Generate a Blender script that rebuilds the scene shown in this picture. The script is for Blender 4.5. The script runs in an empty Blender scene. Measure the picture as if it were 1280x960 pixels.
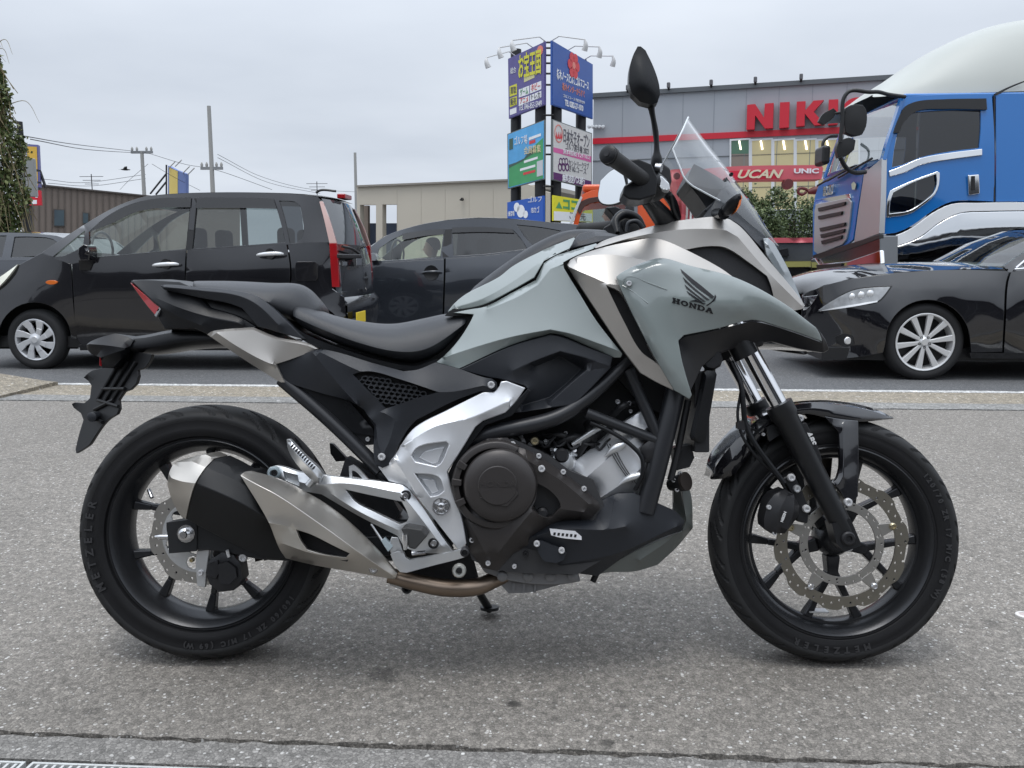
import bpy, bmesh, math, random
import numpy as np
from mathutils import Vector, Matrix
from mathutils.geometry import delaunay_2d_cdt
random.seed(7)
R = math.radians
scene = bpy.context.scene
COL = scene.collection

# ---------------------------------------------------------------- camera
FPX, CAM_H, HORIZON, CAM_YAW = 1100.0, 0.975, 325.0, 3.5      # focal length in photo pixels, metres, photo row, degrees
PITCH = math.atan((480 - HORIZON) / FPX)
cam_data = bpy.data.cameras.new('camera')
cam_data.sensor_width = 36.0
cam_data.lens = 36.0 * FPX / 1280.0
cam_data.clip_start, cam_data.clip_end = 0.05, 3000
cam = bpy.data.objects.new('camera', cam_data)
COL.objects.link(cam)
cam.location = (0, 0, CAM_H)
cam.rotation_euler = (math.pi / 2 - PITCH, 0, R(CAM_YAW))
scene.camera = cam
scene.render.resolution_x, scene.render.resolution_y = 1024, 768

# ---------------------------------------------------------------- sky and sun (overcast)
SUN_EL, SUN_AZ = R(76), R(200)
world = bpy.data.worlds.new('World'); scene.world = world; world.use_nodes = True
nt = world.node_tree; nt.nodes.clear()
def wn(t, **k):
    n = nt.nodes.new(t)
    for a, b in k.items(): setattr(n, a, b)
    return n
sky = wn('ShaderNodeTexSky', sky_type='NISHITA'); sky.sun_disc = False
sky.sun_elevation, sky.sun_rotation = SUN_EL, SUN_AZ
sky.air_density, sky.dust_density = 1.0, 2.0
tc = wn('ShaderNodeTexCoord'); sep = wn('ShaderNodeSeparateXYZ')
nt.links.new(tc.outputs['Generated'], sep.inputs[0])
def wmath(op, a, b=None, c=None, clamp=False):
    n = wn('ShaderNodeMath', operation=op); n.use_clamp = clamp
    for i, v in enumerate((a, b, c)):
        if v is None: continue
        if isinstance(v, (int, float)): n.inputs[i].default_value = v
        else: nt.links.new(v, n.inputs[i])
    return n.outputs[0]
zz = wmath('MAXIMUM', sep.outputs[2], 0.0)
den = wmath('ADD', zz, 0.12)
cmb = wn('ShaderNodeCombineXYZ')
nt.links.new(wmath('DIVIDE', sep.outputs[0], den), cmb.inputs[0])
nt.links.new(wmath('DIVIDE', sep.outputs[1], den), cmb.inputs[1])
n1 = wn('ShaderNodeTexNoise'); n1.inputs['Scale'].default_value = 0.55; n1.inputs['Detail'].default_value = 5; n1.inputs['Roughness'].default_value = 0.5
nt.links.new(cmb.outputs[0], n1.inputs['Vector'])
cl = wmath('MULTIPLY_ADD', n1.outputs[0], 0.62, 0.69)                      # cloud light and dark
grad = wmath('MULTIPLY_ADD', wmath('SMOOTH_MAX', wmath('SUBTRACT', zz, 0.22), 0.0, 0.15), 1.85, 0.76)  # overcast: brighter to the zenith
lum = wmath('MULTIPLY', cl, grad)
tint = wn('ShaderNodeMix', data_type='RGBA'); tint.inputs[6].default_value = (0.86, 0.965, 1.13, 1); tint.inputs[7].default_value = (0.94, 0.99, 1.06, 1)
nt.links.new(n1.outputs[0], tint.inputs[0])
cloud = wn('ShaderNodeMix', data_type='RGBA', blend_type='MULTIPLY'); cloud.inputs[0].default_value = 1
nt.links.new(tint.outputs[2], cloud.inputs[6]); nt.links.new(lum, cloud.inputs[7])
bg1 = wn('ShaderNodeBackground'); bg1.inputs[1].default_value = 0.95; nt.links.new(cloud.outputs[2], bg1.inputs[0])
bg2 = wn('ShaderNodeBackground'); bg2.inputs[1].default_value = 0.05; nt.links.new(sky.outputs[0], bg2.inputs[0])
mixw = wn('ShaderNodeMixShader'); mixw.inputs[0].default_value = 0.06
nt.links.new(bg1.outputs[0], mixw.inputs[1]); nt.links.new(bg2.outputs[0], mixw.inputs[2])
wout = wn('ShaderNodeOutputWorld'); nt.links.new(mixw.outputs[0], wout.inputs[0])
sd = bpy.data.lights.new('sun', 'SUN'); sd.energy = 1.3; sd.angle = R(22); sd.color = (1, 0.97, 0.93)
sun = bpy.data.objects.new('sun', sd); COL.objects.link(sun)
sun.rotation_euler = (math.pi / 2 - SUN_EL, 0, math.pi - SUN_AZ)
sun.location = (0, 0, 20)
vs = scene.view_settings
vs.view_transform = 'Standard'; vs.look = 'None'; vs.gamma = 1; vs.use_curve_mapping = False; vs.exposure = 0.12
scene.render.engine = 'CYCLES'

# ---------------------------------------------------------------- pixel rays and frames
CA = R(CAM_YAW)
FWD = Vector((-math.sin(CA) * math.cos(PITCH), math.cos(CA) * math.cos(PITCH), -math.sin(PITCH)))
RIGHT = Vector((math.cos(CA), math.sin(CA), 0)); UP = RIGHT.cross(FWD)
EYE = Vector((0, 0, CAM_H))
def ray(px, py): return RIGHT * ((px - 640) / FPX) - UP * ((py - 480) / FPX) + FWD
def on_ground(px, py, z=0.0):
    d = ray(px, py); return EYE + d * ((z - CAM_H) / d.z)
def on_y(px, py, Y):
    d = ray(px, py); return EYE + d * (Y / d.y)
class Frame:
    """A thing's own axes: x along it, y away from the camera, z up; w = distance towards the camera from its mid-plane."""
    def __init__(s, loc, yaw=0, lean=0):
        s.m = Matrix.Translation(Vector(loc)) @ Matrix.Rotation(R(yaw), 4, 'Z') @ Matrix.Rotation(-R(lean), 4, 'X')
        s.loc, s.rot = Vector(loc), (-R(lean), 0, R(yaw))
        mi = s.m.inverted(); s.e = mi @ EYE; s.r3 = mi.to_3x3()
    def __call__(s, px, py, w=0.0):
        d = s.r3 @ ray(px, py); t = (-w - s.e.y) / d.y
        return s.e + d * t
    def atx(s, px, py, x):
        d = s.r3 @ ray(px, py); t = (x - s.e.x) / d.x
        return s.e + d * t
    def atz(s, px, py, z):
        d = s.r3 @ ray(px, py); t = (z - s.e.z) / d.z
        return s.e + d * t
LOCAL = lambda x, z, w: Vector((x, -w, z))

# ---------------------------------------------------------------- materials
MATS = {}
def M(name, col=(.5, .5, .5), rough=.5, metal=0, coat=0, var=0, vscale=20, bump=0, bscale=300, spec=.5, trans=0, ior=1.45, alpha=1, emit=None, aniso=0, rvar=0):
    if name in MATS: return MATS[name]
    m = bpy.data.materials.new(name); m.use_nodes = True; t = m.node_tree
    b = t.nodes['Principled BSDF']; I = b.inputs
    I['Base Color'].default_value = (*col, 1); I['Roughness'].default_value = rough; I['Metallic'].default_value = metal
    I['Coat Weight'].default_value = coat; I['Coat Roughness'].default_value = .04
    I['Specular IOR Level'].default_value = spec; I['Transmission Weight'].default_value = trans; I['IOR'].default_value = ior; I['Alpha'].default_value = alpha
    if aniso: I['Anisotropic'].default_value = aniso
    if emit: I['Emission Color'].default_value = (*emit[:3], 1); I['Emission Strength'].default_value = emit[3]
    if var or bump or rvar:
        c = t.nodes.new('ShaderNodeTexCoord')
    if var or rvar:
        n = t.nodes.new('ShaderNodeTexNoise'); n.inputs['Scale'].default_value = vscale; n.inputs['Detail'].default_value = 6
        t.links.new(c.outputs['Object'], n.inputs['Vector'])
    if var:
        r = t.nodes.new('ShaderNodeMix'); r.data_type = 'RGBA'
        r.inputs[6].default_value = (*[x * (1 - var) for x in col], 1); r.inputs[7].default_value = (*[min(1, x * (1 + var)) for x in col], 1)
        t.links.new(n.outputs[0], r.inputs[0]); t.links.new(r.outputs[2], I['Base Color'])
    if rvar:
        mr = t.nodes.new('ShaderNodeMapRange'); mr.inputs[1].default_value = .3; mr.inputs[2].default_value = .7
        mr.inputs[3].default_value = max(0, rough - rvar); mr.inputs[4].default_value = min(1, rough + rvar)
        t.links.new(n.outputs[0], mr.inputs[0]); t.links.new(mr.outputs[0], I['Roughness'])
    if bump:
        n2 = t.nodes.new('ShaderNodeTexNoise'); n2.inputs['Scale'].default_value = bscale; n2.inputs['Detail'].default_value = 3
        t.links.new(c.outputs['Object'], n2.inputs['Vector'])
        bp = t.nodes.new('ShaderNodeBump'); bp.inputs['Strength'].default_value = bump; bp.inputs['Distance'].default_value = .002
        t.links.new(n2.outputs[0], bp.inputs['Height']); t.links.new(bp.outputs[0], I['Normal'])
    MATS[name] = m
    return m

# ---------------------------------------------------------------- object helpers
def tag(o, label=None, cat=None, group=None, kind=None):
    if label: o['label'] = label
    if cat: o['category'] = cat
    if group: o['group'] = group
    if kind: o['kind'] = kind
    return o
def thing(name, label, cat, frame=None, group=None, loc=(0, 0, 0), rz=0):
    o = bpy.data.objects.new(name, None); COL.objects.link(o); o.empty_display_size = .2
    if frame: o.location = frame.loc; o.rotation_euler = frame.rot
    else: o.location = loc; o.rotation_euler = (0, 0, rz)
    return tag(o, label, cat, group)
def mk(name, verts, faces, mat, parent=None, ang=35, bevel=0, seg=2, sub=0, kind=None, flat=False):
    me = bpy.data.meshes.new(name)
    me.from_pydata([tuple(v) for v in verts], [], faces); me.update()
    bm = bmesh.new(); bm.from_mesh(me)
    bmesh.ops.remove_doubles(bm, verts=bm.verts, dist=1e-6)
    bmesh.ops.recalc_face_normals(bm, faces=bm.faces)
    bm.to_mesh(me); bm.free()
    if not flat:
        me.shade_smooth(); me.set_sharp_from_angle(angle=R(ang))
    o = bpy.data.objects.new(name, me); COL.objects.link(o)
    me.materials.append(mat)
    if sub:
        s = o.modifiers.new('sub', 'SUBSURF'); s.levels = s.render_levels = sub
    if bevel:
        b = o.modifiers.new('bev', 'BEVEL'); b.width = bevel; b.segments = seg; b.limit_method = 'ANGLE'; b.angle_limit = R(ang); b.harden_normals = True
    if parent: o.parent = parent
    if kind: o['kind'] = kind
    return o
def copy_tree(o, parent=None):
    c = o.copy(); COL.objects.link(c); c.parent = parent
    for ch in list(o.children): copy_tree(ch, c)
    return c

def catmull(P, n, closed=False):
    P = [np.array(p, float) for p in P]; m = len(P)
    if m == 2: return [P[0] + (P[1] - P[0]) * t for t in np.linspace(0, 1, n)]
    segs = m if closed else m - 1
    L = [np.linalg.norm(P[(i + 1) % m] - P[i]) for i in range(segs)]; cum = np.concatenate([[0], np.cumsum(L)])
    out = []
    for s in np.linspace(0, cum[-1], n, endpoint=not closed):
        i = min(int(np.searchsorted(cum, s, 'right')) - 1, segs - 1); t = (s - cum[i]) / max(L[i], 1e-9)
        p1, p2 = P[i], P[(i + 1) % m]
        p0 = P[(i - 1) % m] if closed or i > 0 else 2 * p1 - p2
        p3 = P[(i + 2) % m] if closed or i + 2 < m else 2 * p2 - p1
        l0, l1, l2 = np.linalg.norm(p1 - p0) + 1e-9, L[i] + 1e-9, np.linalg.norm(p3 - p2) + 1e-9
        m1 = ((p1 - p0) / l0 * l1 + (p2 - p1)) / 2 if True else 0
        m2 = ((p3 - p2) / l2 * l1 + (p2 - p1)) / 2
        t2, t3 = t * t, t * t * t
        out.append((2 * t3 - 3 * t2 + 1) * p1 + (t3 - 2 * t2 + t) * m1 + (-2 * t3 + 3 * t2) * p2 + (t3 - t2) * m2)
    return out
def smooth_poly(P, res, corner=38, closed=True):
    """splines through gentle bends, keeps sharp corners, resamples at res"""
    P = [np.array(p, float) for p in P]; m = len(P); out = []
    def is_corner(i):
        if not closed and i in (0, m - 1): return True
        a, b = P[i][:2] - P[i - 1][:2], P[(i + 1) % m][:2] - P[i][:2]
        c = np.dot(a, b) / (np.linalg.norm(a) * np.linalg.norm(b) + 1e-9)
        return math.degrees(math.acos(max(-1, min(1, c)))) > corner
    cor = [is_corner(i) for i in range(m)]
    for i in range(m if closed else m - 1):
        p1, p2 = P[i], P[(i + 1) % m]; L = np.linalg.norm((p2 - p1)[:2])
        if L < 1e-7: continue
        k = max(1, int(math.ceil(L / res)))
        p0 = P[i - 1] if not cor[i] else 2 * p1 - p2
        p3 = P[(i + 2) % m] if not cor[(i + 1) % m] else 2 * p2 - p1
        l0, l2 = np.linalg.norm(p1 - p0) + 1e-9, np.linalg.norm(p3 - p2) + 1e-9
        m1 = ((p1 - p0) / l0 * L + (p2 - p1)) / 2 if not cor[i] else p2 - p1
        m2 = ((p3 - p2) / l2 * L + (p2 - p1)) / 2 if not cor[(i + 1) % m] else p2 - p1
        for j in range(k):
            t = j / k; t2, t3 = t * t, t ** 3
            out.append((2 * t3 - 3 * t2 + 1) * p1 + (t3 - 2 * t2 + t) * m1 + (-2 * t3 + 3 * t2) * p2 + (t3 - t2) * m2)
    if not closed: out.append(P[-1])
    return out
def inside(pts, poly):
    pts = np.asarray(pts); x, y = pts[:, 0], pts[:, 1]; r = np.zeros(len(pts), bool); n = len(poly); j = n - 1
    for i in range(n):
        xi, yi, xj, yj = poly[i][0], poly[i][1], poly[j][0], poly[j][1]
        c = ((yi > y) != (yj > y)); dy = (yj - yi) if yj != yi else 1e-12
        r ^= c & (x < (xj - xi) * (y - yi) / dy + xi); j = i
    return r
def segdist(pts, segs):
    pts = np.asarray(pts); d = np.full(len(pts), 1e9)
    for a, b in segs:
        a, b = np.array(a[:2]), np.array(b[:2]); ab = b - a; L = ab @ ab + 1e-12
        t = np.clip(((pts - a) @ ab) / L, 0, 1); q = a + t[:, None] * ab
        d = np.minimum(d, np.hypot(*(pts - q).T))
    return d
SURF = {}
def surf_w(name, x, y):
    P_, W_ = SURF[name]; d = np.hypot(P_[:, 0] - x, P_[:, 1] - y); i = np.argsort(d)[:4]; k = 1 / (d[i] + 1e-3); return float((W_[i] * k).sum() / k.sum())
def panel(name, mp, outline, mat, parent=None, w=None, creases=(), holes=(), res=9, depth=.02, bevel=.003, ang=28, sm=True, back=True, mirror=False, bulge=0, bk=8, relax=0, seg=2, label=None, corner=38, crisp=False):
    """moulded panel: outline and crease lines carry (x, y, w); the surface between is relaxed; closed by a rim and a back"""
    f3 = lambda P: [(p[0], p[1], p[2] if len(p) > 2 else w) for p in P]
    out = [tuple(p) for p in (smooth_poly(f3(outline), res, corner) if sm else smooth_poly(f3(outline), res, corner=-1))]
    hol = [[tuple(p) for p in smooth_poly(f3(h), res)] for h in holes]
    cre = [[tuple(p) for p in smooth_poly(f3(c), res, corner, closed=False)] for c in creases]
    V, E, Wf = [], [], []
    def addv(p): V.append(Vector((p[0], p[1]))); Wf.append(p[2]); return len(V) - 1
    for loop in [out] + hol:
        ids = [addv(p) for p in loop]; E += [(ids[i], ids[(i + 1) % len(ids)]) for i in range(len(ids))]
    for c in cre:
        ids = [addv(p) for p in c]; E += list(zip(ids[:-1], ids[1:]))
    segs = [(V[a], V[b]) for a, b in E]
    xs, ys = [p[0] for p in out], [p[1] for p in out]; G = []
    row = 0; y = min(ys)
    while y < max(ys):
        x = min(xs) + (res / 2 if row % 2 else 0)
        while x < max(xs): G.append((x, y)); x += res
        y += res * .87; row += 1
    if G:
        G = np.array(G); k = inside(G, out)
        for h in hol: k &= ~inside(G, h)
        G = G[k]
        if len(G): G = G[segdist(G, segs) > .55 * res]
        for g in G: V.append(Vector((g[0], g[1]))); Wf.append(None)
    vo, eo, fo, ov, oe, of = delaunay_2d_cdt(V, E, [], 0, 1e-7)
    n = len(vo); P2 = np.array([(v[0], v[1]) for v in vo])
    fixed = np.full(n, np.nan)
    for i, o in enumerate(ov):
        for q in o:
            if Wf[q] is not None: fixed[i] = Wf[q] if np.isnan(fixed[i]) else max(fixed[i], Wf[q]) if False else Wf[q]
    cen = np.array([P2[list(f)].mean(0) for f in fo]); k = inside(cen, out)
    for h in hol: k &= ~inside(cen, h)
    F = [tuple(f) for f, q in zip(fo, k) if q]
    A = np.zeros((n, n))                                        # cotangent weights: planes stay planes
    for f in F:
        for a in range(3):
            i, j, k_ = f[a], f[(a + 1) % 3], f[(a + 2) % 3]
            u, v = P2[i] - P2[k_], P2[j] - P2[k_]; cr = abs(u[0] * v[1] - u[1] * v[0]) + 1e-12
            ct = max(.02, (u @ v) / cr); A[i, j] += ct; A[j, i] += ct
    free = np.isnan(fixed); Wv = np.where(free, np.nanmean(fixed), fixed)
    deg = A.sum(1)
    if free.any():
        idx = np.where(free & (deg > 0))[0]; ix = np.where(~free)[0]
        Lm = np.diag(deg[idx]) - A[np.ix_(idx, idx)]
        Wv[idx] = np.linalg.solve(Lm + 1e-9 * np.eye(len(idx)), A[np.ix_(idx, ix)] @ Wv[ix])
    nb = sum(len(l) for l in [out] + hol)
    if bulge:
        bs = [(V[a], V[b]) for a, b in E[:nb]]
        d = segdist(P2, bs); Wv = Wv + bulge * (1 - np.exp(-d / bk))
    if relax:
        onb = np.array([any(q < nb for q in o) for o in ov])
        for _ in range(relax):
            Wn = (A @ Wv) / np.maximum(deg, 1e-9)
            Wv = np.where((deg > 0) & ~onb, .4 * Wv + .6 * Wn, Wv)
    used = sorted({i for f in F for i in f}); rm = {v: i for i, v in enumerate(used)}
    SURF[name] = (P2[used], Wv[used])
    front = [mp(P2[i][0], P2[i][1], Wv[i]) for i in used]
    F = [tuple(rm[i] for i in f) for f in F]
    cnt = {}
    for f in F:
        for a, b in ((f[0], f[1]), (f[1], f[2]), (f[2], f[0])): cnt.setdefault((min(a, b), max(a, b)), []).append((a, b))
    bnd = [e[0] for e in cnt.values() if len(e) == 1]
    verts = list(front); faces = list(F); N = len(front)
    if depth:
        off = Vector((0, depth, 0)); verts += [v + off for v in front]
        faces += [(b, a, a + N, b + N) for a, b in bnd]
        if back: faces += [(f[2] + N, f[1] + N, f[0] + N) for f in F]
    obs = [mk(name, verts, faces, mat, parent, ang=ang, bevel=bevel, seg=seg)]
    if crisp and cre:
        nb_ = sum(len(l) for l in [out] + hol); ce = set()
        mapv = {}
        for i, o_ in enumerate(ov):
            for q in o_: mapv[q] = i
        for a, b in E[nb_:]:
            a, b = mapv.get(a), mapv.get(b)
            if a in rm and b in rm: ce.add((min(rm[a], rm[b]), max(rm[a], rm[b])))
        me = obs[0].data
        if len(me.vertices) == len(verts):
            at = me.attributes.get('sharp_edge') or me.attributes.new('sharp_edge', 'BOOLEAN', 'EDGE')
            for e in me.edges:
                if (min(e.vertices), max(e.vertices)) in ce: at.data[e.index].value = True
    if mirror:
        obs.append(mk(name, [Vector((v.x, -v.y, v.z)) for v in verts], faces, mat, parent, ang=ang, bevel=bevel, seg=seg))
    if label: obs[0]['label'] = label
    return obs[0]
def grid(name, rows, mat, parent=None, closed_u=False, closed_v=False, caps=False, sub=0, ang=40, bevel=0, kind=None):
    """rows: lists of 3-D points of equal length -> quad surface"""
    nu, nv = len(rows), len(rows[0]); V = [p for r in rows for p in r]; Fc = []
    for i in range(nu if closed_u else nu - 1):
        for j in range(nv if closed_v else nv - 1):
            a, b = i * nv + j, i * nv + (j + 1) % nv; c, d = ((i + 1) % nu) * nv + (j + 1) % nv, ((i + 1) % nu) * nv + j
            Fc.append((a, b, c, d))
    if caps:
        if closed_v:
            Fc.append(tuple(range(nv))); Fc.append(tuple((nu - 1) * nv + j for j in reversed(range(nv))))
        if closed_u:
            Fc.append(tuple(i * nv for i in range(nu))); Fc.append(tuple(i * nv + nv - 1 for i in reversed(range(nu))))
    return mk(name, V, Fc, mat, parent, ang=ang, sub=sub, bevel=bevel, kind=kind)
def rails(name, mp, rl, mat, parent=None, n=14, ends=True, sub=1, ang=40, bevel=0, sharp=False, bottom=True, label=None):
    """symmetric body: rails from the lowest near edge up to the middle line (w=0), mirrored to the far side"""
    rows = []
    for r in rl:
        pts = catmull(r, n) if not sharp else smooth_resample(r, n)
        rows.append([mp(p[0], p[1], p[2]) for p in pts])
    mir = [[Vector((p.x, -p.y, p.z)) for p in r] for r in reversed(rows)]
    if max(abs(p.y) for p in rows[-1]) < 1e-3: mir = mir[1:]
    o = grid(name, rows + mir, mat, parent, closed_u=bottom, caps=ends and bottom, sub=sub, ang=ang, bevel=bevel)
    if label: o['label'] = label
    return o
def smooth_resample(r, n):
    P = [np.array(p, float) for p in r]; L = [0]
    for a, b in zip(P[:-1], P[1:]): L.append(L[-1] + np.linalg.norm(b - a))
    return [np.array([np.interp(s, L, [p[k] for p in P]) for k in range(3)]) for s in np.linspace(0, L[-1], n)]
def tube(name, pts, r, mat, parent=None, n=10, k=None, caps=True, smooth=True, ang=50):
    """round tube along 3-D points, r a number or one radius per point"""
    P = [np.array(p, float) for p in pts]; rr = [r] * len(P) if isinstance(r, (int, float)) else list(r)
    Q = [np.append(p, q) for p, q in zip(P, rr)]
    if len(P) > 2 and smooth: Q = catmull(Q, k or (len(P) - 1) * 6 + 1)
    rows = []; prev = None; m = len(Q)
    for i in range(m):
        t = (Q[min(i + 1, m - 1)] - Q[max(i - 1, 0)])[:3]; t = t / (np.linalg.norm(t) + 1e-12)
        if prev is None:
            a = np.array([0, 0, 1.]) if abs(t[2]) < .8 else np.array([1., 0, 0]); u = np.cross(t, a)
        else: u = prev - t * (prev @ t)
        u /= np.linalg.norm(u) + 1e-12; prev = u; v = np.cross(t, u)
        rows.append([Vector(Q[i][:3] + Q[i][3] * (math.cos(q) * u + math.sin(q) * v)) for q in np.linspace(0, 2 * math.pi, n, endpoint=False)])
    return grid(name, rows, mat, parent, closed_v=True, caps=caps, ang=ang)
def lathe(name, c, prof, mat, parent=None, n=32, axis='y', ang=35, cap=True, bevel=0, a0=0, a1=360):
    """profile (radius, w) turned round the cross axis through local point c; w towards the camera"""
    c = Vector(c); rows = []
    full = abs(a1 - a0) >= 359.9
    for k in range(n if full else n + 1):
        q = R(a0 + (a1 - a0) * k / n); row = []
        for r, w in prof:
            if axis == 'y': row.append(c + Vector((r * math.cos(q), -w, r * math.sin(q))))
            elif axis == 'z': row.append(c + Vector((r * math.cos(q), r * math.sin(q), w)))
            else: row.append(c + Vector((w, r * math.cos(q), r * math.sin(q))))
        rows.append(row)
    nv = len(prof); V = [p for r_ in rows for p in r_]; Fc = []; nu = len(rows)
    for i in range(nu if full else nu - 1):
        i2 = (i + 1) % nu
        for j in range(nv - 1): Fc.append((i * nv + j, i * nv + j + 1, i2 * nv + j + 1, i2 * nv + j))
    if cap and full:
        if prof[0][0] > 1e-6: Fc.append(tuple(i * nv for i in range(nu)))
        if prof[-1][0] > 1e-6: Fc.append(tuple(i * nv + nv - 1 for i in range(nu)))
    return mk(name, V, Fc, mat, parent, ang=ang, bevel=bevel)
def box(name, lo, hi, mat, parent=None, bevel=0, seg=2, kind=None, taper=None):
    x0, y0, z0 = lo; x1, y1, z1 = hi
    V = [(x0, y0, z0), (x1, y0, z0), (x1, y1, z0), (x0, y1, z0), (x0, y0, z1), (x1, y0, z1), (x1, y1, z1), (x0, y1, z1)]
    if taper: V[4:] = [(x + (dx), y + dy, z) for (x, y, z), (dx, dy) in zip(V[4:], taper)]
    return mk(name, V, [(0, 3, 2, 1), (4, 5, 6, 7), (0, 1, 5, 4), (1, 2, 6, 5), (2, 3, 7, 6), (3, 0, 4, 7)], mat, parent, bevel=bevel, seg=seg, kind=kind)
def beam(name, a, b, wd, ht, mat, parent=None, up=(0, 0, 1), bevel=0, w2=None, h2=None):
    a, b = Vector(a), Vector(b); t = (b - a).normalized(); u = t.cross(Vector(up)).normalized(); v = u.cross(t)
    V = []
    for p, w_, h_ in ((a, wd, ht), (b, w2 or wd, h2 or ht)):
        for s, q in ((-1, -1), (1, -1), (1, 1), (-1, 1)): V.append(p + u * (s * w_ / 2) + v * (q * h_ / 2))
    return mk(name, V, [(0, 1, 2, 3), (7, 6, 5, 4), (0, 4, 5, 1), (1, 5, 6, 2), (2, 6, 7, 3), (3, 7, 4, 0)], mat, parent, bevel=bevel)
TEXTQ = []
def text(name, body, mat, parent, origin, xdir, updir, size, align='LEFT', extrude=.001, offset=0, xs=1.0, shear=0, fit=None):
    c = bpy.data.curves.new(name, 'FONT'); c.body = body; c.size = size; c.align_x = align; c.extrude = extrude; c.offset = offset; c.shear = shear
    c.resolution_u = 3
    o = bpy.data.objects.new(name, c); COL.objects.link(o)
    x = Vector(xdir).normalized(); y = Vector(updir); y = (y - x * y.dot(x)).normalized(); z = x.cross(y)
    m = Matrix((x * xs, y, z)).transposed().to_4x4(); m.translation = Vector(origin)
    o.parent = parent; o.matrix_local = m
    TEXTQ.append((o, mat, parent, fit)); return o
def flush_text():
    bpy.context.view_layer.update(); dg = bpy.context.evaluated_depsgraph_get()
    for o, mat, parent, fit in TEXTQ:
        me = bpy.data.meshes.new_from_object(o.evaluated_get(dg)); nm = o.name.split('.')[0]; ml = o.matrix_local.copy()
        bpy.data.objects.remove(o)
        if fit and len(me.vertices):
            xs_ = [v.co.x for v in me.vertices]; k_ = fit / max(1e-6, max(xs_) - min(xs_)); x0_ = min(xs_)
            for v in me.vertices: v.co.x = (v.co.x - x0_) * k_
        me.materials.clear(); me.materials.append(mat)
        q = bpy.data.objects.new(nm, me); COL.objects.link(q); q.parent = parent; q.matrix_local = ml
    TEXTQ.clear()

# common materials
PAINT_BLACK = M('matte black plastic', (.007, .0075, .009), .33, bump=.15, bscale=900, rvar=.06, vscale=9, spec=.33)
PLASTIC = M('charcoal moulded plastic', (.019, .021, .0255), .38, bump=.25, bscale=1100, rvar=.05, vscale=8, spec=.36)
GLOSSBLK = M('gloss black paint', (.008, .008, .01), .12, coat=1)
RUBBER = M('tyre rubber', (.009, .009, .010), .62, var=.25, vscale=30, bump=.2, bscale=500, spec=.24)
STEEL = M('bright steel', (.62, .62, .63), .22, metal=1)
CHROME = M('chrome', (.75, .75, .76), .06, metal=1)
ALU = M('cast aluminium', (.60, .61, .62), .36, metal=.85, bump=.15, bscale=700, var=.06, vscale=12)
DARK = M('dark recess', (.006, .006, .007), .7)
GLASS = M('tinted glass', (.72, .78, .76), .0, trans=1, ior=1.05, spec=1.0)
SMOKED = M('smoked glass', (.05, .055, .06), .03, spec=.8)
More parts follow.
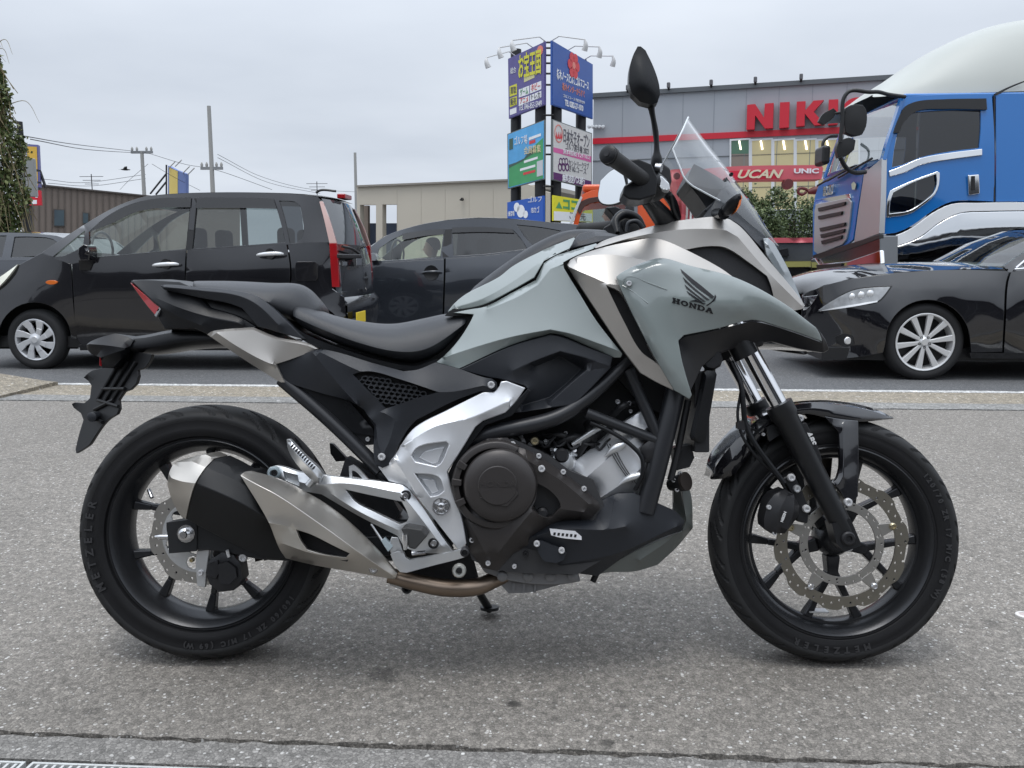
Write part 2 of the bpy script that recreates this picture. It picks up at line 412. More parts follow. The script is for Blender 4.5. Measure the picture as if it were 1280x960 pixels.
# ================================================================ setting: ground, lot, gutter, road
def stone_mat(name, lo, hi, light, scale, speck=.12, bump=.6, stains_and_shade=(), big=.18, tint=(1, .985, .96), rough=.85):
    m = bpy.data.materials.new(name); m.use_nodes = True; t = m.node_tree; b = t.nodes['Principled BSDF']; L = t.links.new
    N = lambda ty: t.nodes.new(ty)
    tc = N('ShaderNodeTexCoord'); co = tc.outputs['Object']
    dn = N('ShaderNodeTexNoise'); dn.inputs['Scale'].default_value = scale * .8; dn.inputs['Detail'].default_value = 2; L(co, dn.inputs['Vector'])
    dv = N('ShaderNodeVectorMath'); dv.operation = 'MULTIPLY_ADD'; L(dn.outputs['Color'], dv.inputs[0]); dv.inputs[1].default_value = (1.1 / scale,) * 3; L(co, dv.inputs[2]); co_raw = co; co = dv.outputs[0]
    v1 = N('ShaderNodeTexVoronoi'); v1.inputs['Scale'].default_value = scale; L(co, v1.inputs['Vector'])
    wob = N('ShaderNodeTexNoise'); wob.inputs['Scale'].default_value = scale * .35; wob.inputs['Detail'].default_value = 5; L(co, wob.inputs['Vector'])
    fine = N('ShaderNodeTexNoise'); fine.inputs['Scale'].default_value = scale * 2.2; fine.inputs['Detail'].default_value = 4; L(co, fine.inputs['Vector'])
    bigN = N('ShaderNodeTexNoise'); bigN.inputs['Scale'].default_value = .9; bigN.inputs['Detail'].default_value = 6; L(co, bigN.inputs['Vector'])
    sx = N('ShaderNodeSeparateColor'); L(v1.outputs['Color'], sx.inputs[0])
    def math_(op, a, b_=None, c=None, clamp=False):
        n = N('ShaderNodeMath'); n.operation = op; n.use_clamp = clamp
        for i, v in enumerate((a, b_, c)):
            if v is None: continue
            if isinstance(v, (int, float)): n.inputs[i].default_value = v
            else: L(v, n.inputs[i])
        return n.outputs[0]
    # base grey from fine and coarse noise
    f = math_('MULTIPLY_ADD', fine.outputs[0], .55, math_('MULTIPLY', wob.outputs[0], .45))
    f = math_('MULTIPLY_ADD', math_('SUBTRACT', f, .5), 1.9, .5, True)
    base = N('ShaderNodeMix'); base.data_type = 'RGBA'; base.inputs[6].default_value = (*[lo * c for c in tint], 1); base.inputs[7].default_value = (*[hi * c for c in tint], 1); L(f, base.inputs[0])
    # stones: each cell its own shade, a few pale ones
    st = N('ShaderNodeMix'); st.data_type = 'RGBA'; st.inputs[7].default_value = (light, light * .985, light * .95, 1)
    L(base.outputs[2], st.inputs[6])
    pale = math_('GREATER_THAN', sx.outputs[0], 1 - speck)
    core = math_('LESS_THAN', v1.outputs['Distance'], math_('MULTIPLY_ADD', sx.outputs[1], .35, .18))
    L(math_('MULTIPLY', math_('MULTIPLY', pale, core), math_('MULTIPLY_ADD', sx.outputs[2], .6, .3)), st.inputs[0])
    sh = N('ShaderNodeMix'); sh.data_type = 'RGBA'; sh.blend_type = 'MULTIPLY'; sh.inputs[0].default_value = 1; L(st.outputs[2], sh.inputs[6])
    k = math_('MULTIPLY_ADD', math_('SUBTRACT', sx.outputs[1], .5), .55, 1.0)
    crk = N('ShaderNodeTexVoronoi'); crk.feature = 'DISTANCE_TO_EDGE'; crk.inputs['Scale'].default_value = scale; L(co, crk.inputs['Vector'])
    gap = N('ShaderNodeMapRange'); gap.inputs[1].default_value = 0; gap.inputs[2].default_value = .14; gap.inputs[3].default_value = .55; gap.inputs[4].default_value = 1; L(crk.outputs['Distance'], gap.inputs[0])
    k = math_('MULTIPLY', k, gap.outputs[0])
    v2 = N('ShaderNodeTexVoronoi'); v2.inputs['Scale'].default_value = scale * .42; L(co, v2.inputs['Vector']); s2 = N('ShaderNodeSeparateColor'); L(v2.outputs['Color'], s2.inputs[0])
    bigst = math_('MULTIPLY', math_('GREATER_THAN', s2.outputs[0], .86), math_('LESS_THAN', v2.outputs['Distance'], math_('MULTIPLY_ADD', s2.outputs[1], .3, .15)))
    k = math_('MULTIPLY', k, math_('MULTIPLY_ADD', math_('MULTIPLY', bigst, s2.outputs[2]), .75, 1.0))
    k = math_('MULTIPLY', k, math_('MULTIPLY_ADD', math_('SUBTRACT', bigN.outputs[0], .5), big * 2.4, 1.0))
    for (x, y, r, d) in stains_and_shade:
        vd = N('ShaderNodeVectorMath'); vd.operation = 'DISTANCE'; L(co_raw, vd.inputs[0]); vd.inputs[1].default_value = (x, y, 0)
        e = math_('MULTIPLY_ADD', math_('SUBTRACT', wob.outputs[0], .5), r * 1.6, vd.outputs['Value'])
        mr = N('ShaderNodeMapRange'); mr.inputs[1].default_value = r * .45; mr.inputs[2].default_value = r; mr.inputs[3].default_value = d; mr.inputs[4].default_value = 1; L(e, mr.inputs[0])
        k = math_('MULTIPLY', k, mr.outputs[0])
    cc_ = N('ShaderNodeCombineColor'); L(k, cc_.inputs[0]); L(k, cc_.inputs[1]); L(k, cc_.inputs[2]); L(cc_.outputs[0], sh.inputs[7])
    L(sh.outputs[2], b.inputs['Base Color']); b.inputs['Roughness'].default_value = rough
    hgt = math_('ADD', math_('MULTIPLY', math_('SUBTRACT', 1, v1.outputs['Distance']), .6), math_('MULTIPLY', fine.outputs[0], .7))
    bu = N('ShaderNodeBump'); bu.inputs['Strength'].default_value = bump; bu.inputs['Distance'].default_value = .004; L(hgt, bu.inputs['Height']); L(bu.outputs[0], b.inputs['Normal'])
    return m
def g2(px, py): p = on_ground(px, py); return (p.x, p.y)
LOT = stone_mat('worn grey asphalt lot', .085, .31, .50, 125, speck=.12, bump=.8, big=.26, tint=(1.07, .985, .875), stains_and_shade=[(*g2(478, 844), .05, .55), (*g2(642, 881), .022, .35), (*g2(759, 929), .02, .4), (*g2(115, 890), .03, .7), (*g2(1118, 808), .05, .72), (*g2(1240, 778), .04, .65), (*g2(640, 800), .5, .86)])  # widest spot, under the bike: oily darkening plus its soft shadow painted in
ROAD = stone_mat('dark road asphalt', .075, .15, .3, 110, speck=.06, bump=.5, tint=(.97, .99, 1.02))
DIRT = stone_mat('distant ground', .14, .22, .3, 20, bump=.2)
CONC = stone_mat('stained concrete kerb', .12, .36, .55, 60, speck=.14, bump=.6, tint=(1.12, .98, .76))
CONC2 = stone_mat('grey gutter concrete', .16, .30, .45, 60, speck=.05, bump=.35, tint=(1, .985, .94))
LINE = stone_mat('worn white road paint', .22, .80, .8, 45, speck=.2, bump=.3, tint=(1, 1, .98))
APRON = stone_mat('grey apron concrete', .105, .31, .5, 110, speck=.12, bump=.8, tint=(1.03, .985, .92))
def sheet(name, pts, z0, z1, mat):
    n = len(pts); V = [(x, y, z1) for x, y in pts] + [(x, y, z0) for x, y in pts]
    o = mk(name, V, [tuple(range(n))] + [(i, i + n, (i + 1) % n + n, (i + 1) % n) for i in range(n)], mat, flat=True); o['kind'] = 'structure'; return o
def jag(x0, x1, y, amp, step, seed):
    rnd = random.Random(seed); k = int((x1 - x0) / step); return [(x0 + (x1 - x0) * i / k, y + rnd.gauss(0, amp)) for i in range(k + 1)]
sheet('ground', [(-1500, -300), (1500, -300), (1500, 2500), (-1500, 2500)], -1.0, -.05, DIRT)
sheet('parking_lot', jag(-9, 9, 1.652, .0035, .03, 3) + jag(-9, 9, 5.855, .005, .06, 4)[::-1], -.05, 0, LOT)
ang_ = jag(-9, 9, 1.642, .0035, .03, 5)[::-1]
sheet('apron', [(-9, 1.56), (-.47, 1.56), (-.47, -14), (9, -14)] + ang_, -.05, -.003, APRON)
sheet('apron', [(-9, -14), (-.4701, -14), (-.4701, 1.29), (-9, 1.29)], -.05, -.003, LOT)
for s in (-1, 1): sheet('parking_lot', [(s * 9.001, -14), (s * 60, -14), (s * 60, 5.855), (s * 9.001, 5.855)][::s], -.05, -.001, LOT)
sheet('gutter', jag(-30, 40, 5.872, .004, .08, 8) + jag(-30, 40, 6.118, .003, .2, 9)[::-1], -.05, .004, CONC2)
sheet('kerb_strip', jag(-30, 40, 6.125, .003, .2, 10) + [(40, 6.655), (-30, 6.655)], -.05, -.002, CONC)
sheet('road', [(-120, 6.66), (120, 6.66), (120, 14.2), (-120, 14.2)], -.05, -.010, ROAD)
sheet('road_line', jag(-30, 30, 6.692, .006, .05, 15) + jag(-30, 30, 6.785, .006, .05, 12)[::-1], -.010, -.005, LINE)
sheet('road_line', [(-60, 10.03), (60, 10.03), (60, 10.15), (-60, 10.15)], -.010, -.005, LINE)
sheet('pavement', [(-120, 14.2), (120, 14.2), (120, 16.6), (-120, 16.6)], -.05, .11, CONC2)
# raised kerb stone with its ramped end at the driveway
kr = []
for x, h in ((-9, .15), (-5.0, .15), (-4.8, .14), (-4.5, .085), (-4.1, .02), (-4.0, .010)):
    kr.append([Vector((x, 5.885, -.02)), Vector((x, 5.90, h * .75 + .012)), Vector((x, 6.02, h + .012)), Vector((x, 6.60, h + .017)), Vector((x, 6.652, h * .8 + .014)), Vector((x, 6.652, -.02))])
grid('kerb', kr, CONC, closed_v=True, caps=True, ang=25)['kind'] = 'structure'
# drain grating at the near edge of the lot
GALV = M('galvanised steel', (.52, .53, .52), .5, metal=.3, var=.2, vscale=40)
def grating(x0, x1, label):
    t = thing('drain_grating', label, 'grating', group='drain gratings along the apron')
    t.location = ((x0 + x1) / 2, 1.43, -.02)
    hx = (x1 - x0) / 2 - .004
    box('frame_bar', (-hx, .1165, -.02), (hx, .122, .017), GALV, t, bevel=.001); box('frame_bar', (-hx, -.122, -.02), (hx, -.108, .017), GALV, t, bevel=.001)
    box('frame_bar', (-hx, -.107, -.02), (-hx + .006, .116, .017), GALV, t); box('frame_bar', (hx - .006, -.107, -.02), (hx, .116, .017), GALV, t)
    n = int((x1 - x0) / .0165); o = None
    for i in range(1, n):
        x = -hx + 2 * hx * i / n
        if o is None: o = box('grate_bar', (-.0028, -.1075, -.02), (.0028, .116, .015), GALV, t); c = o
        else: c = o.copy(); COL.objects.link(c); c.parent = t
        c.location = (x, 0, 0)
grating(-1.045, -.475, 'steel drain grating at the bottom left edge, the longer one')
grating(-1.62, -1.05, 'steel drain grating cut off by the bottom left corner')
tr = tag(sheet('drain_trough', [(-9, 1.29), (-.4702, 1.29), (-.4702, 1.5599), (-9, 1.5599)], -.05, -.045, DARK), kind='structure')
# survey marker at the right edge
mk_p = on_ground(1281, 771)
sm_ = thing('ground_marker', 'small pale round marker set in the asphalt at the right edge', 'marker', loc=(mk_p.x, mk_p.y, 0))
lathe('rim', (0, 0, 0), [(.024, .0), (.024, .006), (.021, .008), (.016, .008), (.015, .005)], M('pale plastic', (.6, .58, .56), .5), sm_, axis='z', cap=False)
lathe('disc', (0, 0, 0), [(0, .005), (.0155, .005)], M('pinkish resin', (.42, .36, .35), .5), sm_, axis='z', cap=False)
# ================================================================ motorcycle
B = Frame((-0.1087, 2.0638, 0), yaw=2.468, lean=8)
bike = thing('motorcycle', 'grey and silver adventure motorcycle parked side-on, closest to the viewer', 'motorcycle', B)
GREY = M('grey gloss paint', (.215, .245, .24), .22, coat=.9, var=.02, vscale=3)
SILVER = M('satin champagne silver', (.44, .42, .395), .40, metal=.7, bump=.03, bscale=1500)
SATIN = M('satin nickel steel', (.55, .52, .475), .34, metal=.9, var=.03, vscale=5, rvar=.03)
FRAMEALU = M('silver painted casting', (.66, .67, .69), .34, metal=.55, bump=.08, bscale=900, var=.03, vscale=10)
ENGCOV = M('brown grey engine cover', (.042, .038, .037), .38, metal=.35, bump=.12, bscale=900)
SEAT = M('black vinyl', (.017, .0185, .022), .36, bump=.3, bscale=1300)
RIM = M('satin black wheel', (.030, .031, .034), .27, metal=.5, bump=.05, bscale=900)
FORKBLK = M('black fork casting', (.012, .0125, .014), .38, metal=.2, bump=.08, bscale=800)
DISC = M('brake disc bronze grey', (.27, .25, .21), .38, metal=1, var=.12, vscale=60)
DISC2 = M('brake disc worn steel', (.42, .405, .38), .38, metal=1, var=.1, vscale=60)
PIPE = M('heat tinted exhaust pipe', (.23, .18, .14), .38, metal=1, var=.25, vscale=14)
RED = M('red tail lens', (.32, .012, .016), .12, coat=.6)
ORANGE = M('amber lens', (.62, .14, .02), .2, coat=.5)
GREYMAT = M('dark grey composite', (.05, .052, .056), .5)
BLUEZ = M('zinc connector', (.42, .50, .54), .35, metal=.4)
TUBEM = M('black frame tube', (.018, .019, .022), .36, metal=.1, bump=.05, bscale=600)
CAL = M('black caliper', (.02, .02, .022), .45, metal=.3, bump=.1, bscale=600)
PRINT = M('black print', (.008, .008, .01), .35)
def thin_glass(name, tint, refl=1.45, rough=.0, f0=.045):
    """a single sheet of glass: tinted see-through plus mirror reflection that grows at grazing angles"""
    m = bpy.data.materials.new(name); m.use_nodes = True; t = m.node_tree; t.nodes.clear()
    o = t.nodes.new('ShaderNodeOutputMaterial'); mx = t.nodes.new('ShaderNodeMixShader'); lw_ = t.nodes.new('ShaderNodeLayerWeight'); lw_.inputs[0].default_value = .5
    p5 = t.nodes.new('ShaderNodeMath'); p5.operation = 'POWER'; p5.inputs[1].default_value = 5; t.links.new(lw_.outputs['Facing'], p5.inputs[0])
    ma = t.nodes.new('ShaderNodeMath'); ma.operation = 'MULTIPLY_ADD'; ma.inputs[1].default_value = .9; ma.inputs[2].default_value = f0 * 1.6; t.links.new(p5.outputs[0], ma.inputs[0])
    tr = t.nodes.new('ShaderNodeBsdfTransparent'); tr.inputs[0].default_value = (*tint, 1)
    gl = t.nodes.new('ShaderNodeBsdfGlossy'); gl.inputs['Roughness'].default_value = rough; gl.inputs['Color'].default_value = (1, 1, 1, 1)
    t.links.new(ma.outputs[0], mx.inputs[0]); t.links.new(tr.outputs[0], mx.inputs[1]); t.links.new(gl.outputs[0], mx.inputs[2]); t.links.new(mx.outputs[0], o.inputs[0])
    return m
SCREEN = thin_glass('clear windscreen', (.80, .82, .83), f0=.07)
def bp(*a, **k):
    if 'creases' in k and k['creases']: k['res'] = min(6, k.get('res', 6)); k.setdefault('crisp', True); k['relax'] = 0 if k['crisp'] else k.get('relax', 4); k['ang'] = max(k.get('ang', 28), 36)
    k.setdefault('corner', 19)
    return panel(a[0], B, a[1], a[2], k.pop('parent', bike), **k)
def pr(px, w): return px * (2.15 - w) / FPX
BOLT = M('bright zinc bolt', (.66, .66, .67), .3, metal=.45)
def bolt(px, py, w, rpx, mat=BOLT, parent=None, h=.006, name='bolt'):
    r = pr(rpx, w)
    return lathe(name, B(px, py, w), [(r * 1.0, -.004), (r, h * .5), (r * .8, h), (r * .5, h), (r * .42, h * .3), (0, h * .3)], mat, parent or bike, n=14)

# ---- wheels
TREAD = M('tyre tread', (.018, .0182, .019), .6, var=.25, vscale=40, bump=.15, bscale=400, spec=.3)
def tyre_mesh(name, c, Rt, hw, rim_hw, parent, pitch, slant, n=900):
    rs, ws = (Rt - .034, hw) if hw > .07 else (Rt - .031, hw)
    half = [(.2175, rim_hw), (.2225, rim_hw + .006), (.229, rim_hw + .0075), (.2325, rim_hw + .0095), (.2345, rim_hw + .0092), (.236, rim_hw + .0078), (.2375, hw * .90), (.2385, hw * .905), (.246, hw * .955), (.256, hw * .985), (.2575, hw * .978), (rs - .006, hw * .985), (rs - .002, hw * .992), (rs - .0012, hw * .978), (rs + .001, hw * .978)]
    crown = [(rs + (Rt - rs) * math.cos(R(q)) ** .82, ws * math.sin(R(q))) for q in np.linspace(84, -84, 43)]
    crown = [(rs - .005, ws * .96), (rs - .0015, ws * .985)] + crown + [(rs - .0015, -ws * .985), (rs - .005, -ws * .96)]
    th = [2 * math.pi * k / n for k in range(n)]
    P3 = lambda r, w, t: Vector((c[0] + r * math.cos(t), -w, c[1] + r * math.sin(t)))
    for s in (1, -1): grid(name, [[P3(r, w * s, t) for r, w in half] for t in th[::4]], RUBBER, parent, closed_u=True, ang=40)
    rows = []
    for t in th:
        row = []
        for r, w in crown:
            a = abs(w) / ws; g = 0
            ph = (t * pitch / (2 * math.pi) + slant * a + (0 if w > 0 else .5)) % 1.0; ph2 = (ph + .5 + .15 * a) % 1.0
            if .08 < a < .955 and ph < .115: g = .009
            if .50 < a < .955 and ph2 < .10: g = .0085
            row.append(P3(r - g, w, t))
        rows.append(row)
    return grid('tread', rows, TREAD, parent, closed_u=True, ang=38)
def geo_beam(a, b, w1, d1, w2, d2):
    """flat bar in the wheel plane from a to b, (x,z) with half widths and lateral ranges"""
    a, b = np.array(a[:2]), np.array(b[:2]); t = (b - a) / np.linalg.norm(b - a); nrm = np.array([-t[1], t[0]]); V = []
    for p, hw_, (d0, d1_) in ((a, w1, d1), (b, w2, d2)):
        for s in (-1, 1):
            q = p + nrm * hw_ * s; V += [Vector((q[0], -d1_, q[1])), Vector((q[0], -d0, q[1]))]
    return V, [(0, 1, 3, 2), (4, 6, 7, 5), (0, 4, 5, 1), (2, 3, 7, 6), (0, 2, 6, 4), (1, 5, 7, 3)]
def merge(name, parts, mat, parent, bevel=.003, ang=30):
    V, Fc = [], []
    for v, f in parts:
        o = len(V); V += list(v); Fc += [tuple(i + o for i in q) for q in f]
    return mk(name, V, Fc, mat, parent, bevel=bevel, ang=ang)
def arc_text(word, c, r, w, a0, da, size, parent, mat, facing_out=True):
    for i, ch in enumerate(word):
        a = R(a0 + da * i)
        o = Vector((c[0] + r * math.cos(a), -w, c[1] + r * math.sin(a)))
        rad = Vector((math.cos(a), 0, math.sin(a))); tan = Vector((math.sin(a), 0, -math.cos(a)))
        if not facing_out: rad, tan = -rad, -tan
        text('tyre_letter', ch, mat, parent, o, tan, rad, size, 'CENTER', .0006, .0008)
LETTER = M('moulded tyre lettering', (.026, .026, .028), .55)
def make_wheel(cx, Rt, hw, rim_hw, ang0, pitch, slant, hubw):
    c = (cx, Rt)
    k = rim_hw
    prof = [(.215, k - .004), (.2285, k + .004), (.2300, k + .009), (.2270, k + .011), (.2150, k), (.2090, k - .012), (.2050, k - .022), (.2000, .022), (.1980, .016), (.1980, -.016), (.2000, -.022), (.2050, -k + .022), (.2090, -k + .012), (.215, -k), (.227, -k - .011), (.230, -k - .009), (.2285, -k - .004), (.215, -k + .004)]
    wh = lathe('wheel', (cx, 0, Rt), prof, RIM, bike, n=120, cap=False)
    lathe('hub', (cx, 0, Rt), [(.0, hubw), (.022, hubw), (.03, hubw - .006), (.036, hubw - .02), (.042, .02), (.042, -.02), (.036, -hubw + .02), (.022, -hubw), (0, -hubw)], RIM, wh, n=40)
    for i in range(5):
        a = ang0 + i * 72; pt = lambda r, q: (cx + r * math.cos(R(q)), Rt + r * math.sin(R(q)))
        parts = [geo_beam(pt(.04, a), pt(.090, a), .017, (-.022, .022), .0125, (-.019, .019))]
        for s in (-1, 1):
            parts.append(geo_beam(pt(.082, a + s * 3), pt(.160, a + s * 15), .0095, (-.017, .018), .0075, (-.013, .015)))
            parts.append(geo_beam(pt(.156, a + s * 14.8), pt(.2015, a + s * 18), .0075, (-.012, .014), .012, (-.015, .018)))
        merge('spoke', parts, RIM, wh, bevel=.005)
    tyre_mesh('tyre', c, Rt, hw, rim_hw, wh, pitch, slant)
    return wh, c
rear, rc = make_wheel(-.7675, .312, .080, .056, 0, 15, .95, .06)
front, fc = make_wheel(.7675, .300, .060, .044, -18, 17, -1.1, .055)
arc_text('METZELER', rc, .262, .0808, 208, -6.2, .027, rear, LETTER)
arc_text('160/60 ZR 17 M/C (69 W)', rc, .262, .0808, 326, -2.9, .017, rear, LETTER)
arc_text('METZELER', fc, .2525, .0600, 285, -5.4, .021, front, LETTER)
arc_text('120/70 ZR 17 M/C (58 W)', fc, .255, .0600, 38, -3.1, .017, front, LETTER)
# valve and balance weights
tube('valve_stem', [B(957, 607, .02), B(950, 600, .03)], .004, STEEL, front)
box('balance_weight', (fc[0] - .058, -.02, fc[1] - .181), (fc[0] - .010, .012, fc[1] - .1765), ALU, front, bevel=.001)
tube('valve_stem', [B(186, 612, .02), B(190, 622, .03)], .005, STEEL, rear)

# ---- brake discs
def disc(name, c, r_out, r_in, wave, nw, w, th, mat, parent, hole_rows, ph=0):
    out = []
    for k in range(nw * 12):
        q = 2 * math.pi * k / (nw * 12); s = math.sin(q * nw + ph)
        out.append((c[0] + (r_out - wave * (.5 - .5 * max(-1, min(1, 1.8 * s)))) * math.cos(q), c[1] + (r_out - wave * (.5 - .5 * max(-1, min(1, 1.8 * s)))) * math.sin(q), w))
    hs = [[(c[0] + r_in * math.cos(-2 * math.pi * k / 72), c[1] + r_in * math.sin(-2 * math.pi * k / 72), w) for k in range(72)]]
    for rr, cnt, off, hr in hole_rows:
        for k in range(cnt):
            q = 2 * math.pi * (k + off) / cnt; x, z = c[0] + rr * math.cos(q), c[1] + rr * math.sin(q)
            hs.append([(x + hr * math.cos(t), z + hr * math.sin(t), w) for t in np.linspace(0, -2 * math.pi, 8, endpoint=False)])
    return panel(name, LOCAL, out, mat, parent, holes=hs, res=.012, depth=th, bevel=.0006, ang=40, seg=1)
disc('brake_disc', fc, .160, .128, .007, 10, .073, .005, DISC, front, [(.152, 20, .1, .0032), (.144, 20, .5, .0032), (.136, 20, .9, .0032)])
car = disc('disc_carrier', fc, .100, .080, .0, 10, .076, .005, DISC2, front, [(.094, 30, 0, .0022), (.0865, 10, .3, .003)])
for i in range(5):
    a = R(-53 + 72 * i); p = lambda r, q: (fc[0] + r * math.cos(q), fc[1] + r * math.sin(q))
    merge('carrier_tab', [geo_beam(p(.095, a), p(.131, a), .016, (.071, .0765), .008, (.071, .0765))], DISC2, front, bevel=.001)
    x, z = p(.127, a)
    lathe('disc_bolt', (x, 0, z), [(.0085, .070), (.0085, .080), (.006, .083), (.004, .083), (.0035, .080), (0, .080)], M('zinc yellow bolt', (.55, .48, .32), .3, metal=1) if i in (1, 3) else STEEL, front, n=12)
disc('brake_disc', rc, .120, .086, .006, 8, .088, .005, DISC2, rear, [(.113, 16, .1, .0032), (.104, 16, .6, .0032), (.096, 16, .2, .003)])
disc('disc_carrier', rc, .088, .045, .0, 8, .089, .004, ALU, rear, [(.066, 6, .3, .016)])

# ---- swingarm, axle, chain, rear caliper
SW = M('black swingarm', (.017, .018, .02), .4, metal=.15, bump=.1, bscale=700)
bp('swingarm', [(208, 653), (236, 648), (246, 652), (330, 676), (430, 672), (520, 664), (560, 650), (575, 668), (560, 690), (500, 694), (420, 700), (330, 700), (260, 688), (246, 688), (211, 692)], SW, w=.135, depth=.035, bevel=.004, res=14, mirror=True)
box('swingarm_bridge', (B(480, 640).x, -.12, B(480, 690).z), (B(560, 640).x, .12, B(480, 640).z), SW, bike, bevel=.01)
bp('axle_plate', [(208, 653), (238, 649), (246, 653), (246, 689), (211, 692)], SW, w=.139, depth=.004, bevel=.001)
lathe('axle_nut', B(233, 667, .139), [(.021, 0), (.021, .003), (.015, .003), (.0145, .013), (.009, .017), (.008, .022), (0, .022)], STEEL, bike, n=12)
tube('chain_adjuster', [B(212, 671, .12), B(200, 671, .12), B(194, 671, .12)], [.006, .006, .004], STEEL, bike)
bp('caliper_bracket', [(246, 688), (262, 686), (256, 735), (246, 733), (244, 700)], ALU, w=.120, depth=.014, bevel=.003)
bolt(251, 716, .121, 4, parent=bike)
rcal = bp('rear_caliper', [(260, 702), (278, 690), (292, 694), (300, 705), (303, 724), (292, 738), (274, 740), (262, 730), (257, 716)], CAL, w=.132, depth=.05, bulge=.005, bk=3, res=5)
bp('caliper_piston', [(272, 706), (284, 702), (294, 710), (296, 722), (286, 731), (274, 728)], CAL, w=.150, depth=.02, bevel=.003, res=5, parent=rcal)
tube('bleed_nipple', [B(286, 696, .14), B(284, 688, .145)], .004, BOLT, rcal, n=8)
bp('caliper_cover', [(259, 706), (272, 700), (274, 716), (270, 724), (260, 720)], CAL, w=.142, depth=.012, bevel=.002, res=6)
bolt(304, 697, .13, 5.5)
bolt(240, 700, .1, 3, M('zinc yellow bolt'))
for px, py in ((276, 690), (288, 686), (296, 684)):
    tube('brake_hose_fitting', [B(px, py, .12), B(px + 8, py - 3, .12)], .005, CAL, bike)
links = []
for i in range(22):
    a, b = B(318 + i * 11, 699 - i * 1.3, -.075), B(318 + i * 11 + 9, 699 - (i + .9) * 1.3, -.075)
    links.append(geo_beam((a.x, a.z), (b.x, b.z), .0075, (-.086, -.078), .0055, (-.086, -.078)))
merge('drive_chain', links, M('dark chain steel', (.05, .045, .04), .45, metal=1), bike, bevel=0)

# ---- exhaust
muf = bp('muffler', [(268, 573, .21), (283, 580, .215), (301, 590, .22), (314, 590, .22), (345, 640, .20), (362, 700, .16), (332, 698, .165), (300, 684, .175), (232, 649, .19), (238, 622, .245), (244, 604, .262), (257, 584, .238)], M('matte black heat paint', (.0085, .009, .010), .5, bump=.2, bscale=1200, spec=.35),
   creases=[[(244, 604, .262), (290, 624, .266), (335, 648, .25)], [(257, 584, .238), (300, 603, .246), (330, 624, .24)]], depth=.10, bevel=.004, res=7, ang=35)
bp('end_cap', [(211, 592, .205), (215, 583, .20), (220, 577, .195), (240, 571, .2), (257, 568, .205), (268, 573, .213), (257, 584, .241), (244, 604, .265), (238, 622, .248), (232, 649, .193), (226, 645, .185), (219, 634, .18), (213, 620, .19), (209, 605, .2)], SATIN,
   creases=[[(210, 596, .226), (228, 602, .250), (244, 604, .265)], [(220, 578, .205), (240, 577, .228), (257, 584, .241)]], depth=.09, bevel=.003, res=6, ang=30, parent=muf)
bp('heat_shield', [(300, 594, .246), (305, 590, .235), (313, 589, .222), (345, 598, .212), (375, 612, .205), (420, 640, .198), (470, 686, .19), (497, 717, .18), (494, 724, .175), (478, 722, .18), (440, 715, .185), (400, 708, .19), (357, 698, .195), (350, 688, .225), (336, 654, .262), (322, 629, .264), (310, 610, .256)], SATIN,
   creases=[[(300, 594, .246), (322, 606, .268), (345, 618, .278), (400, 655, .264), (455, 695, .232), (494, 722, .18)], [(336, 654, .27), (355, 657, .274), (366, 660, .273)], [(350, 678, .25), (384, 690, .252), (432, 700, .226)]],
   holes=[[(370, 662, .274), (388, 668, .267), (420, 684, .25), (437, 692, .236), (432, 697, .233), (405, 693, .245), (384, 687, .252), (376, 676, .262)]], depth=.012, bevel=.003, res=6, ang=26, parent=muf)
bp('heat_shield_recess', [(366, 658), (440, 690), (434, 702), (382, 692)], DARK, w=.225, depth=.01, bevel=0, parent=muf)
bolt(467, 711, .196, 6, STEEL, muf)
tube('exhaust_pipe', [B(486, 719, .15), B(520, 728, .15), B(560, 735, .14), B(598, 733, .12), B(625, 722, .09), B(700, 712, .05)], [.018, .0195, .0205, .0205, .019, .018], PIPE, bike, n=18)
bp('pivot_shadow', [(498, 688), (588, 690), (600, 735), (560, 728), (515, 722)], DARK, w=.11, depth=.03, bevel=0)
bolt(574, 713, .175, 9, M('white zinc washer', (.62, .63, .60), .4, metal=.6), h=.01)
lathe('bush', B(574, 713, .188), [(.0068, -.002), (.0068, .003), (.004, .004), (0, .004)], CAL, bike, n=12)
bolt(509, 735, .12, 7, CAL, h=.012)
tube('link_plate', [B(488, 728, .1), B(512, 738, .1)], .006, ALU, bike)

# ---- frame, engine core
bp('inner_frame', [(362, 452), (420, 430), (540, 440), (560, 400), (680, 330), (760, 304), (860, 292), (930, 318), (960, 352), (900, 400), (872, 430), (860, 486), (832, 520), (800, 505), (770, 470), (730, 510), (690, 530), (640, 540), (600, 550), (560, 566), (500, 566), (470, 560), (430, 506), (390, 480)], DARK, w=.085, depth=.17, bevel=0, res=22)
bp('engine_gap_fill', [(598, 548), (660, 528), (720, 505), (786, 466), (832, 500), (824, 560), (800, 525), (712, 592), (655, 566)], DARK, w=.06, depth=.12, bevel=0, res=20)  # near-black filler added so the open gap above the engine reads dark
bp('engine_block', [(580, 566), (640, 548), (690, 572), (712, 588), (742, 600), (758, 640), (752, 700), (722, 718), (620, 712), (590, 700), (574, 650), (566, 600)], M('dark engine casting', (.05, .05, .052), .5, metal=.5), w=.16, depth=.32, bevel=.01, res=18)
cyl = bp('cylinder', [(702, 590, .10), (750, 552, .10), (795, 518, .10), (807, 512, .10), (818, 545, .10), (828, 590, .10), (800, 626, .10), (752, 634, .10), (738, 614, .10)], FRAMEALU, creases=[[(722, 606, .142), (776, 560, .145), (812, 532, .13)], [(742, 628, .125), (796, 590, .145), (822, 560, .13)]], depth=.2, bevel=.004, res=8, ang=40)
tube('cylinder_boss', [B(756, 571, .148), B(768, 561, .15), B(780, 555, .15)], [.002, .010, .009], ALU, cyl, n=12)
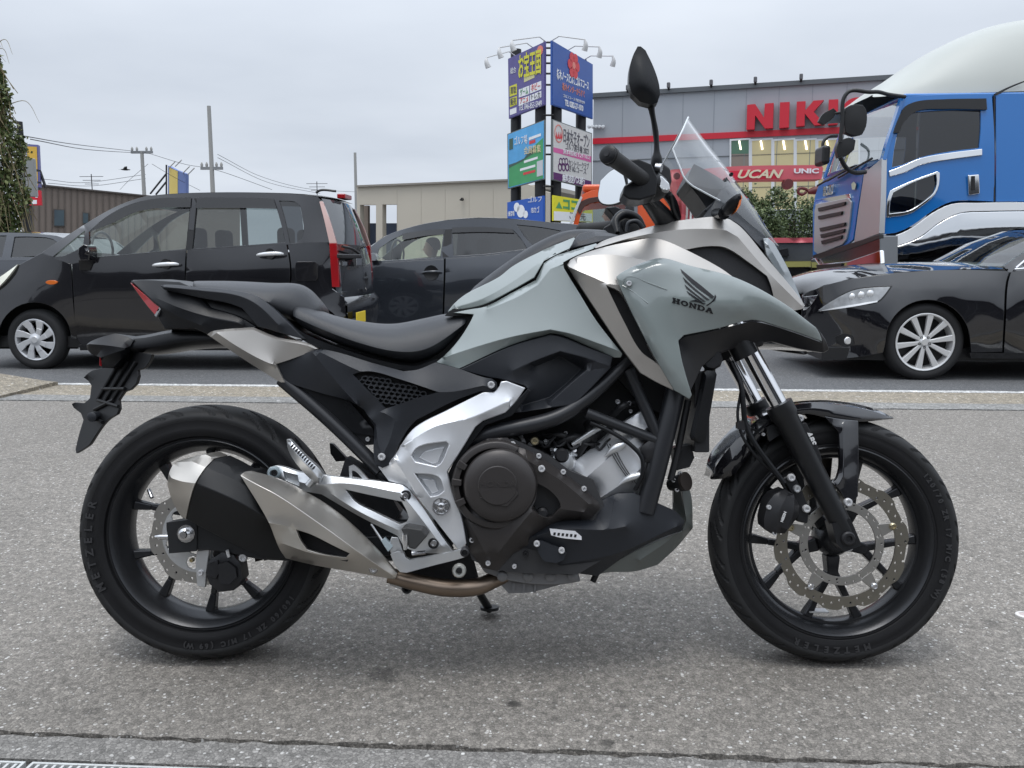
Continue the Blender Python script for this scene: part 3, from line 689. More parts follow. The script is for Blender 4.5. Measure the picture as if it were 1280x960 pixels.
tube('cylinder_boss', [B(774, 606, .148), B(786, 598, .15), B(800, 594, .15)], [.002, .008, .008], ALU, cyl, n=12)
for k in range(3):
    tube('cylinder_seam', [B(757 + 5 * k, 552 + 3 * k, .142), B(771 + 5 * k, 578 + 3 * k, .151), B(786 + 5 * k, 600 + 3 * k, .148)], .0014, GREYMAT, cyl, n=6)
tube('spark_cable', [B(738, 528, .15), B(764, 540, .155), B(788, 556, .16), B(802, 572, .16), B(803, 592, .16), B(794, 612, .15)], .005, PAINT_BLACK, bike, n=8)
bp('coil_cover', [(800, 560), (812, 550), (822, 556), (820, 576), (806, 578)], CAL, w=.15, depth=.05, bulge=.006, bk=3, res=5)
# throttle and injector bits between frame tube and engine
inj = lathe('throttle_valve', B(703, 578, .11), [(.032, -.03), (.032, .0), (.026, .012), (.016, .014), (.015, .03), (.008, .032), (0, .032)], ALU, bike, n=24)
lathe('throttle_cap', B(702, 569, .13), [(.017, -.01), (.017, .012), (.012, .018), (0, .018)], CAL, inj, n=18)
bolt(668.5, 551, .14, 6, M('zinc yellow bolt'), h=.012)
for a, b, r_ in (((655, 555), (690, 560), .006), ((690, 560), (735, 545), .009), ((720, 570), (748, 540), .011), ((735, 530), (742, 560), .012), ((680, 545), (720, 552), .008), ((765, 520), (792, 505), .008), ((660, 562), (702, 590), .005)):
    tube('hose', [B(*a, .09), B((a[0] + b[0]) / 2, (a[1] + b[1]) / 2 - 5, .11), B(*b, .09)], r_, CAL, bike, n=8)
for px, py, r_ in ((655, 553, 3), (682, 551, 3), (690, 562, 3.5), (707, 541, 3), (740, 541, 5), (772, 502, 4), (778, 508, 4), (786, 504, 3.5), (788, 514, 3), (735, 522, 2), (743, 525, 2)):
    bolt(px, py, .105, r_, STEEL if r_ < 4.5 else M('zinc yellow bolt'))
# more clutter between cylinder and frame: injectors, clips, wiring
rq = random.Random(21)
for k_ in range(16):
    px, py = rq.uniform(648, 735), rq.uniform(540, 588)
    if py > 556 + (px - 648) * .38 and px < 720: py -= 22
    tube('engine_fitting', [B(px, py, .085), B(px + rq.uniform(-9, 9), py + rq.uniform(-7, 7), .115)], rq.uniform(.003, .007), (BOLT, ALU, CAL)[k_ % 3], bike, n=8)
for k_ in range(6):
    px = 655 + k_ * 17; tube('wiring', [B(px, 548, .10), B(px + 9, 556 + rq.uniform(-6, 6), .12), B(px + 22, 545 + rq.uniform(-4, 10), .11), B(px + 34, 556, .09)], .0032, CAL, bike, n=6)
tube('fuel_rail', [B(716, 556, .11), B(740, 540, .12), B(760, 528, .12)], .007, ALU, bike, n=10)
# tubes
tube('frame_tube', [B(540, 570, .13), B(585, 551, .14), B(620, 540, .15), B(660, 532, .155), B(690, 524, .155), B(716, 511, .15), B(748, 486, .145), B(786, 450, .13)], [.019, .019, .019, .0185, .018, .017, .015, .013], TUBEM, bike, n=16)
tube('frame_tube', [B(845, 486, .125), B(836, 524, .135), B(822, 580, .14), B(806, 640, .14)], .0235, TUBEM, bike, n=18)
tube('frame_tube', [B(786, 462, .135), B(822, 545, .138)], .0135, TUBEM, bike, n=14)
tube('frame_tube', [B(733, 516, .15), B(822, 551, .14)], .0125, TUBEM, bike, n=14)
tube('frame_tube', [B(352, 474, .11), B(410, 524, .12), B(476, 588, .13)], .0165, TUBEM, bike, n=14)
tube('frame_tube', [B(476, 588, .12), B(520, 640, .1), B(560, 690, .08)], .018, TUBEM, bike, n=12)
bolt(458, 571, .135, 3, TUBEM)
# ---- crankcase cover
cc = bp('engine_cover', [(568, 602, .165), (573, 580, .165), (586, 560, .165), (610, 548, .165), (634, 547, .165), (646, 558, .165), (662, 564, .165), (700, 588, .165), (730, 611, .165), (748, 628, .165), (750, 635, .165), (738, 649, .165), (704, 650, .165), (686, 660, .165), (655, 684, .165), (641, 692, .165), (622, 714, .16), (604, 710, .16), (588, 690, .165), (578, 652, .165), (570, 625, .165)], ENGCOV,
   creases=[[(660, 576, .205), (700, 600, .205), (736, 630, .20)], [(700, 636, .2), (730, 640, .2)], [(664, 640, .212), (644, 664, .208), (624, 690, .195)], [(585, 650, .195), (606, 690, .19)]],
   holes=[[(672, 604, .2), (686, 612, .2), (699, 626, .2), (701, 634, .2), (690, 647, .2), (680, 647, .205), (664, 636, .21), (670, 622, .2)]], depth=.04, bevel=.004, res=8, ang=40, relax=2)
bp('cover_recess', [(660, 600), (706, 622), (704, 650), (676, 652), (656, 636)], DARK, w=.15, depth=.005, bevel=0, parent=cc)
lathe('oil_filler', B(678, 641, .165), [(.014, -.02), (.014, .02), (.009, .025), (0, .025)], CAL, cc, n=16)
lathe('clutch_ring', B(621, 604, .16), [(.101, -.01), (.101, .035), (.097, .041), (.088, .043), (.084, .043)], ENGCOV, cc, n=56, cap=False, bevel=.002, a0=60, a1=330)
for a in (150, 176, 206):
    q0, q1 = R(a - 5), R(a + 5); c0 = B(621, 604, .16)
    merge('ring_rib', [([c0 + Vector((r_ * math.cos(q), -w_, r_ * math.sin(q))) for q in (q0, q1) for r_ in (.078, .1005) for w_ in (.02, .048)], [(0, 1, 3, 2), (4, 6, 7, 5), (0, 4, 5, 1), (2, 3, 7, 6), (0, 2, 6, 4), (1, 5, 7, 3)])], ENGCOV, cc, bevel=.002)
lathe('clutch_dome', B(626, 604, .16), [(.083, -.005), (.083, .046), (.080, .054), (.072, .060), (.060, .064), (.046, .066), (0, .066)], ENGCOV, cc, n=64, ang=28, bevel=.002)
lathe('dome_disc', B(622, 607, .226), [(.044, -.006), (.044, .002), (.042, .0045), (0, .0045)], ENGCOV, cc, n=48)
bp('dome_tail', [(600, 622), (645, 612), (648, 618), (634, 633), (629, 633)], ENGCOV, w=.2295, depth=.008, bevel=.001, res=6, parent=cc)
text('embossed_word', 'HONDA', ENGCOV, cc, B(622, 608.5, .231), (1, 0, 0), (0, 0, 1), .0165, 'CENTER', .0006, .0006, xs=1.35)
for px, py, r_ in ((641, 555, 3.6), (673.5, 570, 3.6), (677, 586, 4.6), (704, 590, 3.6), (730, 611, 3.6), (599, 659, 3.4), (590, 675, 3.6), (610, 704, 3.4), (643, 708, 3)):
    bolt(px, py, .172 if r_ < 4 else .21, r_)
# ---- belly pan, oil pan
bel = bp('belly_panel', [(641, 687, .16), (664, 668, .165), (687, 653, .168), (715, 651, .168), (744, 651, .165), (752, 626, .15), (772, 617, .15), (792, 616, .15), (817, 627, .148), (846, 640, .135), (856, 652, .125), (851, 664, .12), (830, 671, .13), (785, 693, .14), (747, 720, .13), (724, 717, .135), (680, 711, .135), (655, 703, .14)], PLASTIC,
   creases=[[(664, 672, .182), (700, 662, .19), (760, 662, .19), (782, 658, .186)], [(768, 626, .17), (764, 644, .18), (760, 660, .19)], [(700, 706, .165), (770, 692, .165), (846, 658, .14)]], depth=.02, bevel=.003, ang=30, relax=2)
bp('belly_fin', [(746, 719, .125), (786, 693, .13), (830, 673, .12), (853, 664, .11), (858, 650, .10), (852, 612, .07), (859, 604, .06), (864, 619, .06), (866, 660, .05), (845, 685, .05), (822, 706, .07), (795, 714, .10), (757, 716, .12)], M('satin grey panel', (.12, .13, .122), .4), creases=[[(800, 700, .13), (840, 672, .11), (858, 655, .09)]], depth=.02, bevel=.002, res=8, mirror=True)
bp('belly_panel', [(641, 687), (687, 653), (744, 651), (772, 617), (817, 627), (856, 652), (830, 671), (785, 693), (747, 720), (680, 711)], PLASTIC, w=-.14, depth=.02, bevel=.003)
emb = bp('name_plate', [(687, 661), (719, 664), (727, 671), (727, 675), (700, 672), (689, 669)], M('bright name plate', (.7, .7, .72), .3, metal=.2), w=.1925, depth=.006, bevel=.001, res=5, parent=bel)
for k in range(6):
    x = 692 + k * 5.2
    bp('plate_mark', [(x, 665.5 + k * .5), (x + 3, 665.7 + k * .5), (x + 2.2, 669.2 + k * .5), (x - .6, 669 + k * .5)], DARK, w=.1932, depth=.0012, bevel=0, res=4, sm=False, parent=emb)
bp('inspection_plate', [(669, 677), (677, 676), (704, 687), (708, 692), (704, 700), (696, 704), (681, 702), (675, 694)], PLASTIC, w=.188, depth=.012, bevel=.003, res=6, parent=bel)
bolt(671, 679.5, .19, 4.2, parent=bel); bolt(702, 688, .19, 4.2, parent=bel); bolt(657, 692, .168, 3.5, CAL, parent=bel)
PANM = M('dull cast pan', (.20, .20, .205), .45, metal=.6, bump=.2, bscale=500)
op = bp('oil_pan', [(598, 704), (605, 694), (612, 706), (640, 709), (723, 719), (726, 727), (700, 731), (640, 727), (606, 716)], PANM, w=.125, depth=.22, bevel=.003, res=8)
bp('oil_pan_fin', [(612, 716), (640, 727), (700, 731), (665, 740), (636, 742)], PANM, w=.10, depth=.17, bevel=.002, res=8, parent=op)
for px in (628, 660, 688, 716):
    lathe('pan_boss', B(px, 719, .115), [(.012, -.02), (.012, .016), (.009, .018), (0, .018)], PANM, op, n=14)
for px in (641, 654, 668): bp('pan_rib', [(px, 728), (px + 3, 728), (px + 2, 741), (px - 1, 741)], PANM, w=.108, depth=.02, bevel=.001, res=6, sm=False, parent=op)
tube('drain_hose', [B(748, 712, .05), B(741, 727, .05)], .0075, CAL, bike)
st = tube('side_stand', [B(592, 722, -.13), B(600, 742, -.20), B(612, 762, -.255)], .011, PAINT_BLACK, bike)
gpt = Vector(B(612, 760, -.255)); lathe('stand_foot', (gpt.x, gpt.y, gpt.z + .002), [(.0, .002), (.026, .002), (.026, -.006), (0, -.006)], CAL, st, axis='z', n=20)

# ---- pivot cover (silver frame plate)
pv = bp('pivot_cover', [(472, 583, .165), (481, 581, .168), (491, 572, .172), (510, 543, .18), (520, 533, .18), (560, 512, .18), (604, 490, .18), (617, 490, .178), (624, 483, .178), (626, 477, .178), (633, 476, .178), (657, 485, .172), (645, 502, .175), (632, 516, .178), (604, 526, .18), (594, 534, .185), (572, 570, .19), (559, 590, .192), (564, 611, .19), (577, 646, .185), (583, 680, .18), (573, 688, .178), (545, 652, .182), (517, 617, .18), (506, 607, .17), (486, 602, .162)], FRAMEALU,
   creases=[[(492, 573, .188), (505, 592, .19), (520, 618, .195)], [(505, 556, .194), (545, 533, .196), (590, 522, .194), (636, 502, .186)]],
   holes=[[(514, 570, .2), (518, 563, .2), (525, 558, .2), (558, 552, .198), (561, 556, .198), (550, 580, .2), (545, 583, .2), (519, 577, .2)], [(518, 592, .2), (545, 595, .2), (550, 599, .2), (555, 613, .198), (548, 619, .198), (538, 621, .198)]],
   depth=.02, bevel=.003, res=7, ang=30, relax=1)
bp('pocket', [(510, 548), (565, 548), (560, 586), (512, 582)], FRAMEALU, w=.176, depth=.01, bevel=0, parent=pv)
bp('pocket', [(514, 588), (556, 592), (560, 620), (536, 626)], FRAMEALU, w=.176, depth=.01, bevel=0, parent=pv)
bp('pocket_floor', [(523, 572), (531, 564), (556, 558), (547, 578), (541, 580)], FRAMEALU, w=.184, depth=.01, bevel=.002, res=6, parent=pv)
bp('pocket_floor', [(526, 598), (543, 600), (548, 614), (540, 617)], FRAMEALU, w=.184, depth=.01, bevel=.002, res=6, parent=pv)
cap_c = B(552, 632, .18)
lathe('pivot_cap', cap_c, [(.0215, -.01), (.0215, .012), (.0195, .015), (.017, .015), (.0155, .011), (.009, .011), (.008, .016), (.005, .017), (.004, .013), (0, .013)], STEEL, pv, n=40)
for k in range(5):
    a = R(90 + 72 * k); merge('cap_rib', [geo_beam((cap_c.x + .008 * math.cos(a), cap_c.z + .008 * math.sin(a)), (cap_c.x + .018 * math.cos(a), cap_c.z + .018 * math.sin(a)), .0025, (.190, .1945), .0035, (.190, .1945))], STEEL, pv, bevel=.0005)
# engine-side dark lip of the cover
bp('cover_seal', [(560, 592), (573, 566), (596, 531), (634, 513), (660, 486), (664, 489), (640, 520), (606, 532), (578, 572), (567, 600), (582, 650), (587, 682), (582, 684), (574, 648)], PAINT_BLACK, w=.176, depth=.02, bevel=.002, res=8)

# ---- side panel with mesh, inner panel
sp = bp('side_panel', [(345, 455, .13), (370, 446, .135), (397, 437, .14), (405, 437, .142), (470, 455, .15), (504, 464, .152), (522, 462, .15), (544, 453, .148), (574, 461, .160), (606, 472, .176), (614, 473, .18), (621, 478, .182), (621, 486, .182), (612, 489, .18), (600, 489, .178), (570, 500, .172), (520, 525, .168), (510, 536, .165), (492, 570, .17), (487, 581, .172), (478, 585, .172), (469, 580, .17), (467, 568, .166), (468, 533, .148), (455, 512, .143), (438, 502, .14), (400, 491, .132), (358, 478, .125)], PLASTIC,
   creases=[[(391, 441, .150), (430, 488, .160), (470, 530, .165), (473, 556, .175), (478, 570, .182)], [(400, 440, .152), (450, 464, .17), (505, 484, .178), (560, 490, .178), (604, 482, .186)], [(480, 516, .178), (494, 524, .176), (488, 548, .18), (480, 566, .184)]],
   holes=[[(441, 468, .163), (450, 465, .168), (463, 464, .17), (500, 474, .175), (548, 490, .178), (520, 498, .178), (482, 511, .172)]], depth=.012, bevel=.0025, res=8, ang=22)
bp('side_panel', [(345, 455), (405, 437), (504, 464), (544, 453), (614, 473), (612, 489), (520, 525), (487, 581), (469, 580), (468, 533), (438, 502), (358, 478)], PLASTIC, w=-.14, depth=.012, bevel=.003)
bp('mesh_tray', [(438, 466), (463, 462), (552, 490), (482, 514)], DARK, w=.15, depth=.008, bevel=0, parent=sp)
hexs = []
MESHM = M('black grille mesh', (.035, .037, .042), .35)
for j in range(9):
    for i in range(18):
        cx_, cy_ = 449 + i * 7.2 + (3.6 if j % 2 else 0) + j * .4, 472 + j * 5.2 + i * .9
        if inside([(cx_, cy_)], [(448, 474), (464, 470), (540, 491), (483, 508)])[0]:
            q = [(cx_ + 4.0 * math.cos(R(60 * k + 5)), cy_ + 3.1 * math.sin(R(60 * k + 5))) for k in range(6)]
            for k in range(6):
                a, b = B(*q[k], .160), B(*q[(k + 1) % 6], .160)
                hexs.append(geo_beam((a.x, a.z), (b.x, b.z), .0012, (.156, .162), .0012, (.156, .162)))
merge('grille_mesh', hexs, MESHM, sp, bevel=0)['kind'] = 'stuff'
bolt(614, 481, .183, 4.8, parent=sp); bolt(477, 571, .184, 4.8, parent=sp)
bp('inner_panel', [(362, 474), (402, 486), (438, 503), (466, 536), (468, 545), (446, 542), (424, 534)], PAINT_BLACK, w=.118, depth=.02, bevel=.002, res=9)
bp('bracket', [(434, 536), (466, 542), (466, 556), (450, 557)], CAL, w=.11, depth=.01, bevel=.002); bolt(460, 549, .112, 3.2)

# ---- footrest hanger, pegs, pedal
hg = bp('footrest_hanger', [(337, 584, .15), (345, 582, .15), (352, 583, .15), (374, 590, .155), (392, 592, .165), (412, 595, .17), (440, 598, .17), (470, 601, .17), (503, 606, .172), (512, 612, .174), (530, 636, .175), (548, 664, .178), (566, 689, .175), (558, 692, .172), (520, 690, .172), (505, 684, .17), (497, 670, .168), (450, 646, .165), (402, 618, .16), (376, 613, .16), (345, 600, .15), (337, 597, .15), (335, 590, .15)], ALU,
   creases=[[(352, 596, .158), (392, 606, .172), (430, 604, .182), (500, 616, .184), (520, 640, .184), (552, 682, .182)], [(412, 616, .17), (450, 640, .178), (500, 664, .178)]],
   holes=[[(432, 612, .172), (468, 620, .175), (502, 627, .176), (508, 638, .176), (511, 647, .176), (508, 653, .176), (500, 656, .176), (470, 641, .174), (444, 627, .172)], [(354, 589, .156), (372, 594, .158), (374, 607, .16), (356, 600, .157)]], depth=.02, bevel=.0025, res=7, ang=28)
bp('hanger_web', [(352, 586), (376, 592), (376, 610), (354, 602)], ALU, w=.146, depth=.01, bevel=0, parent=hg)
bolt(343, 591, .156, 8.5, BLUEZ, hg, h=.012); lathe('bolt_socket', B(343, 591, .169), [(.0075, -.002), (.0075, .0012), (.005, .0012), (.0045, -.001), (0, -.001)], CAL, hg, n=12)
for px, py in ((507, 619.5), (542, 679)):
    lathe('bolt_washer', B(px, py, .178), [(.0125, -.004), (.0125, .004), (0, .004)], CAL, hg, n=18); bolt(px, py, .182, 4.6, STEEL, hg)
bp('hanger_bracket', [(436, 583), (441, 581), (446, 584), (462, 601), (437, 599)], ALU, w=.15, depth=.01, bevel=.002, res=5, holes=[[(440, 588, .15), (444, 589, .15), (453, 598, .15), (440, 596, .15)]], parent=hg)
pg = bp('footrest', [(358, 549, .19), (362, 549, .20), (382, 570, .21), (401, 588, .205), (404, 593, .20), (397, 607, .19), (389, 600, .19), (374, 585, .2), (362, 567, .195), (359, 558, .19)], ALU, creases=[[(363, 558, .208), (380, 578, .22), (397, 597, .212)]], depth=.02, bevel=.002, res=5)
for k in range(11):
    x, y = 365 + k * 2.7, 555.5 + k * 2.75
    bp('grip_rib', [(x, y), (x + 1.2, y + .8), (x - .9, y + 4.0), (x - 2.0, y + 3.0)], CAL, w=.224, depth=.012, bevel=0, res=4, sm=False, parent=pg)
tube('peg_pin', [B(385, 607, .18), B(399, 590, .18)], .008, ALU, pg)
bp('footrest', [(412, 554), (416, 555), (436, 576), (420, 577), (413, 567)], CAL, w=-.2, depth=.02, bevel=.002, res=6)
tube('brake_line', [B(428, 614, .14), B(440, 626, .13), B(455, 634, .12)], .006, ALU, bike)
bp('master_cylinder', [(432, 572), (478, 600), (500, 640), (490, 660), (452, 640), (420, 610)], CAL, w=.10, depth=.06, bevel=.004)
bp('link_cover', [(380, 606), (430, 618), (505, 664), (490, 690), (420, 660), (370, 626)], SW, w=.11, depth=.05, bevel=.004)
bp('brake_rod_joint', [(476, 676), (481, 672), (491, 683), (485, 690)], BLUEZ, w=.17, depth=.014, bevel=.001, res=5); tube('brake_rod', [B(464, 655, .16), B(478, 676, .165)], .003, ALU, bike)
bp('pedal_bracket', [(489, 671), (498, 672), (505, 692), (490, 694), (485, 686)], ALU, w=.166, depth=.02, bevel=.002, res=6)
rp = bp('footrest', [(501, 661), (507, 659), (527, 662), (534, 670), (519, 687), (511, 685), (506, 672)], M('peg rubber', (.03, .03, .03), .6), w=.235, depth=.09, bevel=.004, res=6)
tube('peg_feeler', [B(506, 668, .236), B(506.5, 678, .236), B(506.5, 687, .236)], [.007, .0065, .004], STEEL, rp)
bp('pedal', [(488, 693, .19), (496, 690, .19), (505, 692, .19), (507, 697, .192), (512, 700, .195), (545, 694, .21), (572, 688, .225), (579, 686, .23), (585, 689, .23), (584, 695, .23), (576, 698, .225), (545, 706, .21), (508, 716, .195), (500, 715, .19), (494, 707, .19)], ALU, depth=.014, bevel=.003, res=7)
lathe('pedal_tip', B(581, 690, .235), [(.010, -.02), (.010, .006), (.0065, .008), (.006, .002), (0, .002)], CAL, bike, n=18)
tube('spring', [B(515, 692, .17), B(532, 690, .17)], .006, STEEL, bike)

# ---- seat
rails('rider_seat', B, [[(372, 410, .105), (400, 424, .115), (440, 438, .125), (495, 453, .13), (520, 455, .12), (548, 444, .11), (578, 412, .10)],
   [(357, 391, .115), (398, 410, .14), (445, 428, .155), (495, 441, .155), (530, 440, .14), (560, 422, .13), (586, 400, .11)],
   [(362, 380, .10), (400, 396, .125), (445, 412, .135), (495, 418, .13), (535, 410, .115), (565, 400, .105), (588, 396, .095)],
   [(376, 376, .05), (405, 390, .06), (445, 400, .07), (490, 405, .065), (530, 398, .055), (560, 392, .05), (585, 392, .045)],
   [(380, 376, 0), (408, 391, 0), (445, 400, 0), (490, 404, 0), (530, 397, 0), (560, 391, 0), (584, 391, 0)]], SEAT, bike, n=22, sub=1, ang=60)
bp('seat_base', [(356, 398), (372, 412), (440, 440), (495, 455), (520, 458), (545, 449), (552, 452), (523, 464), (495, 461), (440, 447), (385, 429), (366, 416)], PAINT_BLACK, w=.12, depth=.2, bevel=.003, res=10)
rails('passenger_seat', B, [[(246, 372, .085), (290, 380, .11), (330, 392, .115), (360, 400, .10), (385, 405, .08)],
   [(240, 360, .09), (290, 369, .125), (330, 376, .13), (352, 384, .115), (395, 398, .08)],
   [(237, 354, .07), (290, 358, .10), (335, 362, .105), (372, 366, .08), (402, 388, .06)],
   [(236, 352, .035), (290, 352, .05), (340, 354, .05), (378, 357, .04), (406, 386, .03)],
   [(237, 350, 0), (290, 350, 0), (340, 353, 0), (380, 356, 0), (408, 388, 0)]], SEAT, bike, n=20, sub=1, ang=60)
# ---- grab rail and tail
bp('grab_rail', [(200, 357, .10), (204, 356, .10), (240, 358, .115), (300, 364, .13), (318, 369, .135), (334, 379, .135), (360, 403, .135), (381, 424, .135), (372, 422, .135), (322, 408, .135), (312, 396, .135), (302, 385, .135), (285, 379, .13), (254, 373, .12), (214, 364, .10), (205, 362, .10)], PLASTIC, creases=[[(206, 359, .112), (250, 363, .13), (300, 370, .145), (322, 381, .15), (348, 406, .148)]], depth=.028, bevel=.004, res=7, ang=30, mirror=True)
tl = bp('tail_cowl', [(163, 351, .05), (168, 350, .05), (224, 352, .075), (236, 357, .085), (250, 370, .095), (262, 384, .105), (300, 396, .118), (322, 409, .122), (300, 414, .122), (262, 419, .118), (244, 411, .11), (206, 411, .09), (198, 399, .085), (195, 386, .08), (178, 367, .065)], PAINT_BLACK,
   creases=[[(166, 353, .058), (196, 380, .095), (216, 392, .105), (255, 408, .122)], [(194, 372, .09), (228, 386, .112), (262, 396, .122), (300, 404, .128)]], depth=.03, bevel=.003, res=8, ang=25, mirror=True)
rails('tail_core', B, [[(206, 411, .07), (250, 414, .09), (330, 420, .10)], [(190, 378, .06), (240, 384, .09), (330, 402, .11)], [(168, 352, .045), (225, 355, .07), (330, 380, .09)], [(166, 350, 0), (225, 350, 0), (330, 372, 0)]], PAINT_BLACK, bike, n=8, sub=0)
bp('tail_lamp', [(162.5, 353, .058), (178, 366, .074), (199, 384, .094), (194, 394, .088), (186, 385, .08), (176, 372, .068)], RED, depth=.05, bevel=.002, res=5, mirror=True)
bp('lamp_bezel', [(199, 384), (201, 386), (195, 396), (193, 394)], M('grey bezel', (.25, .26, .27), .4), w=.095, depth=.02, bevel=.0005, res=4, sm=False)
bp('tail_cover', [(259, 418, .128), (264, 414.5, .13), (270, 413, .132), (316, 409, .132), (345, 421, .134), (384, 429, .136), (397, 436, .135), (372, 446, .138), (345, 455, .14), (350, 467, .138), (356, 478, .13), (350, 478, .125), (300, 446, .118)], SILVER,
   creases=[[(271, 416, .142), (300, 435, .147), (337, 454, .150), (345, 456, .146)], [(272, 415, .141), (316, 412, .143), (345, 424, .144), (384, 432, .143), (394, 436, .138)]], depth=.02, bevel=.0025, res=7, ang=22, mirror=True)
# mudguard arm, lamp housing, plate holder
rails('mudguard_arm', B, [[(150, 440, .02), (190, 444, .03), (228, 437, .045), (270, 434, .06), (330, 440, .08)], [(140, 436, .05), (190, 436, .055), (230, 428, .07), (262, 426, .085), (330, 430, .10)], [(150, 422, .045), (186, 420, .05), (206, 414, .06), (246, 413, .08), (330, 420, .09)], [(155, 421, 0), (186, 416, 0), (206, 411, 0), (246, 409, 0), (330, 412, 0)]], PAINT_BLACK, bike, n=12, sub=1, ang=40)
bp('plate_lamp', [(108, 431, .05), (113, 427, .05), (128, 421, .05), (143, 417, .045), (160, 421, .045), (167, 425, .05), (160, 437, .055), (152, 448, .055), (142, 459, .05), (128, 460, .045), (126, 447, .05), (115, 443, .05), (109, 437, .05)], PAINT_BLACK, creases=[[(112, 430, .066), (136, 432, .075), (156, 435, .07)], [(126, 447, .07), (140, 442, .075), (156, 437, .07)]], depth=.11, bevel=.003, res=6, ang=25)
bp('reflector', [(124, 446), (127, 446), (127, 458), (124, 457)], RED, w=.03, depth=.06, bevel=.001, res=4, sm=False)
def holder(P):
    ax0, ax1 = np.array([158., 440.]), np.array([108., 548.]); t = (ax1 - ax0) / np.linalg.norm(ax1 - ax0); nn = np.array([t[1], -t[0]])
    return [(x, y, max(-.09, min(.09, -.0033 * ((np.array([x, y]) - ax0) @ nn) * -1))) for x, y in P]
HP = [(104, 472), (109, 467), (115, 463), (127, 460), (150, 441), (160, 438), (190, 443), (187, 452), (181, 460), (172, 463), (173, 470), (170, 480), (163, 487), (155, 490), (148, 500), (149, 511), (146, 518), (136, 524), (128, 532), (112, 556), (102, 563), (95, 567), (94, 562), (98, 545), (104, 525), (101, 517), (92, 510), (89, 505), (93, 503), (105, 504), (112, 498), (114, 482), (110, 476)]
HBLK = M('dull black bracket', (.004, .0042, .005), .5, spec=.25)
ph = bp('plate_holder', holder(HP), HBLK, depth=.016, bevel=.002, res=7, ang=30)
for (x0, y0, x1, y1) in ((150, 452, 122, 500), (160, 452, 132, 500), (170, 452, 142, 498), (122, 500, 148, 508), (128, 486, 156, 486), (118, 512, 142, 500), (112, 520, 128, 528)):
    a, b = holder([(x0, y0), (x1, y1)])
    tube('holder_rib', [B(a[0], a[1], a[2] + .008), B(b[0], b[1], b[2] + .008)], .0045, HBLK, ph, n=6)
lathe('holder_boss', B(116, 521, .03), [(.012, -.03), (.012, .006), (.009, .008), (0, .008)], PLASTIC, ph, n=14)

# ---- tank area
tank = bp('tank_panel', [(545, 453, .125), (556, 444, .128), (574, 424, .125), (589, 400, .115), (592, 393, .108), (566, 391, .098), (585, 387, .10), (607, 383, .105), (640, 366, .115), (670, 350, .118), (675, 340, .115), (680, 329, .11), (694, 320, .108), (706, 316, .11), (745, 304, .105), (749, 308, .118), (715, 322, .14), (704, 328, .15), (705, 335, .155), (724, 366, .17), (745, 400, .18), (778, 442, .175), (776, 447, .168), (768, 447, .166), (735, 433, .162), (700, 419, .158), (688, 417, .158), (640, 431, .152), (574, 461, .145)], GREY,
   creases=[[(556, 446, .140), (600, 432, .158), (640, 421, .170), (688, 412, .180), (712, 417, .184), (750, 430, .186), (772, 438, .182)], [(610, 386, .122), (645, 372, .14), (672, 356, .148), (688, 336, .146), (704, 330, .155)]], depth=.012, bevel=.0025, res=8, ang=20, relax=3, mirror=True)
lid = bp('tank_lid', [(559, 390, .09), (567, 380, .088), (580, 369, .078), (625, 345, .066), (640, 333, .06), (680, 312, .058), (718, 296, .05), (720, 300, .06), (712, 311, .085), (696, 318, .1), (680, 326, .106), (676, 333, .108), (668, 347, .112), (640, 363, .108), (604, 381, .098), (566, 388.5, .093)], M('grey gloss paint'),
   creases=[[(570, 384, .096), (608, 371, .098), (644, 350, .10), (672, 330, .098), (700, 312, .085)]], depth=.03, bevel=.003, res=7, ang=20, relax=2, mirror=True)
bp('lid_gap', [(556, 394), (566, 386), (604, 379), (668, 345), (676, 330), (694, 316), (700, 320), (684, 332), (674, 354), (608, 388), (566, 395)], DARK, w=.094, depth=.02, bevel=0)
rails('tank_spine', B, [[(575, 380, .08), (625, 352, .072), (680, 318, .068), (725, 304, .062), (760, 302, .08)], [(582, 369, .07), (626, 344, .062), (680, 311, .056), (720, 296, .05), (765, 296, .07)], [(586, 364, .045), (628, 333, .045), (680, 300, .042), (710, 288, .04), (765, 289, .05)], [(588, 361, 0), (628, 329, 0), (680, 296, 0), (712, 286, 0), (765, 286, 0)]], PLASTIC, bike, n=14, sub=1, ang=50)
bp('dash_side', [(713, 311, .09), (718, 299, .075), (724, 292, .06), (740, 289, .06), (760, 291, .06), (778, 295, .07), (746, 303, .10)], PLASTIC, creases=[[(722, 303, .09), (745, 295, .085), (770, 295, .078)]], depth=.03, bevel=.003, res=6, mirror=True)
# black panel below the tank with moulded pocket
bp('knee_panel', [(574, 462, .15), (640, 432, .157), (688, 418, .165), (700, 420, .166), (735, 434, .168), (766, 446, .17), (763, 460, .168), (742, 482, .166), (718, 506, .162), (680, 511, .16), (640, 517, .155), (632, 514, .155), (645, 502, .158), (660, 487, .158), (656, 482, .157), (625, 474, .155), (612, 472, .152)], PLASTIC,
   creases=[[(642, 463, .168), (672, 450, .17), (700, 439.5, .172), (730, 447, .172), (760, 457, .172)], [(668, 458, .135), (700, 445, .122), (728, 461, .118), (708, 480, .118), (687, 497, .120), (655, 506, .135)], [(733, 462.5, .163), (757, 460, .168), (717, 502, .162), (690, 500.5, .16), (710, 482, .162), (733, 462.5, .163)]], depth=.012, bevel=.0025, res=7, ang=20)
bp('knee_panel', [(574, 462), (688, 418), (766, 446), (718, 506), (640, 517), (656, 482)], PLASTIC, w=-.15, depth=.012, bevel=.003)

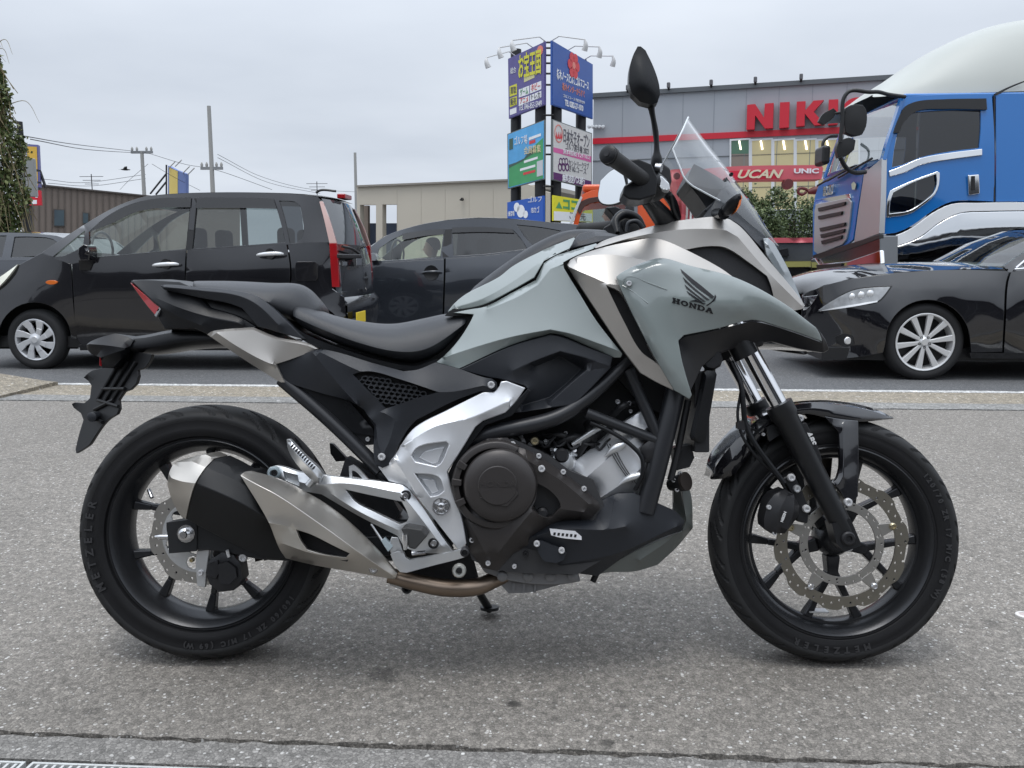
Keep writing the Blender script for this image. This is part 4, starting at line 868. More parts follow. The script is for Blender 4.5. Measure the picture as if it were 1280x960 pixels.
# ---- front fairing
sil = bp('shoulder_panel', [(709, 331, .150), (713, 325, .15), (722, 320, .15), (755, 309, .15), (787, 302, .152), (809, 298, .155), (820, 298, .158), (832, 301, .162), (857, 312, .17), (902, 336, .178), (916, 346, .182), (880, 340, .19), (835, 330, .195), (815, 333, .195), (784, 347, .195), (778, 356, .2), (786, 382, .205), (824, 456, .205), (843, 488, .19), (822, 478, .19), (801, 466, .19), (776, 433, .188), (745, 387, .178), (722, 352, .165)], SILVER,
   creases=[[(712, 334, .182), (740, 346, .198), (762, 355, .208), (778, 356, .207)], [(722, 322, .168), (760, 318, .178), (800, 324, .188), (832, 330, .197)], [(757, 356, .209), (780, 402, .212), (802, 441, .21), (824, 457, .207)]],
   holes=[[(758, 357, .207), (774, 364, .206), (798, 408, .206), (822, 454, .205), (802, 440, .208), (780, 402, .21)]], depth=.02, bevel=.003, res=8, ang=18, relax=1, mirror=True)
bp('air_slot', [(752, 352), (780, 362), (830, 458), (800, 446)], DARK, w=.185, depth=.005, bevel=0, parent=sil)
fair = bp('fairing_side', [(770, 346, .215), (776, 341, .215), (815, 324, .212), (824, 322.5, .212), (833, 323, .213), (860, 331, .218), (920, 347, .215), (977, 377, .19), (1020, 409, .14), (1025, 417, .128), (1028, 427, .12), (995, 415, .15), (960, 404, .18), (948, 400.5, .19), (938, 400, .195), (900, 410, .21), (855, 419, .222), (848, 426, .225), (853, 452, .222), (865, 494, .205), (862, 499, .20), (843, 488, .205), (824, 456, .215), (796, 403, .222), (776, 361, .217)], GREY,
   creases=[[(774, 350, .229), (778, 346, .229), (817, 329, .230), (834, 327.5, .231), (860, 335, .234), (920, 351.5, .230), (977, 381.5, .204), (1017, 411, .152), (1024, 423, .128)], [(786, 372, .234), (803, 405, .238), (830, 456, .232), (850, 484, .218)], [(840, 372, .244), (890, 378, .246), (930, 385, .232)]], depth=.012, bevel=.002, res=6, ang=16, mirror=True, crisp=False, relax=3)
for P_ in ([(778, 356, 0), (780.5, 348.5, 0), (787, 345.5, 0), (812, 354, 0), (834, 362, 0)], [(778, 357, 0), (786, 361, 0), (810, 379, 0)]):
    tube('moulded_line', [B(x, y, surf_w('fairing_side', x, y) + .0002) for x, y, _ in P_], .0016, M('grey gloss paint'), fair, n=6)
bp('fairing_chamfer', [(777, 349), (787, 345), (833, 360), (831, 363), (790, 350), (782, 353), (809, 378), (806, 380), (778, 356)], M('grey gloss paint'), w=.2405, depth=.004, bevel=.0012, res=6) if False else None
bolt(786, 354.5, surf_w('fairing_side', 786, 354) + .002, 3.6, parent=fair)
# logo and lettering
def zg(P): return [(700 + x / 6.4, 270 + y / 6.4) for x, y in P]
LW = .2515
def LWf(x, y): return surf_w('fairing_side', x, y) + .0018
def decal(name, P, parent): return bp(name, [(x, y, LWf(x, y)) for x, y in P], PRINT, depth=.003, bevel=0, res=5, sm=True, ang=60, parent=parent, relax=0)
lg = []
for P in ([(968, 420), (974, 452), (1030, 522), (1110, 592), (1213, 664), (1238, 640), (1150, 565), (1040, 480)], [(986, 486), (998, 528), (1080, 600), (1172, 672), (1200, 668), (1090, 584), (1020, 520)], [(1000, 545), (1010, 580), (1080, 635), (1145, 686), (1166, 680), (1085, 618)], [(1016, 598), (1030, 628), (1086, 668), (1120, 688), (1142, 688), (1078, 638)], [(1040, 682), (1088, 664), (1130, 692), (1168, 698), (1150, 711), (1098, 690)], [(1236, 622), (1253, 648), (1246, 678), (1184, 719), (1165, 714), (1222, 676), (1234, 655)]):
    Pm = np.array(P, float); c0_ = Pm.mean(0); u_, s_, vt = np.linalg.svd(Pm - c0_); mn = vt[1]; Pm = Pm - .3 * np.outer((Pm - c0_) @ mn, mn)
    decal('wing_emblem_feather', zg([tuple(p) for p in Pm]), fair)
def slab(ch):
    if ch == 'H': return [[(0, 0), (.42, 0), (.42, .2), (.34, .2), (.34, .4), (.66, .4), (.66, .2), (.58, .2), (.58, 0), (1, 0), (1, .2), (.92, .2), (.92, .8), (1, .8), (1, 1), (.58, 1), (.58, .8), (.66, .8), (.66, .6), (.34, .6), (.34, .8), (.42, .8), (.42, 1), (0, 1), (0, .8), (.08, .8), (.08, .2), (0, .2)]]
    if ch == 'N': return [[(0, 0), (.38, 0), (.38, .2), (.28, .2), (.28, .62), (.72, 0), (.92, 0), (.92, .8), (1, .8), (1, 1), (.62, 1), (.62, .8), (.72, .8), (.72, .42), (.3, 1), (0, 1), (0, .8), (.08, .8), (.08, .2), (0, .2)]]
    if ch == 'A': return [[(0, 0), (.34, 0), (.34, .18), (.28, .18), (.33, .32), (.62, .32), (.67, .18), (.6, .18), (.6, 0), (1, 0), (1, .18), (.94, .18), (.64, 1), (.36, 1), (.06, .18), (0, .18)]]
    k = 20
    if ch == 'O': return [[(.5 + .5 * math.cos(2 * math.pi * i / k), .5 + .5 * math.sin(2 * math.pi * i / k)) for i in range(k)], [(.5 + .24 * math.cos(2 * math.pi * i / k), .5 + .3 * math.sin(2 * math.pi * i / k)) for i in range(k)]]
    if ch == 'D': return [[(0, 0), (.5, 0)] + [(.5 + .5 * math.sin(R(a)), .5 - .5 * math.cos(R(a))) for a in range(15, 180, 15)] + [(.5, 1), (0, 1), (0, .8), (.08, .8), (.08, .2), (0, .2)], [(.34, .2), (.34, .8), (.5, .8)] + [(.5 + .26 * math.sin(R(a)), .5 + .3 * math.cos(R(a))) for a in range(20, 180, 20)] + [(.5, .2)]]
for i, ch in enumerate('HONDA'):
    x0, y0 = 898 + i * 66.5, 693 + i * 18.6
    conv = lambda P: zg([(x0 + u * 60 + v * 4, y0 + u * 17 - v * 42) for u, v in P])
    S = slab(ch)
    panel('brand_letter', B, [(x, y, LWf(x, y)) for x, y in conv(S[0])], PRINT, fair, holes=[[(x, y, LWf(x, y)) for x, y in conv(h)] for h in S[1:]], res=3, depth=.003, bevel=0, sm=False)
# black under-fairing
bp('fairing_lower', [(848, 426, 0.203), (856, 420, 0.203), (900, 411, 0.190), (940, 401, 0.176), (960, 405, 0.160), (995, 416, 0.130), (1028, 428, 0.100), (1022, 410, 0.113), (1032, 424, 0.093), (1037, 437, 0.078), (1030, 441, 0.078), (1000, 436, 0.088), (965, 427, 0.108), (944, 430, 0.118), (918, 436, 0.128), (896, 444, 0.148), (878, 458, 0.168), (868, 480, 0.178), (862, 492, 0.188), (852, 452, 0.203)], M('satin black lower fairing', (.012, .012, .014), .28), depth=.02, bevel=.003, res=9, ang=30, mirror=True)
rails('beak', B, [[(880, 440, .10), (930, 436, .10), (980, 436, .08), (1036, 440, .05)], [(880, 425, .14), (930, 420, .15), (980, 418, .12), (1036, 436, .06)], [(900, 390, .12), (950, 396, .12), (990, 402, .09), (1032, 428, .05)], [(900, 380, 0), (950, 390, 0), (990, 398, 0), (1030, 424, 0)]], GLOSSBLK, bike, n=8, sub=1)
band = bp('upper_cowl', [(742, 309, .12), (752, 302, .115), (790, 290, .12), (830, 279, .125), (870, 273, .128), (895, 271, .128), (912, 274, .126), (925, 283, .12), (958, 322, .095), (1003, 377, .045), (1006, 382, .045), (1003, 386, .055), (993, 388, .07), (980, 382, .085), (967, 371, .105), (964, 358, .115), (959, 345, .125), (935, 327, .145), (911, 311, .16), (902, 308, .162), (880, 308, .162), (857, 312, .16), (830, 301, .155), (810, 298, .148), (786, 300, .14), (745, 311, .125)], SILVER,
   creases=[[(745, 310, .135), (790, 297, .145), (840, 288, .156), (885, 286, .164), (908, 288, .164), (922, 296, .155), (960, 340, .122), (1002, 382, .06)]], depth=.02, bevel=.0025, res=7, ang=16, relax=1, mirror=True)
bp('cowl_inset', [(856, 312, .15), (880, 306, .152), (904, 306, .15), (936, 326, .135), (961, 344, .115), (969, 372, .1), (940, 360, .13), (912, 346, .15)], M('black textured inset', (.007, .007, .009), .5, bump=.3, bscale=1500), depth=.02, bevel=.002, res=8, mirror=True)
hl = bp('headlamp', [(954, 298, .075), (960, 297, .07), (968, 304, .062), (985, 335, .05), (1003, 377, .03), (998, 374, .05), (976, 346, .07), (958, 318, .085)], M('headlamp lens', (.20, .225, .24), .06, spec=.9, coat=1), creases=[[(960, 306, .085), (980, 340, .07)]], depth=.03, bevel=.002, res=6, mirror=True)
rails('nose', B, [[(880, 320, .12), (930, 345, .10), (1000, 388, .04)], [(880, 290, .12), (940, 322, .085), (1002, 380, .03)], [(885, 276, .08), (945, 304, .05), (1002, 376, .015)], [(885, 272, 0), (950, 298, 0), (1003, 375, 0)]], GLOSSBLK, bike, n=8, sub=1)
bp('screen_base', [(878, 273, .10), (886, 262, .095), (902, 236, .08), (908, 220, .07), (912, 226, .06), (926, 246, .055), (945, 274, .05), (963, 306, .05), (958, 316, .075), (940, 298, .098), (925, 282, .112), (912, 274, .115), (895, 271, .118)], PLASTIC, creases=[[(892, 266, .11), (915, 262, .1), (940, 288, .085)]], depth=.03, bevel=.003, res=7, ang=25, mirror=True)
bp('meter_housing', [(857.5, 227, .07), (862, 216, .07), (867.5, 205, .07), (885, 214, .07), (905, 226, .07), (909, 233, .07), (900, 245, .07), (893, 251, .07), (883, 260, .07), (872, 244, .07)], PAINT_BLACK, creases=[[(859, 228, .08), (890, 236, .082), (904, 236, .08)]], depth=.14, bevel=.003, res=6)
bp('meter_cowl', [(880, 262), (894, 250), (909, 234), (914, 240), (902, 260), (890, 272)], PLASTIC, w=.075, depth=.15, bevel=.004, res=6)
ts = bp('turn_signal', [(901, 264, .17), (908, 252, .2), (918, 244, .22), (926, 241, .225), (927, 248, .225), (922, 260, .215), (914, 268, .19), (904, 271, .17)], PAINT_BLACK, depth=.05, bulge=.012, bk=4, res=4, bevel=.003)
bp('signal_lens', [(925, 241.5), (928, 246), (925.5, 257), (920, 265), (923.5, 254)], ORANGE, w=.224, depth=.05, bevel=.001, res=4, parent=ts)
tube('signal_stem', [B(905, 267, .17), B(895, 268, .10)], .014, PAINT_BLACK, ts)
# windscreen
side = catmull([(841, 187, .125), (849, 207, .135), (858, 226, .14), (885, 243, .13), (912, 258, .11), (940, 282, .085), (971, 307, .04)], 15)
mid = catmull([(860, 147, 0), (880, 174, 0), (900, 199, 0), (920, 226, 0), (940, 254, 0), (956, 280, 0), (973, 308, 0)], 15)
rows = []
for t in (0, .2, .4, .6, .8, 1):
    row = []
    for s_, m_ in zip(side, mid):
        a, b = B(*s_), B(*m_); p = a.lerp(b, t); k = math.sin(t * math.pi / 2); p = a + (b - a) * t; p.y = a.y * math.cos(t * math.pi / 2); row.append(p)
    rows.append(row)
rows += [[Vector((p.x, -p.y, p.z)) for p in r] for r in reversed(rows[:-1])]
ws = grid('windscreen', rows, SCREEN, bike, ang=80)
SEDGE = M('polished screen edge', (.55, .58, .6), .15, spec=.8)
tube('screen_edge', [p for p in rows[0][:8]], .0022, SEDGE, ws, n=6)
tube('screen_edge', [rows[i][0] for i in range(11)], .0022, SEDGE, ws, n=6)
bolt(914, 218, .06, 2.5, CAL)
# ---- handlebar, controls and mirrors (right side, mirrored to the left)
def mirror_obj(o):
    me = o.data.copy()
    for v in me.vertices: v.co.y = -v.co.y
    bm = bmesh.new(); bm.from_mesh(me); bmesh.ops.reverse_faces(bm, faces=bm.faces); bm.to_mesh(me); bm.free()
    c = bpy.data.objects.new(o.name.split('.')[0], me); COL.objects.link(c); c.parent = o.parent
    for md in o.modifiers:
        n = c.modifiers.new(md.name, md.type)
        if md.type == 'BEVEL': n.width, n.segments, n.limit_method, n.angle_limit, n.harden_normals = md.width, md.segments, md.limit_method, md.angle_limit, md.harden_normals
    return c
bar0, bar1, bar2, bar3 = B(846, 272, .05), B(836, 246, .13), B(812, 230, .25), B(761, 194, .42)
tube('handlebar', [bar0, B(842, 256, .09), bar1, bar2], .011, PAINT_BLACK, bike)
GRIP = M('grip rubber', (.014, .014, .015), .62, bump=.4, bscale=400)
gdir = (bar3 - bar2)
gr = tube('grip', [bar2 + gdir * t for t in (.12, .2, .5, .8, .93, .94, 1.0)], [.017, .0165, .0165, .0168, .0172, .0195, .0195], GRIP, bike, n=20, smooth=False)
ge = tube('bar_end', [bar3 - gdir * .005, bar3 + gdir * .03, bar3 + gdir * .05], [.0185, .0185, .012], PAINT_BLACK, bike, n=20, smooth=False)
tube('bar_end_bolt', [bar3 + gdir * .045, bar3 + gdir * .058], .006, CAL, ge, n=12)
th1 = tube('throttle_housing', [bar2 + gdir * t for t in (-.18, -.16, .06, .14)], [.024, .031, .031, .023], PAINT_BLACK, bike, n=20, smooth=False)
swb = bp('switch_box', [(783, 200), (798, 198), (815, 205), (822, 222), (820, 244), (800, 250), (786, 249), (778, 243), (780, 232), (790, 226), (796, 214)], PAINT_BLACK, w=.29, depth=.075, bevel=.006, res=7)
mc = bp('brake_reservoir', [(817, 206, .20), (828, 203, .2), (838, 210, .2), (840, 226, .2), (836, 240, .2), (824, 244, .2), (818, 236, .2)], CAL, depth=.05, bevel=.005, res=6)
tube('reservoir_cap', [B(820, 209, .27), B(827, 210, .275)], .0095, STEEL, mc, n=14)
bp('brake_master', [(820, 219), (828, 220), (837, 229), (838, 238), (828, 237), (821, 228)], ALU, w=.275, depth=.03, bevel=.004, res=5)
tube('cable', [B(796, 222, .28), B(803, 238, .26), B(816, 254, .2), B(830, 272, .1)], .005, PAINT_BLACK, bike, n=8)
tube('cable', [B(838, 243, .18), B(842, 262, .14), B(850, 280, .1)], .0055, PAINT_BLACK, bike, n=8)
tube('steering_stem', [B(808, 248, .2), B(822, 264, .14), B(838, 284, .08)], [.016, .022, .028], PAINT_BLACK, bike, n=12)
ms = tube('mirror_stem', [B(820, 214, .25), B(821, 198, .255), B(821, 190, .258), B(819.5, 165, .262), B(815, 140, .27), B(812, 124, .275)], [.0125, .012, .0072, .0065, .0065, .011], PAINT_BLACK, bike, n=12)
mh = bp('mirror_housing', [(797, 58, .30), (801, 58, .30), (807, 63, .3), (817, 84, .3), (824, 106, .3), (825, 118, .3), (822, 128, .3), (815, 131, .3), (800, 127, .3), (790, 117, .3), (786, 104, .3), (787, 86, .3), (791, 70, .3)], PAINT_BLACK, depth=.03, bulge=.035, bk=14, res=5, bevel=.004, ang=50, relax=14)
for o in (gr, ge, th1, swb, ms): mirror_obj(o)
# left mirror: tilted to the rider, its glass faces back and inward
MG = M('mirror glass', (.9, .92, .93), .02, metal=1)
mlc = B(770, 232, -.30)
nrm = Vector((-.80, -.60, .06)).normalized(); mx_ = Vector((0, 0, 1)).cross(nrm).normalized(); my_ = nrm.cross(mx_)
mp_ = [(-.075, -.028), (-.05, -.048), (.04, -.050), (.078, -.020), (.082, .022), (.06, .046), (-.02, .05), (-.07, .028)]
mp_s = [tuple(p) for p in smooth_poly(mp_, .01, corner=60)]
def mdisk(name, s, d0, d1, mat, dome=0):
    V = []; n_ = len(mp_s)
    for d, sc in ((d0, s), (d1, s * (.8 if dome else 1))):
        V += [mlc + mx_ * (p[0] * sc) + my_ * (p[1] * sc) + nrm * d for p in mp_s]
    return mk(name, V, [tuple(range(n_)), tuple(range(2 * n_ - 1, n_ - 1, -1))] + [(i, (i + 1) % n_, n_ + (i + 1) % n_, n_ + i) for i in range(n_)], mat, bike, bevel=.002)
mdisk('mirror_housing', 1.0, 0, -.04, PAINT_BLACK, 1); mdisk('mirror_glass', .93, .0025, .0, MG)
# clutch-side lever guard seen over the tank
tube('lever_guard', [B(772, 291, -.02), B(770, 276, -.04), B(780, 268, -.05), B(796, 272, -.05), B(806, 284, -.04)], [.006, .011, .013, .010, .004], PAINT_BLACK, bike, n=12)
tube('lock_ring', [B(784, 290, .0), B(786, 279, .0), B(796, 277, .0), B(804, 286, .0)], .006, PLASTIC, bike, n=10)

# ---- fork, fender, caliper, radiator
for s in (1, -1):
    ax = .108 * s
    a, b, c_ = B(1062, 676, .108), B(973, 505, .108), B(926, 418, .108)
    fl = lambda p: Vector((p.x, -ax, p.z))
    d = (b - a).normalized()
    tube('fork_leg', [fl(a - d * .012), fl(a + d * .03), fl(a.lerp(b, .35)), fl(a.lerp(b, .9)), fl(a.lerp(b, .92)), fl(b)], [.021, .0245, .0255, .0285, .0325, .0325], FORKBLK, bike, n=22, smooth=False)
    tube('fork_tube', [fl(b), fl(c_), fl(c_ + (c_ - b).normalized() * .18)], .0205, CHROME, bike, n=22, smooth=False)
    q = B(926, 432, .108); tube('fork_clamp', [fl(q - d * .028), fl(q + d * .022)], .030, FORKBLK, bike, n=20, smooth=False)
bp('axle_clamp', [(1040, 655), (1063, 648), (1077, 682), (1056, 690), (1046, 680)], FORKBLK, w=.130, depth=.05, bevel=.004, res=8)
bolt(1060, 673, .131, 9, CAL, h=.008)
tube('axle', [Vector((.7675, -.12, .3)), Vector((.7675, .12, .3))], .012, STEEL, bike)
box('fork_bridge', (B(905, 440).x, -.12, B(930, 436).z), (B(940, 440).x, .12, B(930, 418).z), FORKBLK, bike, bevel=.01)
# fender: one moulded arch over the tyre with a stay to the fork
fr_rows = []
for rl in ([(889, 599, .05), (911, 597, .076), (931, 577, .080), (950, 549, .080), (975, 525, .080), (1005, 517, .080), (1045, 525, .080), (1080, 527, .07), (1117, 523, .012)],
           [(887.5, 598, .04), (906, 585, .076), (926, 560, .078), (948, 536, .078), (978, 517, .078), (1012, 510, .078), (1050, 515, .077), (1088, 521, .058), (1117, 523, .010)],
           [(887, 597, .03), (901, 573, .064), (924, 546, .066), (949, 523, .066), (985, 508, .066), (1020, 503.5, .066), (1056, 507, .064), (1091, 514, .043), (1117, 522.5, .008)],
           [(886, 596, 0), (899, 568, 0), (921, 540, 0), (947, 518, 0), (985, 504, 0), (1022, 500, 0), (1060, 503, 0), (1093, 511, 0), (1117, 522, 0)]):
    fr_rows.append([B(*p) for p in catmull(rl, 30)])
fen = grid('front_fender', fr_rows + [[Vector((p.x, -p.y, p.z)) for p in r] for r in reversed(fr_rows[:-1])], GLOSSBLK, bike, ang=28)
m_ = fen.modifiers.new('th', 'SOLIDIFY'); m_.thickness = .004
bp('fender_stay', [(1030, 520, .082), (1046, 523, .084), (1073, 526, .082), (1073.5, 560, .090), (1073, 620, .102), (1066, 628, .108), (1058, 627, .112), (1050, 614, .112), (1040, 604, .11), (1046, 597, .106), (1049, 586, .1), (1049, 560, .094), (1048, 540, .088)], GLOSSBLK, creases=[[(1054, 530, .092), (1055, 560, .102), (1054, 595, .112), (1048, 606, .115)]], depth=.012, bevel=.002, res=6, mirror=True, parent=fen)
bp('fender_stay', [(958, 534, .085), (985, 524, .088), (1006, 522, .088), (1004, 534, .088), (980, 540, .088), (962, 552, .088)], FORKBLK, depth=.012, bevel=.002, mirror=True, parent=fen)
bolt(1000, 523, .09, 4.5, parent=fen); bolt(1060, 628, .113, 5.5, parent=fen); bolt(954, 543, .086, 2.2, parent=fen)
text('abs_mark', 'ABS', M('silver print', (.6, .6, .6), .3), bike, B(1007, 541, .10), B(1018, 567, .10) - B(1007, 541, .10), B(1013, 539, .10) - B(1007, 541, .10), .019, 'LEFT', .0008, .0008, shear=.2)
bp('sensor_cover', [(1000, 530), (1008, 528), (1026, 568), (1030, 596), (1024, 598), (1010, 570)], CAL, w=.094, depth=.02, bevel=.002)
cal = bp('front_caliper', [(957, 640, .135), (960, 628, .135), (968, 618, .135), (982, 612, .135), (992, 618, .135), (999, 632, .135), (998, 644, .135), (990, 656, .135), (981, 667, .135), (964, 667, .135), (956, 660, .135), (955, 650, .135)], CAL, creases=[[(970, 666, .15), (974, 640, .158), (986, 616, .15)], [(984, 662, .152), (992, 640, .156), (993, 622, .15)]], depth=.06, bevel=.004, res=6, ang=30)
text('caliper_word', 'NISSIN', M('silver print'), cal, B(978.5, 653, .160), B(986, 632, .160) - B(978.5, 653, .160), B(974, 651, .160) - B(978.5, 653, .160), .0085, 'LEFT', .0004, .0003)
for px, py in ((968, 666), (961, 634)): bolt(px, py, .138, 3, parent=cal)
bp('caliper_mount', [(978, 598), (992, 590), (1012, 634), (1010, 655), (996, 652), (990, 620)], FORKBLK, w=.118, depth=.03, bevel=.004)
bolt(989, 597, .122, 5); bolt(1008, 636, .122, 5); bolt(996, 611, .122, 5, ALU)
tube('brake_hose', [B(914, 452, .10), B(926, 480, .12), B(929, 505, .125), B(932, 530, .125), B(944, 555, .13), B(962, 580, .13), B(980, 604, .13)], .0065, PAINT_BLACK, bike, n=8)
tube('sensor_cable', [B(926, 490, .11), B(922, 520, .12), B(928, 545, .125), B(945, 570, .128), B(972, 596, .12), B(1000, 650, .1)], .0035, PAINT_BLACK, bike, n=8)
tube('sensor_cable', [B(948, 540, .1), B(938, 536, .11), B(934, 545, .12), B(940, 560, .12)], .003, PAINT_BLACK, bike, n=6)
bp('hose_clip', [(922, 528), (932, 525), (938, 532), (930, 538), (922, 536)], CAL, w=.13, depth=.02, bevel=.002, res=5)
rad = bp('radiator', [(880, 465, .16), (884, 463, .16), (894, 464, .16), (896, 468, .16), (882, 550, .15), (876, 553, .15), (864, 550, .15), (862, 545, .15)], PAINT_BLACK, creases=[[(883, 470, .168), (868, 546, .16)]], depth=.05, bevel=.004, res=7, ang=30)
box('radiator_core', (B(870, 500).x - .03, -.14, B(870, 560).z), (B(870, 500).x + .005, .14, B(880, 465).z), CAL, rad, bevel=.003)
lathe('radiator_cap', B(889, 449, .14), [(.026, -.01), (.026, .006), (.021, .012), (0, .012)], CAL, rad, n=9)
tube('radiator_neck', [B(887, 466, .13), B(888, 450, .13)], .013, CAL, rad)
tube('hose', [B(868, 470, .12), B(871, 482, .12)], .009, STEEL, bike); tube('hose', [B(860, 500, .12), B(848, 560, .12), B(838, 600, .12)], .008, CAL, bike)
bp('horn_bracket', [(842, 560), (864, 556), (868, 572), (862, 584), (846, 588)], CAL, w=.10, depth=.06, bevel=.004)
hn = tube('horn', [B(838, 606, .07), B(848, 604, .09), B(856, 602, .10)], [.014, .02, .022], CAL, bike, n=20, smooth=False)
tube('horn_rim', [B(855, 602, .1), B(858, 601.5, .105)], .0225, M('horn rim', (.06, .05, .045), .35, metal=.6), hn, n=20)
for px, py in ((846, 612), (850, 592), (842, 600)): bolt(px, py, .1, 3)
# ================================================================ vehicles
CARBLK = M('black car paint', (.006, .006, .008), .08, coat=1, spec=.6)
CARBLK2 = M('black mica car paint', (.009, .009, .0115), .16, metal=.2, coat=1)
CARGRY = M('dark blue grey car paint', (.030, .034, .042), .2, metal=.4, coat=1)
TRIM = M('black car trim', (.012, .012, .013), .45)
INTERIOR = M('grey car interior', (.22, .22, .21), .8)
INTDARK = M('dark car seat fabric', (.018, .018, .02), .9)
CWIN = thin_glass('clear green car glass', (.86, .93, .89), 1.5)
CDARK = thin_glass('privacy car glass', (.10, .11, .125), 1.5)
VISOR = thin_glass('smoked window visor', (.16, .14, .14), 1.5)
WHEELCOV = M('silver wheel cover', (.62, .63, .65), .32, metal=.5)
ALLOY = M('silver alloy', (.70, .70, .70), .3, metal=.5)
CARTYRE = M('car tyre rubber', (.016, .016, .017), .75)
REDLENS = M('red car lens', (.33, .008, .012), .08, coat=1)
PINKLENS = M('clear tail lamp strip', (.46, .30, .27), .15, coat=.8)
def cp(fr, root): return lambda *a, **k: panel(a[0], fr, a[1], a[2], k.pop('parent', root), **{**dict(res=10, depth=.02, bevel=.004, ang=50, relax=8), **k})
def car_wheel(c, Rt, Rr, wid, style, root, s=1):
    """c: hub centre at the outer tyre face; s=1 faces the camera"""
    c = Vector(c)
    f = lambda P: [(r, w * s) for r, w in P]
    wh = lathe('wheel', c, f([(Rr * .985, -wid * .95), (Rr, -.03), (Rr + .006, -.012), (Rt - .055, 0.0), (Rt - .03, -.004), (Rt - .008, -.025), (Rt, -.05), (Rt, -wid + .04), (Rt - .02, -wid)]), CARTYRE, root, n=56, cap=False)
    lathe('rim_barrel', c, f([(Rr + .004, -.008), (Rr, -.006), (Rr - .012, -.010), (Rr - .018, -.03), (Rr - .03, -.12)]), ALLOY if style == 'alloy' else WHEELCOV, wh, n=56, cap=False)
    lathe('brake_back', c, f([(0, -.10), (Rr - .02, -.10)]), DARK, wh, n=32, cap=False)
    if style == 'cover':
        lathe('wheel_cap', c, f([(0, .002), (.028, .002), (.034, -.004), (.06, -.010)]), WHEELCOV, wh, n=32, cap=False)
        for i in range(8):
            a = R(i * 45 + 10); parts = []
            for r0, r1, d0, d1, w0, w1 in ((.045, .11, 0, 10, .020, .026), (.105, Rr - .006, 9, 17, .026, .036)):
                p = lambda r, q: (c.x + r * math.cos(a + R(q)), c.z + r * math.sin(a + R(q)))
                parts.append(geo_beam(p(r0, d0), p(r1, d1), w0, (-c.y - .03, -c.y - .010), w1, (-c.y - .03, -c.y - .006)))
            merge('spoke', parts, WHEELCOV, wh, bevel=.004)
    elif style == 'alloy':
        lathe('hub_cap', c, f([(0, -.012), (.026, -.013), (.03, -.018), (.055, -.028), (.06, -.06)]), ALLOY, wh, n=32, cap=False)
        for i in range(10):
            a = R(i * 36 + 9 + (4 if i % 2 else -4)); a2 = R(i * 36 + 9)
            p = lambda r, q: (c.x + r * math.cos(q), c.z + r * math.sin(q))
            merge('spoke', [geo_beam(p(.04, a), p(Rr - .008, a2), .014, (-c.y - .05, -c.y - .022), .026, (-c.y - .05, -c.y - .012))], ALLOY, wh, bevel=.006)
        for i in range(5):
            a = R(i * 72 + 55); lathe('lug_nut', c + Vector((.044 * math.cos(a), 0, .044 * math.sin(a))), f([(.011, -.03), (.011, -.018), (.008, -.016), (.007, -.024), (0, -.024)]), TRIM, wh, n=10, cap=False)
    else:
        lathe('hub_cap', c, f([(0, -.012), (.03, -.013), (.10, -.03), (Rr - .01, -.012)]), ALLOY, wh, n=32, cap=False)
    return wh
def arch(cx, cy, r, a0=180, a1=0, n=9): return [(cx + r * math.cos(R(a0 + (a1 - a0) * i / n)), cy - r * math.sin(R(a0 + (a1 - a0) * i / n))) for i in range(n + 1)]
def mirrow(rows):
    m = [[Vector((p.x, -p.y, p.z)) for p in r] for r in reversed(rows)]
    return rows + m
